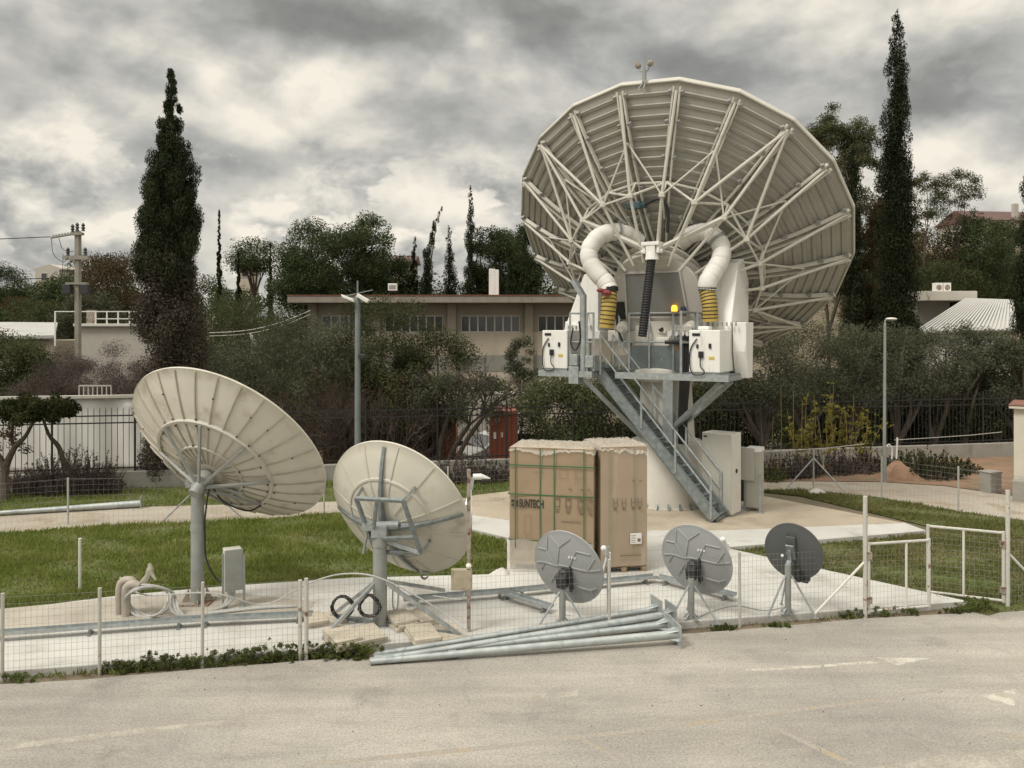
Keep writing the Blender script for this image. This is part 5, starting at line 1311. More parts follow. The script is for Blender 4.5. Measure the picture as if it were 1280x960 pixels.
MB().bx(-.26, .26, -.2, .2, .12, .55).build('casing', M['white'], ck, world=False, bevel=.02); MB().bx(-.2, .2, -.205, -.201, .2, .45).build('grille', M['greypole'], ck, world=False); MB().bx(-.2, .2, -.1, .1, 0, .12).build('stand', M['blackmetal'], ck, world=False)
# ================================================================== right hand shed, canopy, far houses
t = thing('metal_roof_shed', 'shed with pale sloping corrugated metal roof beside the tall dark cypress', 'shed', (25, 45, 0))
a, b, c, d = pt(1143, 416, 44), pt(1270, 412, 44), pt(1266, 376, 50), pt(1208, 374, 50)
def plank(n, a, b, c, d, th):
    nn = (b - a).cross(d - a).normalized(); 
    if nn.z < 0: nn = -nn
    return MB().add([a, b, c, d, a - nn * th, b - nn * th, c - nn * th, d - nn * th], [(0, 1, 2, 3), (7, 6, 5, 4), (0, 4, 5, 1), (1, 5, 6, 2), (2, 6, 7, 3), (3, 7, 4, 0)])
rf = plank(0, a, b, c, d, .08).build('roof', M['corrug'], t)
rb = MB()
for i in range(24): k = i / 23; rb.bar(a.lerp(b, k) + Z * .02, d.lerp(c, k) + Z * .04, .10, .09)
rb.build('corrugation', M['corrug'], t)
MB().prism([(a.x + .2, a.y + .2), (b.x - .1, b.y + .2), (c.x - .1, c.y), (d.x + .3, d.y)], 0, a.z - .14).build('wall', M['offwhite'], t)
t = thing('flat_canopy', 'flat white concrete canopy with rust stains above the corrugated roof', 'canopy', pt(1180, 377, 50))
e, f = pt(1146, 376, 51), pt(1216, 376, 51)
MB().bx(e.x, f.x, 50.5, 55, e.z, e.z + .60).build('slab', mat('rust_stained_concrete', (.60, .56, .49), .8, var=.06, scale=1.5, col2=(.30, .19, .12), fac2=(.58, .68), scale2=1.6, streak=(2, 2, .3)), t, bevel=.02)
MB().bx(e.x + .3, f.x - 1.2, 51.5, 54.5, 0, e.z - .003).build('wall', M['facadegrey'], t)
t = thing('air_conditioner', 'twin white air conditioner boxes on the flat white canopy', 'air conditioner', pt(1177, 365, 51.5))
for o in (-.27, .27): MB().bx(o - .24, o + .24, -.2, .2, -.02, .58).build('casing', M['white'], t, world=False, bevel=.02); MB().tube((o, -.205, .28), (o, -.201, .28), .18, n=16).build('fan_grille', M['rust'], t, world=False)
def house(x, y, z, w, dpt, h, rz, lab, roof='tileroof', rise=1.4, gable=False, chim=True, wins=((-.25, .6), (.25, .6)), wall='housewhite'):
    t = thing('house', lab, 'house', (x, y, z), rz)
    MB().bx(-w / 2, w / 2, 0, dpt, -3, h).build('wall', M[wall], t, world=False)
    o = .35
    if gable:
        pr_ = MB().prism([(-w / 2 - o, h + .003), (w / 2 + o, h + .003), (w / 2 + o, h + .2), (w * .1, h + rise), (-w / 2 - o, h + .2)], 0, dpt, Matrix(((1, 0, 0, 0), (0, 0, 1, 0), (0, 1, 0, 0), (0, 0, 0, 1))))
        rf = pr_.build('roof', M[roof], t, world=False)
    else:
        rf = MB().prism([(-o, h + .003), (dpt + o, h + .003), (dpt / 2, h + rise)], -w / 2 - o, w / 2 + o, Matrix(((0, 0, 1, 0), (1, 0, 0, 0), (0, 1, 0, 0), (0, 0, 0, 1)))).build('roof', M[roof], t, world=False)
    if chim: MB().bx(w * .02, w * .02 + .7, .6, 1.2, h - .4, h + rise + .6).build('chimney', M[wall], rf, world=False)
    for wx, wz in wins:
        fr_ = MB().bx(w * wx - .5, w * wx + .5, -.05, -.003, h * wz - .6, h * wz + .6).build('window', M['frame'], t, world=False)
        MB().bx(w * wx - .4, w * wx + .4, -.07, -.052, h * wz - .5, h * wz + .5).build('pane', M['glassdark'], fr_, world=False)
    return t
p = pt(1240, 312, 118); house(p.x + 3.5, 118, p.z, 12.5, 9, 4.3, .12, 'pale house with red tiled roof and chimney on the hill near the frame edge', rise=2.0)
p = pt(59, 357, 112); house(p.x, 112, p.z, 3.7, 7, 2.2, -.15, 'small pale house with lopsided gable far off on the hill', roof='housewhite', rise=.8, gable=True, chim=False, wins=((-.12, .55),))
p = pt(503, 334, 88); house(p.x, 88, p.z - .6, 2.2, 5, 1.2, 0, 'red roofed house half hidden behind the cypresses over the long roof', rise=.9, chim=False, wins=(), wall='facade')
p = pt(306, 345, 120); house(p.x, 120, p.z - .5, 2.0, 5, 1.9, .1, 'tiny far peach house with red roof among distant pines near the thin cypress', rise=.6, chim=False, wins=((0, .5),), wall='facadelow')
# low flat buildings at the left
t = thing('flat_roof_building', 'low building with weathered pale flat roof behind the bare shrubs', 'building', (-27, 42, 0))
a = pt(-60, 418, 42); b = pt(70, 403, 46)
MB().add([pt(-60, 421, 42), pt(68, 419, 42), pt(72, 403, 50), pt(-60, 402, 50), pt(-60, 425, 42), pt(68, 423, 42), pt(72, 407, 50), pt(-60, 406, 50)], [(0, 1, 2, 3), (7, 6, 5, 4), (0, 4, 5, 1), (1, 5, 6, 2), (2, 6, 7, 3), (3, 7, 4, 0)]).build('roof', mat('weathered_roof_felt', (.38, .375, .35), .8, var=.08, scale=1, col2=(.25, .25, .24), fac2=(.56, .66), scale2=.6), t)
MB().bx(pt(-60, 420, 42).x + .2, pt(66, 420, 42).x, 42.2, 49.5, 0, 4.55).build('wall', M['facade'], t)
t = thing('terrace_building', 'white building with a railed roof terrace left of the big cypress', 'building', (-20, 40, 0))
a, b = pt(72, 408, 41), pt(172, 408, 41)
MB().bx(a.x + 1.1, b.x + .9, 41, 47, 0, a.z - .003).build('wall', M['housewhite'], t)
MB().bx(a.x + .9, b.x + 1.0, 40.8, 47.2, a.z, a.z + .14).build('roof', M['offwhite'], t, bevel=.015)
mb = MB()
for z in (.25, .62): mb.bar(V((a.x + 2.0, 40.9, a.z + .14 + z)), V((b.x + .9, 40.9, a.z + .14 + z)), .05, .05)
for i in range(9): x = a.x + 2.0 + (b.x + .5 - a.x) * i / 8; mb.bx(x - .025, x + .025, 40.87, 40.93, a.z + .14, a.z + .78)
mb.bx(a.x - .1, a.x - .04, 40.87, 40.93, a.z - 1, a.z + .78); mb.bar(V((a.x - .1, 40.9, a.z + .76)), V((a.x + 2.02, 40.9, a.z + .76)), .05, .05)
mb.build('terrace_railing', M['white'], t)
MB().bx(pt(108, 400, 43).x, pt(116, 400, 43).x, 43, 43.4, a.z, a.z + .9).build('roof_vent', M['rust'], t)
# ================================================================== containers and car beyond the railing
def container(px0, px1, y, ztop, m, lab, dpt=5.):
    a, b = (px0 - 640) / 1000 * y, (px1 - 640) / 1000 * y
    t = thing('shipping_container', lab, 'container', ((a + b) / 2, y, 0), .05)
    w = (b - a) / 2; MB().bx(-w, w, 0, dpt, -.85, ztop).build('box', m, t, world=False, bevel=.02)
    r = MB(); n = int(w * 2 / .22)
    for i in range(n): x = -w + .12 + (2 * w - .24) * i / max(1, n - 1); r.bx(x - .05, x + .05, -.03, -.001, -.65, ztop - .14)
    r.build('corrugation', m, t, world=False)
    fr_ = MB(); fr_.bx(-w - .01, -w + .08, -.06, .03, -.85, ztop + .02).bx(w - .08, w + .01, -.06, .03, -.85, ztop + .02).bx(-w + .08, w - .08, -.055, .03, ztop - .12, ztop + .015).bx(-w + .08, w - .08, -.055, .03, -.82, -.66); fr_.build('container_frame', m, t, world=False)
    return t
container(528, 570, 32.6, 1.45, M['containerorange'], 'orange brown container behind the railing at the leaning olive trunk', 2.4)
container(613, 647, 30.4, 1.98, M['container'], 'dark red container with white marks right of the parked white car', 1.9)
container(404, 434, 34.0, 1.2, M['containerorange'], 'orange container glimpsed between the two yard dishes')
t = bpy.data.objects['shipping_container.001']; MB().bx(-.40, -.30, -.04, -.032, .95, 1.2).bx(-.12, -.04, -.04, -.032, 1.0, 1.2).build('white_mark', M['paper'], t, world=False)
w_ = thing('white_yard_wall', 'pale rendered wall behind the parked white car', 'wall', (-2, 37.5, 0)); MB().bx(-5.5, 3, -.1, .1, -.1, 2.1).build('wall_panel', M['housewhite'], w_, world=False, bevel=.01); MB().bx(-5.55, 3.05, -.14, .14, 2.102, 2.2).build('coping', M['offwhite'], w_, world=False)
car = thing('parked_car', 'small white hatchback parked behind the railing, seen from its nose side', 'car', (-.72, 34.3, -.78), rad(38))
prof = [(-1.95, .28), (-2.0, .55), (-1.93, .80), (-1.15, .98), (-.45, 1.42), (-.1, 1.50), (1.0, 1.50), (1.55, 1.38), (1.88, .95), (1.92, .5), (1.85, .28)]
def car_body(prof, w, inset):
    mb = MB(); n = len(prof); vs = []
    for s_ in (-1, -.86, .86, 1):
        for x, z in prof:
            k = max(0., (z - .9) / .6); ww = w * (1 - inset * k); vs.append((x * (1 if abs(s_) < .9 else .985), ww * s_ * (1.0), z if abs(s_) < .9 else z - .035 * (z > .6) + .02 * (z < .4)))
    fs = []
    for r_ in range(3):
        for i in range(n): fs.append((r_ * n + i, r_ * n + (i + 1) % n, (r_ + 1) * n + (i + 1) % n, (r_ + 1) * n + i))
    fs += [tuple(range(n)), tuple(range(3 * n, 4 * n))[::-1]]
    return mb.add(vs, fs)
car_body(prof, .84, .18).build('body', M['carpaint'], car, world=False, smooth=True, bevel=.03)
gp_ = MB()
for s_ in (-1, 1):
    gp_ = MB()
    for pl in ([(-.98, 1.0), (-.42, 1.37), (.12, 1.42), (.12, .98)], [(.20, .98), (.20, 1.42), (.95, 1.42), (1.4, 1.30), (1.5, 1.02)]):
        v_ = [(x, s_ * (.845 * (1 - .18 * max(0, (z - .9) / .6)) + .008), z) for x, z in pl]; gp_.add(v_ + [(x, y - s_ * .01, z) for x, y, z in v_], [(0, 1, 2, 3, 4)[:len(pl)], tuple(range(len(pl), 2 * len(pl)))[::-1]] + [(i, (i + 1) % len(pl), (i + 1) % len(pl) + len(pl), i + len(pl)) for i in range(len(pl))])
    gp_.build('side_window', M['glassdark'], car, world=False)
MB().add([(-1.14, -.70, 1.0), (-1.14, .70, 1.0), (-.50, .62, 1.41), (-.50, -.62, 1.41)], [(0, 1, 2, 3)]).build('windscreen', M['glassdark'], car, world=False)
for x in (-1.25, 1.2):
    for s_ in (-1, 1):
        wh = MB().lathe([(.0, -.1), (.22, -.1), (.30, -.08), (.30, .08), (.22, .1), (.0, .1)], 24, Matrix.Translation((x, s_ * .76, .30)) @ Matrix.Rotation(rad(90), 4, 'X')).build('wheel', M['tyre'], car, world=False, smooth=True)
        MB().lathe([(.0, -.115), (.19, -.115), (.19, .115), (0, .115)], 18, Matrix.Translation((x, s_ * .76, .30)) @ Matrix.Rotation(rad(90), 4, 'X')).build('rim', M['galv'], wh, world=False)
for s_ in (-1, 1):
    MB().ball((-1.86, s_ * .58, .72), .13, 10, (.7, 1.3, .8)).build('headlight', M['film'], car, world=False, smooth=True)
    MB().box((-.75, s_ * .92, 1.02), (.14, .14, .11)).build('mirror', M['carpaint'], car, world=False, bevel=.02)
# ================================================================== street lamps and poles
p = at(447, 606); p = V((p.x, 26.0, 0)); p.x = (447 - 640) / 1000 * 26
t = thing('floodlight_pole', 'grey green pole with two white floodlights before the dark shrubs', 'lamp pole', p)
zt = 5 - (374 - 415) * .026
MB().path([(0, 0, -.05), (0, 0, zt + .1)], [.105, .085], 14).build('shaft', M['greenpole'], t, world=False, smooth=True); MB().path([(0, 0, zt + .1), (0, 0, zt + .6)], .03, 6).build('tip', M['greenpole'], t, world=False)
for s_ in (-1, 1):
    MB().box((s_ * (.28 if s_ < 0 else .2), -.12, zt + .02), (.42, .26, .12), (V((.93, 0, .36 * -s_ * -1)).normalized() if s_ < 0 else V((.85, 0, -.5)).normalized(), V((0, 1, 0)), (V((-.36, 0, .93)) if s_ < 0 else V((.5, 0, .85))).normalized())).build('floodlight', M['white'], t, world=False, bevel=.02)
MB().bar((-.4, -.05, zt + .1), (.5, -.05, zt + .3), .03, .03).build('cross_bar', M['greenpole'], t, world=False)
MB().box((.16, -.1, zt - 1.75 - .1), (.22, .16, .14)).build('sensor', M['plastic_black'], t, world=False, bevel=.02)
p = V(((1105.5 - 640) / 1000 * 26.6, 26.6, 0)); t = thing('street_lamp', 'slim grey street lamp with a single flat head before the olive trees', 'street lamp', p)
zt = 5 - (404 - 415) * .0266
MB().path([(0, 0, -.05), (0, 0, 1.2), (0, 0, 1.2), (0.02, 0, zt)], [.075, .07, .055, .04], 12).build('shaft', M['greypole'], t, world=False, smooth=True)
MB().path(smooth_path([(.02, 0, zt - .02), (.03, -.02, zt + .1), (.16, -.05, zt + .14)]), .03, 8).build('lamp_arm', M['greypole'], t, world=False, smooth=True)
MB().ball((.20, -.06, zt + .14), .2, 12, (1., .6, .25)).build('lamp_head', M['offwhite'], t, world=False, smooth=True)
p = V(((97.5 - 640) / 1000 * 38, 38, 0)); t = thing('power_pole', 'concrete power pole with cross arms and insulators among the bare shrubs', 'power pole', p)
zt = 9.8
MB().bar((0, 0, -.1), (0, 0, zt), .26, .22).build('shaft', M['polewood'], t, world=False, bevel=.03)
for z, wd, h in ((zt - .15, .55, .12), (zt - 1.28, 1.15, .18), (zt - 2.5, 1.0, .10)): MB().bx(-wd / 2, wd / 2, -.2, .05, z - h / 2, z + h / 2).build('cross_arm', M['polewood'], t, world=False)
MB().bar((0, -.16, zt - .15), (-1.2, -.16, zt - .35), .07, .07).build('side_arm', M['polewood'], t, world=False)
for x, z in ((-.2, zt - .08), (.02, zt), (.3, zt - .02), (-.42, zt - 1.18), (.40, zt - 1.18)): MB().lathe([(0, 0), (.09, 0), (.05, .1), (.1, .14), (.05, .22), (.09, .28), (.04, .36), (0, .4)], 10, Matrix.Translation((x, -.1, z))).build('insulator', M['plastic_black'], t, world=False, smooth=True)
for i in range(7): MB().lathe([(0, 0), (.08, 0), (.05, .12), (0, .16)], 8, Matrix.Translation((-.25 - .14 * i, -.16, zt - .20 - .023 * i))).build('pin', M['greypole'], t, world=False)
for x in (-.42, .42): MB().bx(x - .2, x + .2, -.3, -.02, zt - 3.0, zt - 2.55).build('switch_box', M['plastic_black'], t, world=False, bevel=.02)
mb = MB(); mb.path(smooth_path([V((-1.15, -.2, zt - .4)), V((-1.05, -.2, zt - 1.1)), V((-.6, -.2, zt - 1.5)), V((-.35, -.2, zt - 1.25))]), .014, 5); mb.path(smooth_path([V((-.8, -.2, zt - .35)), V((-.6, -.2, zt - .9)), V((-.1, -.2, zt - 1.0))]), .014, 5); mb.path(smooth_path([V((-.6, -.2, zt - 1.1)), V((-.62, -.2, zt - 2.2))]), .012, 5); mb.build('jumper_wire', M['black'], t, world=False)
pw = V((p.x - 1.2, 37.8, zt - .3))
for k, (dy, dz) in enumerate(((0, 0), (.1, -1.9))):
    a = pw + V((1.0 * k, dy, dz)); b = a + V((-30, 2, -.25)); tag(MB().path([a.lerp(b, i / 14) - Z * (1.0 * math.sin(math.pi * i / 14) * .25) for i in range(15)], .022, 5).build('overhead_wire', M['black'], None), ('top' if k == 0 else 'lower') + ' overhead wire leaving the power pole towards the sky edge', 'wire')
for k in range(2):
    a, b = pt(262, 416 + 4 * k, 42), pt(388, 388 + 5 * k, 46); tag(MB().path([a.lerp(b, i / 12) - Z * (.35 * math.sin(math.pi * i / 12)) for i in range(13)], .018, 5).build('overhead_wire', M['offwhite'], None), ('upper' if k == 0 else 'lower') + ' pale cable sagging from the long building corner into the trees', 'wire')
fd_ = dish_frame(pt(315, 426, 40), rad(60), rad(25)); t = thing('satellite_dish', 'tiny far white dish among the grey green shrubs', 'satellite dish', pt(315, 455, 40))
paraboloid(fd_, .36, .6, M['white'], t, n=24, rings=4); MB().tube(pt(315, 440, 40.2) - Z * 2, pt(315, 427, 40.1), .04, n=8).build('mast', M['galv'], t)
# ================================================================== trees and plants
def leaves(lobes, n, size, rng, asp=.45, up=0., shell=.55, droop=0.):
    lob = np.array([(*c, *(r if isinstance(r, (tuple, list)) else (r, r, r))) for c, r in lobes], float)
    wgt = (lob[:, 3] * lob[:, 5]) ** 1.0; wgt /= wgt.sum()
    k = rng.choice(len(lob), n, p=wgt)
    d = rng.normal(size=(n, 3)); d /= np.linalg.norm(d, axis=1)[:, None]
    rad_ = shell + (1.06 - shell) * rng.random(n) ** .7
    c = lob[k, :3] + d * lob[k, 3:6] * rad_[:, None]
    nrm = rng.normal(size=(n, 3)) + d * .6; nrm[:, 2] += .3; nrm /= np.linalg.norm(nrm, axis=1)[:, None]
    t = rng.normal(size=(n, 3)); t[:, 2] += up - droop
    t -= nrm * (t * nrm).sum(1)[:, None]; t /= np.linalg.norm(t, axis=1)[:, None] + 1e-9
    s = np.cross(nrm, t); L_ = size * (.6 + .8 * rng.random(n))[:, None]
    v = np.stack([c - t * L_ * .5, c + s * L_ * asp * .5 + t * L_ * .05, c + t * L_ * .5, c - s * L_ * asp * .5 + t * L_ * .05], 1)
    return v.reshape(-1, 3)
def limbs(mb, base, tops, r0, rn, n=6, wob=.12):
    for tp_, r1 in tops:
        b, e = V(base), V(tp_); l = (e - b).length
        mid = b.lerp(e, .45) + V((rn.uniform(-wob, wob) * l, rn.uniform(-wob, wob) * l, .06 * l))
        mb.path(smooth_path([b, mid, e], 4), [r0 + (r1 - r0) * i / 8 for i in range(9)], n)
def twigs(mb, p, d, l, r, depth, rn, spread=.55, n=3, upb=.15, maxd=None):
    q = p + d * l
    mid = p.lerp(q, .5) + V((rn.uniform(-1, 1), rn.uniform(-1, 1), rn.uniform(-.5, 1))) * l * .07
    mb.path([p, mid, q], [r, r * .8, r * .6], 3 if r < .02 else 5, caps=False)
    if depth == 0: return
    for i in range(rn.choice((2, 3, 3)) if n == 3 else n):
        v = V((rn.gauss(0, 1), rn.gauss(0, 1), rn.gauss(0, 1))).normalized()
        nd_ = (d + v * spread + V((0, 0, upb))).normalized()
        s_ = rn.uniform(.45, 1.)
        twigs(mb, p.lerp(q, s_), nd_, l * rn.uniform(.62, .85), max(.004, r * .6), depth - 1, rn, spread, n, upb)
TREES = {}
def newtree(kind, label, cat, loc, group, seed, lobes, nleaf, size, lm, trunk, name, **k):
    t = thing(name, label, cat, loc, 0, group)
    rng = np.random.default_rng(seed)
    npmesh('crown', leaves(lobes, nleaf, size, rng, **k), 4, L_[lm], t)
    if trunk is not None: trunk.build('trunk', M['bark' if lm not in ('olive',) else 'barkgrey'], t, world=False, smooth=True)
    return t
def cypress_lobes(h, r, rn, ragged=.12, top=.55, n=90, lean=0.):
    out = []
    for i in range(n):
        t = (i + rn.random()) / n; pr = r * min(1., .55 + t * 2.2) * (1 - t) ** top * 1.0
        pr = max(pr, .05 * r + .03); a = rn.uniform(0, 6.283); q = pr * (rn.uniform(.35, .72) if i % 3 else rn.uniform(0, .3)); lr = max(.05, pr * rn.uniform(.36, .5)) * (1 + rn.uniform(-ragged, ragged))
        if rn.random() < ragged * .5: q *= 1.3
        z = .3 + t * (h - .35); lx = lean * max(0, t - .6) ** 2 * h
        out.append(((q * math.cos(a) + lx, q * math.sin(a), z), (lr, lr, lr * rn.uniform(1.4, 2.2))))
    out.append(((lean * .16 * h, 0, h - .15), (.05 * r + .03, .05 * r + .03, .3)))
    return out
def cypress(h, r, label, loc, seed, nleaf=9000, size=.16,  group=None, ragged=.15, top=.55, lean=0., lm='cypress', name='cypress_tree', n=90):
    if nleaf < 9000: nleaf = int(nleaf * 2.4); size *= .6
    rn = random.Random(seed); mb = MB().path([(0, 0, -.2), (0, 0, h * .5), (lean * .1 * h, 0, h * .9)], [max(.06, r * .14), max(.04, r * .08), .02], 8)
    return newtree('cypress', label, 'tree', loc, group, seed, cypress_lobes(h, r, rn, ragged, top, n, lean), int(nleaf * 1.5), size * 1.1, lm, mb, name, asp=.25, up=2.4, shell=.4)
def round_lobes(rn, cz, rx, ry, rz, n, lr=(.28, .45), fill=.9, flatb=.5):
    out = []
    for i in range(n):
        v = V((rn.gauss(0, 1), rn.gauss(0, 1), rn.gauss(0, 1))).normalized(); q = rn.uniform(.45, fill)
        if v.z > .25: q = rn.uniform(.75, fill + .05)
        if v.z < 0: v.z *= flatb
        s_ = rn.uniform(*lr) * min(rx, rz)
        out.append(((v.x * rx * q, v.y * ry * q, cz + v.z * rz * q), (s_ * 1.15, s_ * 1.15, s_ * .85)))
    return out
def broad(h, rx, label, loc, seed, lm, nleaf=7000, size=.16, rz=None, cz=None, lr=(.24, .42), n=34, name='tree', group=None, r0=None, flatb=.5, fill=.92, nl=7, asp=.42, shell=.35, droop=0., lean=0.):
    n = int(n * 1.6); nleaf = int(nleaf * 2.3); size *= .70; h *= 1.03; r0 = r0 or min(.2, h * .018)
    rn = random.Random(seed); rz = rz or h * .34; cz = cz or h - rz
    lobes = round_lobes(rn, cz, rx, rx * .9, rz, n, lr, fill, flatb)
    mb = MB(); fork = V((lean * .4, 0, max(.4, (cz - rz) * .8)))
    mb.path([(0, 0, -.2), (lean * .15, rn.uniform(-.1, .1), fork.z * .5), fork], [r0 * 1.25, r0, r0 * .85], 8)
    limbs(mb, fork, [(l[0], r0 * .2) for l in rn.sample(lobes, min(nl, len(lobes)))], r0 * .7, rn)
    return newtree('broad', label, 'tree', loc, group, seed, lobes, nleaf, size, lm, mb, name, asp=asp, shell=shell, droop=droop)
def bare(h, label, loc, seed, stems=5, depth=5, m='twig', spread=.6, r=.05, name='bare_shrub', cat='shrub', group=None, wide=.5, upb=.15, extra=None):
    rn = random.Random(seed); t = thing(name, label, cat, loc, 0, group); mb = MB()
    for i in range(stems):
        a = rn.uniform(0, 6.28); d = V((math.cos(a) * wide * rn.random(), math.sin(a) * wide * rn.random(), 1)).normalized()
        twigs(mb, V((math.cos(a) * .15, math.sin(a) * .15, -.1)), d, h * rn.uniform(.26, .36), r * rn.uniform(.7, 1.), depth, rn, spread, 3, upb)
    mb.build('branches', M[m], t, world=False)
    if extra:
        lm, nl, sz, rx, rz, cz = extra; npmesh('foliage', leaves(round_lobes(rn, cz, rx, rx, rz, 26, (.2, .4)), nl, sz, np.random.default_rng(seed), asp=.4, shell=.2), 4, L_[lm], t)
    return t
def foot(px, Y, dz=0.): x = (px - 640) / 1000 * Y; return V((x, Y, hill(x, Y) + dz))
def ht(py, Y, z0): return CAM_Z - (py - HY) / 1000 * Y - z0

# --- the big cypress at the left, in front of the railing; sprays of the lower half coloured brown
p = foot(214, 26.4); h = ht(83, 26.4, p.z)
t = thing('cypress_tree', 'tall broad dark cypress standing behind the largest yard dish', 'tree', p)
rn = random.Random(11); lob = []
prof = [(0, .95), (.08, 1.1), (.16, 1.22), (.30, 1.24), (.42, 1.20), (.55, 1.06), (.66, .92), (.78, .66), (.88, .40), (.95, .2), (1, .06)]
for i in range(330):
    z = rn.random(); k = next(j for j in range(len(prof) - 1) if prof[j + 1][0] >= z); a, b = prof[k], prof[k + 1]; pr = a[1] + (b[1] - a[1]) * (z - a[0]) / (b[0] - a[0])
    an_ = rn.uniform(0, 6.283); q = pr * rn.uniform(.5, .86); lr = max(.08, pr * rn.uniform(.22, .36))
    if rn.random() < .1: q *= 1.12
    if i % 3 == 0: q *= .45; lr *= 1.3
    lob.append(((q * math.cos(an_) - .0, q * math.sin(an_), .1 + z * (h - .2)), (lr, lr, lr * 1.7)))
rng = np.random.default_rng(5)
ob = npmesh('crown', leaves([l for l in lob if l[0][2] > h * .50] , 120000, .105, rng, asp=.24, up=2.4, shell=.3), 4, L_['cypress'], t)
npmesh('lower_crown', leaves([l for l in lob if l[0][2] <= h * .57], 110000, .085, rng, asp=.4, up=1.2, shell=.2), 4, L_['cypressbrown'], t)
for zz, sx_, ll in ((.58, -1.5, .4), (.61, 1.4, .35), (.5, 1.35, .3)):
    pass
MB().path([(0, 0, -.2), (0, 0, h * .6), (0, 0, h * .97)], [.28, .16, .03], 8).build('trunk', M['bark'], t, world=False)
# --- the tall right cypress and the one at the frame edge
p = foot(1121, 37); cypress(ht(14, 37, p.z), 1.28, 'tallest dark cypress right of the giant antenna', p, 21, 70000, .125, ragged=.14, top=.42, n=210)
p = foot(1290, 36); cypress(ht(188, 36, p.z), 1.15, 'dark cypress cut by the frame edge above the cream booth', p, 22, 40000, .125, ragged=.14, top=.45, n=140)
p = foot(1066, 42); cypress(ht(185, 42, p.z), 1.0, 'dark cypress tucked between antenna rim and eucalyptus', p, 23, 26000, .15, ragged=.15, top=.4, n=100)
# --- distant thin cypresses
for i, (px, py, Y, r, lab, lean) in enumerate(((274, 264, 62, .42, 'needle thin cypress just right of the big broad cypress', 0), (298, 314, 80, .55, 'small thin cypress beside the tiny far red roofed house', 0), (338, 304, 80, .6, 'small thin cypress left of the big pines', 0),
        (533, 259, 66, .95, 'cypress with its tip bent to one side behind the long roof', .55), (588, 233, 66, 1.0, 'tallest slim cypress behind the long flat roof', 0), (561, 284, 66, 1.35, 'bushy short cypress between bent and slim cypresses', 0), (516, 297, 68, .8, 'dark shorter cypress left of the bent cypress', .1),
        (637, 300, 66, .8, 'dark cypress right of the white roof chimney', 0), (655, 292, 66, .75, 'dark cypress nearest the antenna rim above the long roof', 0))):
    p = foot(px, Y); h = ht(py, Y, p.z); cypress(h, r, lab, p, 40 + i, 5200, .3, 'distant cypresses', .08, .62 if r < .7 else .5, lean, n=110)
# --- pines behind the long building
for i, (px, py, Y, rx, lab) in enumerate(((388, 284, 66, 2.5, 'dark rounded pine at the left end of the long roof'), (425, 283, 64, 2.8, 'broad dark pine in the middle of the pine group'), (461, 275, 66, 2.2, 'tallest rounded pine right in the pine group'),
        (486, 318, 68, 2.2, 'lower pine beside the half hidden red roof'), (372, 318, 70, 2.3, 'low pine left behind the long roof corner'), (611, 288, 68, 1.9, 'pine behind the white roof chimney'), (659, 285, 72, 1.9, 'rounded pine beside the antenna rim'), (632, 295, 74, 2.0, 'pine between the white chimney and the antenna'))):
    p = foot(px, Y); h = ht(py, Y, p.z); broad(h, rx, lab, p, 60 + i, 'pine', 9000, .26, rz=h * .30, name='pine_tree', group='pines behind the long building', n=40, lr=(.26, .44), flatb=.8)
p = foot(318, 84); h = ht(304, 84, p.z); broad(h, 2.4, 'small umbrella pine with bare trunk beside the thin cypress', p, 71, 'pine', 4000, .3, rz=h * .2, name='pine_tree', n=34, lr=(.35, .6))
# --- far left hillside
for i, (px, py, Y, rx, lm, lab, nm) in enumerate(((4, 337, 90, 3.0, 'pine', 'round dark pine at the far end of the skyline', 'pine_tree'), (45, 372, 74, 4.2, 'autumn', 'brownish tree below the small lopsided house', 'tree'), (126, 322, 70, 3.0, 'pine', 'dark green tree right behind the power pole', 'pine_tree'), (150, 328, 62, 3.3, 'autumn', 'reddish brown tree beside the big cypress', 'tree'),
        (88, 350, 66, 2.8, 'pine', 'dark green tree left of the power pole', 'pine_tree'), (20, 385, 60, 3.0, 'pine', 'low dark tree above the weathered flat roof', 'tree'), (60, 385, 58, 2.6, 'laurel', 'low green tree behind the flat roof', 'tree'), (118, 372, 56, 2.4, 'olive', 'grey green bush behind the roof terrace', 'tree'))):
    p = foot(px, Y); h = ht(py, Y, p.z); broad(h, rx, lab, p, 80 + i, lm, 7000, .26, rz=h * .36, name=nm, group='trees on the far hillside')
# --- right side: eucalyptus and green trees
for i, (px, py, Y, rx, rz, lm, lab) in enumerate(((1036, 138, 47, 1.6, 3.6, 'eucalyptus', 'feathery tall eucalyptus nearest the antenna rim'), (1080, 152, 46, 1.6, 4.2, 'eucalyptus', 'brown green eucalyptus touching the tallest cypress'), (1088, 250, 44, 1.6, 3.5, 'autumn', 'brownish tree crown left under the tallest cypress'))):
    p = foot(px, Y); h = ht(py, Y, p.z); broad(h, rx, lab, p, 100 + i, lm, 26000, .20, rz=rz * 1.7, name='eucalyptus_tree', lr=(.2, .36), n=80, fill=.95, shell=.1, flatb=1., r0=.12, nl=5, droop=.8, asp=.3)
for i, (px, py, Y, rx, rz, lm, lab, n) in enumerate(((1155, 225, 56, 1.5, 1.9, 'eucalyptus', 'sparse airy tree right of the tallest cypress', 16), (1196, 222, 58, 1.8, 1.7, 'eucalyptus', 'sparse airy tree before the hill house', 16))):
    p = foot(px, Y); h = ht(py, Y, p.z); broad(h, rx, lab, p, 110 + i, lm, 3600, .2, rz=rz, name='eucalyptus_tree', lr=(.2, .34), n=n + 8, fill=1.0, shell=.1, droop=.8, asp=.3, r0=.06, nl=4, flatb=1.)
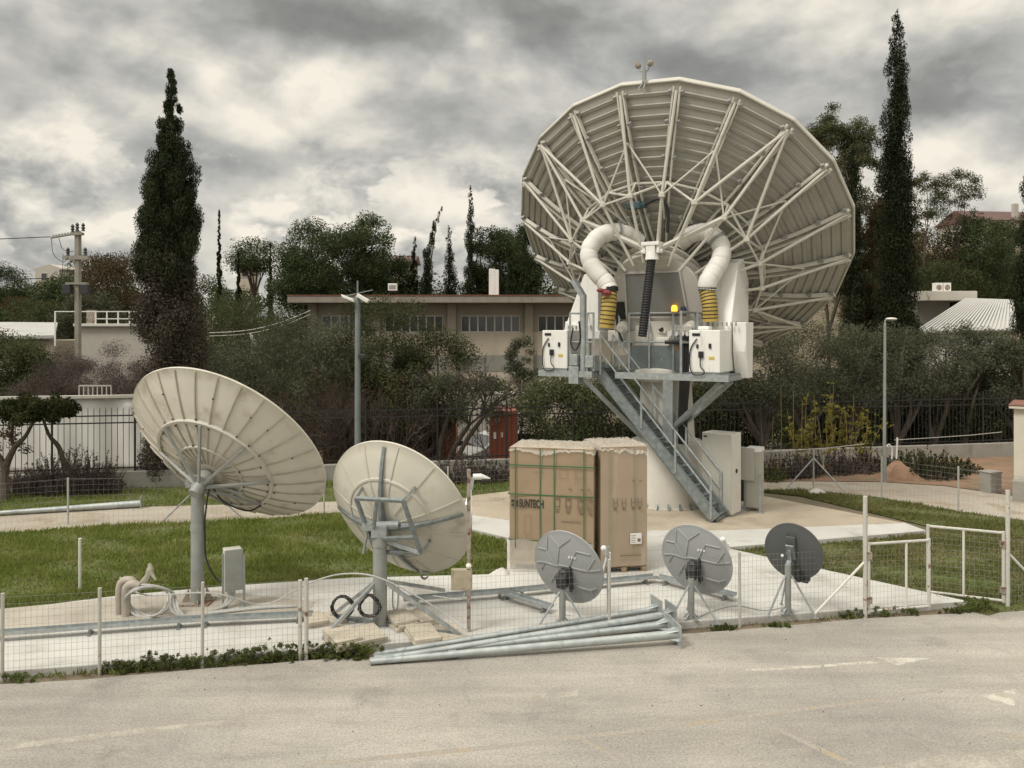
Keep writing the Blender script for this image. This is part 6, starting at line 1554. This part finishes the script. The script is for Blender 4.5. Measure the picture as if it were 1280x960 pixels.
for i, (px, py, Y, rx, lm, lab) in enumerate(((1160, 292, 60, 3.4, 'autumn', 'brown green tree behind the flat white canopy'), (1212, 276, 58, 2.6, 'pine', 'dark green tree below the hill house'), (1238, 315, 60, 3.0, 'laurel', 'green tree between hill house and corrugated roof'), (1262, 335, 62, 2.6, 'olive', 'pale green tree beside the cypress at the frame edge'), (1178, 325, 54, 2.4, 'laurel', 'green tree right above the twin air conditioners'))):
    p = foot(px, Y); h = ht(py, Y, p.z); broad(h, rx, lab, p, 120 + i, lm, 8000, .24, rz=h * .36, name='tree', group='trees on the right hillside')
# --- olives along the concrete wall at the right
ol = None
for i, (px, py, Y, rx, lab) in enumerate(((948, 408, 31.5, 2.1, 'olive tree with thick forked trunk right behind the antenna stairs'), (1010, 398, 33.5, 2.0, 'wide olive tree under the lower antenna rim'), (1064, 408, 34, 1.8, 'olive tree left of the slim street lamp'), (1122, 402, 34, 1.8, 'olive tree right behind the slim street lamp'),
        (1168, 412, 34.5, 1.6, 'olive tree in front of the corrugated roof eave'), (1206, 402, 35, 1.4, 'upright olive tree before the corrugated roof'), (1246, 404, 35, 1.4, 'upright olive tree beside the frame edge cypress'), (1275, 420, 34, 1.6, 'low olive tree behind the cream booth'), (880, 440, 34.5, 2.0, 'olive tree glimpsed behind the platform legs'), (800, 450, 36, 2.2, 'olive tree glimpsed under the service platform'))):
    p = foot(px, Y); h = ht(py, Y, p.z); broad(h, rx, lab, p, 140 + i, 'olive', 9000, .15, rz=h * .40, cz=h * .60, name='olive_tree', group='olive trees behind the low wall', lr=(.2, .36), n=44, r0=.16, nl=9, shell=.25, asp=.3, lean=.5 if i == 0 else 0)
# dark understorey behind the railing
for i, (px, py, Y, rx, lm) in enumerate(((700, 470, 33, 2.0, 'laurel'), (760, 465, 34, 2.0, 'laurel'), (905, 480, 33, 1.8, 'laurel'), (1040, 470, 35.5, 2.2, 'laurel'), (1150, 470, 36, 2.0, 'laurel'), (1230, 470, 36, 2.0, 'laurel'))):
    p = foot(px, Y); h = ht(py, Y, p.z)
    broad(h, rx, ['dense dark shrub behind the railing left of the service platform', 'dense dark shrub behind the railing under the service platform', 'dense dark shrub behind the railing at the olive with the forked trunk', 'dense dark shrub behind the yellowing canes', 'dense dark shrub behind the wall right of the slim street lamp', 'dense dark shrub behind the wall near the cream booth'][i], p, 160 + i, lm, 8000, .17, rz=h * .5, cz=h * .5, name='shrub', group='dark shrubs behind the railing', n=40, flatb=1.)
# --- the middle: shrubs and bare trees between building and railing
for i, (px, py, Y, rx, lm, lab, n) in enumerate(((292, 435, 33, 1.9, 'olive', 'grey green olive right of the big cypress', 8000), (330, 415, 35, 2.4, 'olive', 'pale olive below the sagging cables', 8000), (300, 370, 46, 2.6, 'laurel', 'dark tree between big cypress and long building corner', 7000), (340, 380, 48, 2.4, 'pine', 'dark tree under the thin cypress left of the long building', 7000), (275, 365, 48, 2.0, 'laurel', 'dark tree touching the right flank of the big cypress', 7000),
        (385, 392, 33, 2.6, 'olive', 'big grey green olive left of the floodlight pole', 11000), (476, 362, 32, 2.0, 'laurel', 'dark leafy shrub tree right of the floodlight pole', 12000), (425, 398, 31.5, 1.9, 'olive', 'olive shrub behind the floodlight pole', 8000), (540, 404, 32, 1.8, 'laurel', 'round dark leafy tree before the long building windows', 9000), (505, 430, 31, 1.4, 'laurel', 'lower dark shrub between the two leafy trees', 7000))):
    p = foot(px, Y); h = ht(py, Y, p.z); broad(h, rx, lab, p, 180 + i, lm, n, .15, rz=h * .44, cz=h * .56, name='tree', lr=(.2, .36), n=46, shell=.25, flatb=1., asp=.35)
for i, (px, py, Y, m, dep, st, lab) in enumerate(((350, 470, 30.5, 'twig', 5, 9, 'bare twiggy thicket right of the largest yard dish'), (410, 440, 30.3, 'twig', 5, 9, 'bare twiggy thicket left of the floodlight pole'), (500, 450, 30.2, 'twig', 5, 8, 'bare twiggy thicket above the mid sized dish'), (448, 440, 30.4, 'twig', 5, 8, 'bare twiggy thicket at the floodlight pole'), (518, 462, 30.4, 'twig', 5, 6, 'bare twiggy thicket nearest the leaning trunk'))):
    p = foot(px, Y); h = ht(py, Y, p.z); bare(h, lab, p, 200 + i, st, dep, m, .62, .045, group='bare thickets behind the railing', wide=.6, extra=('autumn', 900, .12, 1.5, h * .35, h * .55))
# leaning half bare tree in front of the railing with a forked trunk
p = foot(556, 29.8); t = thing('leaning_tree', 'half bare tree with leaning forked trunk before the orange container', 'tree', p)
rn = random.Random(31); mb = MB()
for a, b in (((-.1, 0, -.1), (.9, .1, 2.3)), ((.1, 0, -.1), (1.5, 0, 2.7)), ((-.2, 0, -.1), (.1, .2, 2.6))):
    mb.path(smooth_path([V(a), V(a).lerp(V(b), .5) + V((-.15, 0, .15)), V(b)], 4), [.13, .12, .11, .10, .095, .09, .085, .08, .07], 7)
    for k in range(4): twigs(mb, V(b), V((rn.uniform(-.5, .9), rn.uniform(-.5, .5), .7)).normalized(), .85, .05, 4, rn, .6)
mb.build('trunk', M['bark'], t, world=False)
npmesh('crown', leaves([((rn.uniform(-1.2, 2.5), rn.uniform(-.8, .8), rn.uniform(2.4, 4.2)), rn.uniform(.3, .55)) for _ in range(22)], 4200, .13, np.random.default_rng(31), asp=.35, shell=.15), 4, L_['olive'], t)
p = foot(625, 33.0); bare(3.4, 'thin bare tree by the railing left of the service platform', p, 33, 2, 5, 'twig', .55, .06, name='bare_tree', cat='tree', wide=.3, extra=('olive', 700, .13, 1.0, 1.0, 2.6))
p = foot(655, 40.0); h = ht(425, 40, p.z); broad(h, .9, 'slim olive against the long building wall beside the equipment cabinet', p, 34, 'olive', 2500, .16, rz=1.6, name='olive_tree', shell=.1, n=16)
# --- left: red brown bare shrubs and olives round the power pole
for i, (px, py, Y, lab) in enumerate(((80, 430, 34, 'reddish bare shrub left of the power pole'), (112, 440, 33, 'reddish bare shrub in front of the power pole'), (143, 415, 34, 'reddish bare tree right of the power pole'), (60, 455, 32.5, 'reddish bare shrub beside the dark olive at the far left'), (160, 450, 32, 'reddish bare shrub beside the big cypress foot'))):
    p = foot(px, Y); h = ht(py, Y, p.z); bare(h, lab, p, 220 + i, 9, 5, 'twigred', .65, .04, group='reddish bare shrubs round the power pole', wide=.7, extra=('rosemary', 15000, .055, 1.5, h * .40, h * .60))
for i, (px, py, Y, rx, lab) in enumerate(((12, 418, 36, 1.7, 'dark olive at the left frame edge'), (38, 432, 35, 1.4, 'smaller dark olive beside the reddish shrubs'), (-25, 410, 38, 2., 'dark olive cut by the left frame edge'))):
    p = foot(px, Y); h = ht(py, Y, p.z); broad(h, rx, lab, p, 230 + i, 'laurel', 9000, .16, rz=h * .42, cz=h * .58, name='olive_tree', n=40, shell=.25)
p = foot(155, 31.0); broad(2.4, 1.3, 'dark low shrub behind the white tarp wall', p, 236, 'laurel', 5000, .14, rz=1.1, cz=1.5, name='shrub', n=24, flatb=1.)
# --- clipped flat crowned tree with crooked trunks, before the railing
p = foot(8, 23.6); t = thing('clipped_tree', 'flat crowned clipped tree with crooked forked trunks at the left edge', 'tree', p)
mb = MB(); W = lambda px, py, y=23.8: pt(px, py, y) - p
mb.path(smooth_path([V((-.05, 0, -.1)), W(6, 590), W(18, 560), W(32, 545), W(45, 520)], 5), [.15, .145, .14, .13, .12, .11, .105, .1, .095, .09, .085, .08, .075, .07, .065, .06, .055, .05, .05, .045, .04], 8)
mb.path(smooth_path([W(6, 590), W(2, 575), W(-8, 560), W(-20, 530)], 5), [.11, .1, .1, .09, .09, .08, .08, .07, .07, .06, .06, .05, .05, .05, .04, .04], 8)
mb.path(smooth_path([W(18, 560), W(14, 545), W(18, 525)], 5), [.06, .06, .055, .05, .05, .05, .04, .04, .04, .03, .03], 6)
mb.path(smooth_path([W(82, 588, 24.6), W(74, 560, 24.5), W(62, 545, 24.3), W(54, 525, 24)], 5), [.09, .085, .08, .08, .075, .07, .07, .065, .06, .06, .05, .05, .05, .04, .04, .04], 8)
mb.build('trunk', M['bark'], t, world=False, smooth=True)
rn = random.Random(8); lob = []
for i in range(60):
    a = rn.uniform(0, 6.283); q = math.sqrt(rn.random()); cx_ = (45 - 640) / 1000 * 23.8 - p.x
    lob.append(((cx_ + 1.02 * q * math.cos(a), .2 + 1.0 * q * math.sin(a), 5 - (514 - 415) * .0238 + .42 * math.sqrt(max(0, 1 - q * q)) * rn.uniform(-.6, 1.15)), rn.uniform(.15, .25)))
npmesh('crown', leaves(lob, 22000, .075, np.random.default_rng(8), asp=.5, shell=.3), 4, L_['topiary'], t)
npmesh('hanging_twigs', leaves([(tuple(W(rn.uniform(-15, 30), rn.uniform(530, 565)) + V((0, rn.uniform(-.3, .3), 0))), .18) for _ in range(14)], 700, .09, np.random.default_rng(9), shell=.1), 4, L_['autumn'], t)
# --- rosemary bush, wispy brown, by the low wall; brown bush at the middle
def sprigs(label, c, rx, ry, h, n, seed, lm, name, cat, nl=26, size=.05, group=None, m='twigred'):
    rn = random.Random(seed); rng = np.random.default_rng(seed); t = thing(name, label, cat, c, 0, group); mb = MB(); vv = []
    for i in range(n):
        a = rn.uniform(0, 6.283); q = math.sqrt(rn.random()); b = V((rx * q * math.cos(a), ry * q * math.sin(a), 0)); hh = h * (1 - .55 * q * q) * rn.uniform(.4, 1.15)
        tip = b + V((rn.uniform(-.25, .25) * hh + .3 * b.x / max(rx, .1) * h * .4, rn.uniform(-.25, .25) * hh, hh)); mid = b.lerp(tip, .5) + V((rn.uniform(-.05, .05), rn.uniform(-.05, .05), 0))
        mb.path([b * .8, mid, tip], [.008, .006, .002], 3, caps=False)
        k = rng.random(nl) ** .7; P = np.array(b)[None] * (1 - k[:, None]) + np.array(tip)[None] * k[:, None]
        vv.append(leaves([(tuple(x), .03) for x in P], nl, size, rng, asp=.3, up=.9, shell=.2))
    mb.build('stems', M[m], t, world=False); npmesh('foliage', np.concatenate(vv), 4, L_[lm], t)
    return t
sprigs('wispy grey brown rosemary bush before the white tarp wall', at(92, 617), 1.40, .6, 1.4, 360, 51, 'rosemary', 'rosemary_bush', 'bush', size=.07, nl=44)
sprigs('smaller brownish bush under the clipped tree', at(35, 619), .75, .5, .85, 150, 52, 'rosemary', 'rosemary_bush', 'bush', size=.07, nl=40)
sprigs('brown leafless bush at the low wall left of the cartons', at(590, 603), 1.25, .6, 1.0, 200, 53, 'rosemary', 'brown_bush', 'bush', size=.09, nl=30)
for i, (px, py, rx, h, n, lm, lab) in enumerate(((985, 596, 1.1, .85, 130, 'rosemary', 'greyish brush at the gravel path under the yellowing canes'), (1045, 592, 1.3, .9, 150, 'rosemary', 'greyish brush left of the slim street lamp'), (1085, 588, .9, .8, 110, 'rosemary', 'greyish brush just left of the earth mound'), (1165, 598, 1.0, 1.0, 150, 'laurel', 'dark green spreading bush right of the earth mound'), (1140, 590, .9, .8, 110, 'laurel', 'dark green low bush touching the earth mound'), (1195, 592, .8, .6, 80, 'laurel', 'low dark bush beside the small utility box'), (958, 600, .6, .6, 60, 'weed', 'green brush by the squat grey control box'))):
    sprigs(lab, at(px, py), rx, .55, h, n, 60 + i, lm, 'brush_shrub', 'bush', size=.11, nl=30, group='brush along the gravel path')
# --- yellowing canes
p = at(1040, 590); t = thing('yellow_cane_plant', 'tall yellowing cane plant at the gravel path behind the braced post', 'plant', p)
rn = random.Random(77); mb = MB(); vv = []; rng = np.random.default_rng(77)
for i in range(26):
    b = V((rn.uniform(-1.2, 1.1), rn.uniform(-.5, .5), 0)); hh = rn.uniform(1.6, 3.3) * (1 - .18 * abs(b.x)); tip = b + V((rn.uniform(-.3, .5) + b.x * .3, rn.uniform(-.3, .3), hh)); mid = b.lerp(tip, .55) + V((rn.uniform(-.12, .12), 0, .1))
    cpts = smooth_path([b, mid, tip], 4); mb.path(cpts, [.016 - .0014 * j for j in range(len(cpts))], 4)
    for j in range(9):
        k = rn.uniform(.35, 1); q = b.lerp(tip, k); dr = V((rn.uniform(-1, 1), rn.uniform(-1, 1), rn.uniform(-.2, .5))).normalized() * rn.uniform(.15, .4)
        P = [tuple(q + dr * (s_ / 6)) for s_ in range(7)]; vv.append(leaves([(x, .05) for x in P], 9, .14, rng, asp=.35, shell=.1, droop=.5))
mb.build('canes', M['cane'], t, world=False); npmesh('foliage', np.concatenate(vv), 4, L_['yellowgreen'], t)
for i, (px, pyt) in enumerate(((952, 525), (965, 520), (975, 485), (990, 490), (1003, 500))):
    b = at(px, 597); tp_ = pt(px + R.uniform(-3, 3), pyt, b.y); tag(MB().path([b, b.lerp(tp_, .5) + V((R.uniform(-.05, .05), 0, 0)), tp_], [.014, .012, .006], 5).build('bare_cane', M['cane'], None), ['bare cane nearest the squat control box', 'bare cane second from the squat control box', 'tallest bare cane left of the yellowing plant', 'bare cane between tallest cane and yellowing plant', 'bare cane touching the yellowing plant'][i], 'cane', 'bare canes beside the yellowing plant')
# --- far woods that read as one mass, on the hill
def wood(name, px0, px1, Y0, Y1, n, hr, seed, lms, lab, nl=900, size=.42):
    nl = int(nl * 1.8); size *= .72
    rn = random.Random(seed); rng = np.random.default_rng(seed); lob = []
    for i in range(n):
        Y = rn.uniform(Y0, Y1); px = rn.uniform(px0, px1); c = foot(px, Y); h = rn.uniform(*hr); r = h * .36
        for k in range(9):
            lob.append(((c.x + rn.gauss(0, .45) * r, c.y + rn.gauss(0, .4) * r, c.z + h * rn.uniform(.12, .88)), r * rn.uniform(.35, .6)))
    o = npmesh(name, leaves(lob, n * nl, size, rng, shell=.4), 4, L_[lms]); o['kind'] = 'stuff'; o['label'] = lab; o['category'] = 'wood'
wood('hillside_wood', -40, 360, 84, 130, 46, (4, 6.5), 301, 'pine', 'dark wood covering the distant hillside on the left', 700)
wood('hillside_brush', -60, 380, 54, 80, 46, (2.5, 4.2), 302, 'laurel', 'mixed brush at the foot of the left hill', 700, .34)
wood('hillside_wood', 640, 1140, 70, 120, 46, (6, 9), 303, 'pine', 'dark wood behind the giant antenna', 600)
wood('hillside_wood', 1100, 1400, 66, 105, 34, (3.5, 5.5), 304, 'laurel', 'mixed wood below the hill house', 900, .36)
wood('hillside_wood', 365, 700, 66, 80, 44, (6.5, 9.5), 305, 'pine', 'dark wood behind the pines over the long roof', 600)
wood('undergrowth', 240, 660, 38, 45, 40, (2.2, 4.0), 306, 'laurel', 'tangled dark undergrowth in front of the long building', 700, .22)
wood('undergrowth', 860, 1300, 36.5, 42, 46, (2.6, 4.4), 307, 'laurel', 'tangled dark undergrowth behind the olive row', 700, .22)
wood('undergrowth', 225, 390, 49, 66, 40, (3.2, 5.5), 308, 'laurel', 'dark wood filling the slope left of the long building', 1100, .2)
wood('undergrowth', 236, 372, 40, 47, 26, (2.6, 3.9), 309, 'olive', 'grey green thicket below the sagging cables', 1100, .17)
# --- weeds and grass
def weed(label, c, r, h, n, seed, group='weeds along the fence foot', name='weed_clump'):
    rng = np.random.default_rng(seed); rn = random.Random(seed)
    lob = [((c.x + rn.gauss(0, .75) * r, c.y + rn.gauss(0, .16) * r, c.z + h * rn.random() ** 1.8), rn.uniform(.02, .05)) for _ in range(max(6, int(46 * r / .3)))]
    o = npmesh(name, leaves(lob, int(n * 1.5), .036, rng, asp=.42, shell=.1, up=.6), 4, L_['weed']); tag(o, label, 'weeds', group); return o
wl = [(22, 851, .22, .10), (150, 838, .30, .12), (176, 836, .30, .16), (206, 834, .34, .22), (244, 831, .36, .15), (288, 828, .40, .2), (326, 825, .40, .18), (364, 821, .42, .24), (400, 818, .36, .18), (434, 822, .40, .22), (458, 822, .24, .18), (516, 801, .13, .16), (1068, 770, .22, .16), (1106, 769, .16, .14), (1140, 768, .12, .08), (1226, 763, .30, .22), (1190, 765, .18, .08), (905, 786, .2, .06), (970, 782, .2, .05), (630, 795, .08, .15)]
nm_ = ['tiny weeds at the fence corner by the frame edge', 'weeds just right of the second pale fence post', 'weeds left of the tuft with the tall stems', 'weed tuft with tall stems between second and third posts', 'low weeds left of the third fence post', 'weeds just right of the third fence post', 'weeds midway between third post and double post', 'bushy weeds left of the double post', 'weeds at the foot of the double post', 'bushy weeds before the frontmost paver stack', 'weeds at the thin ends of the lying poles', 'small weed beside the right paver stack', 'weeds at the foot of the taller braced gate post', 'weeds under the closed gate leaf', 'tiny weeds at the free end of the closed gate', 'broad weeds at the foot of the open gate post', 'flat weeds in the gate opening', 'flat weeds at the slab edge right of the pole plates', 'flat weeds at the slab edge below the charcoal dish', 'single tall weed on the slab behind the lying poles']
for i, ((px, py, r, h), lab) in enumerate(zip(wl, nm_)): weed(lab, at(px, py, .02), r * .8, h, int(900 * r / .3), 400 + i)
def inside(P, poly):
    x, y = P[:, 0], P[:, 1]; r = np.zeros(len(P), bool); j = len(poly) - 1
    for i in range(len(poly)):
        xi, yi, xj, yj = poly[i][0], poly[i][1], poly[j][0], poly[j][1]
        c = ((yi > y) != (yj > y)) & (x < (xj - xi) * (y - yi) / (yj - yi + 1e-12) + xi); r ^= c; j = i
    return r
def grass(name, poly, n, h, seed, lm, lab, patch=.0):
    rng = np.random.default_rng(seed); A = np.array([(p[0], p[1]) for p in poly]); lo_, hi_ = A.min(0), A.max(0)
    P = rng.random((n, 2)) * (hi_ - lo_) + lo_; P = P[inside(P, [tuple(a) for a in A])]; m = len(P)
    ph_ = np.sin(P[:, 0] * 1.7 + np.sin(P[:, 1] * 2.3) * 1.5) * np.sin(P[:, 1] * 1.9 + P[:, 0] * .6); keep = rng.random(m) < (.62 + .45 * ph_); P = P[keep]; ph_ = ph_[keep]; m = len(P)
    hh = h * (.45 + .8 * rng.random(m)) * (1 + .35 * ph_); a = rng.random(m) * 6.283; w_ = .012 + .012 * rng.random(m); le = rng.normal(size=(m, 2)) * .45 * hh[:, None]
    b0 = np.c_[P[:, 0] - np.cos(a) * w_, P[:, 1] - np.sin(a) * w_, np.full(m, .0)]; b1 = np.c_[P[:, 0] + np.cos(a) * w_, P[:, 1] + np.sin(a) * w_, np.full(m, .0)]; tp_ = np.c_[P + le, hh]
    o = npmesh(name, np.stack([b0, b1, tp_], 1).reshape(-1, 3), 3, L_[lm]); o['kind'] = 'stuff'; o['label'] = lab; o['category'] = 'grass'
grass('grass', lawnL, 150000, .10, 1, 'grass', 'short green grass of the lawn behind the yard dishes')
grass('grass', lawnR, 120000, .085, 2, 'drygrass', 'patchy drier grass round the gates and path')
grass('grass', stripB, 90000, .10, 3, 'grass', 'grass verge between gravel path and low wall')
grass('grass', [fl(-8, -.05), fl(-2.2, -.05), fl(-2.2, .16), fl(-8, .16)], 6000, .09, 4, 'grass', 'thin line of grass at the fence foot')
grass('grass', [fl(3, -.06), fl(9.6, -.08), fl(9.6, .05), fl(3, .1)], 2600, .05, 5, 'drygrass', 'sparse dry grass at the slab edge by the gate')
# dead leaves and grit on the asphalt and slab
rng = np.random.default_rng(9); n = 240; P = np.c_[rng.uniform(-7, 9, n), rng.uniform(8.6, 13.2, n), np.full(n, .012)]; P = P[P[:, 1] < FA.y + (P[:, 0] - FA.x) * .19 - .2]
o = npmesh('leaf_litter', leaves([(tuple(p), .004) for p in P], len(P), .018, rng, asp=.6, shell=.1), 4, L_['autumn']); o['kind'] = 'stuff'; o['label'] = 'scattered dead leaves and grit on the asphalt'; o['category'] = 'litter'
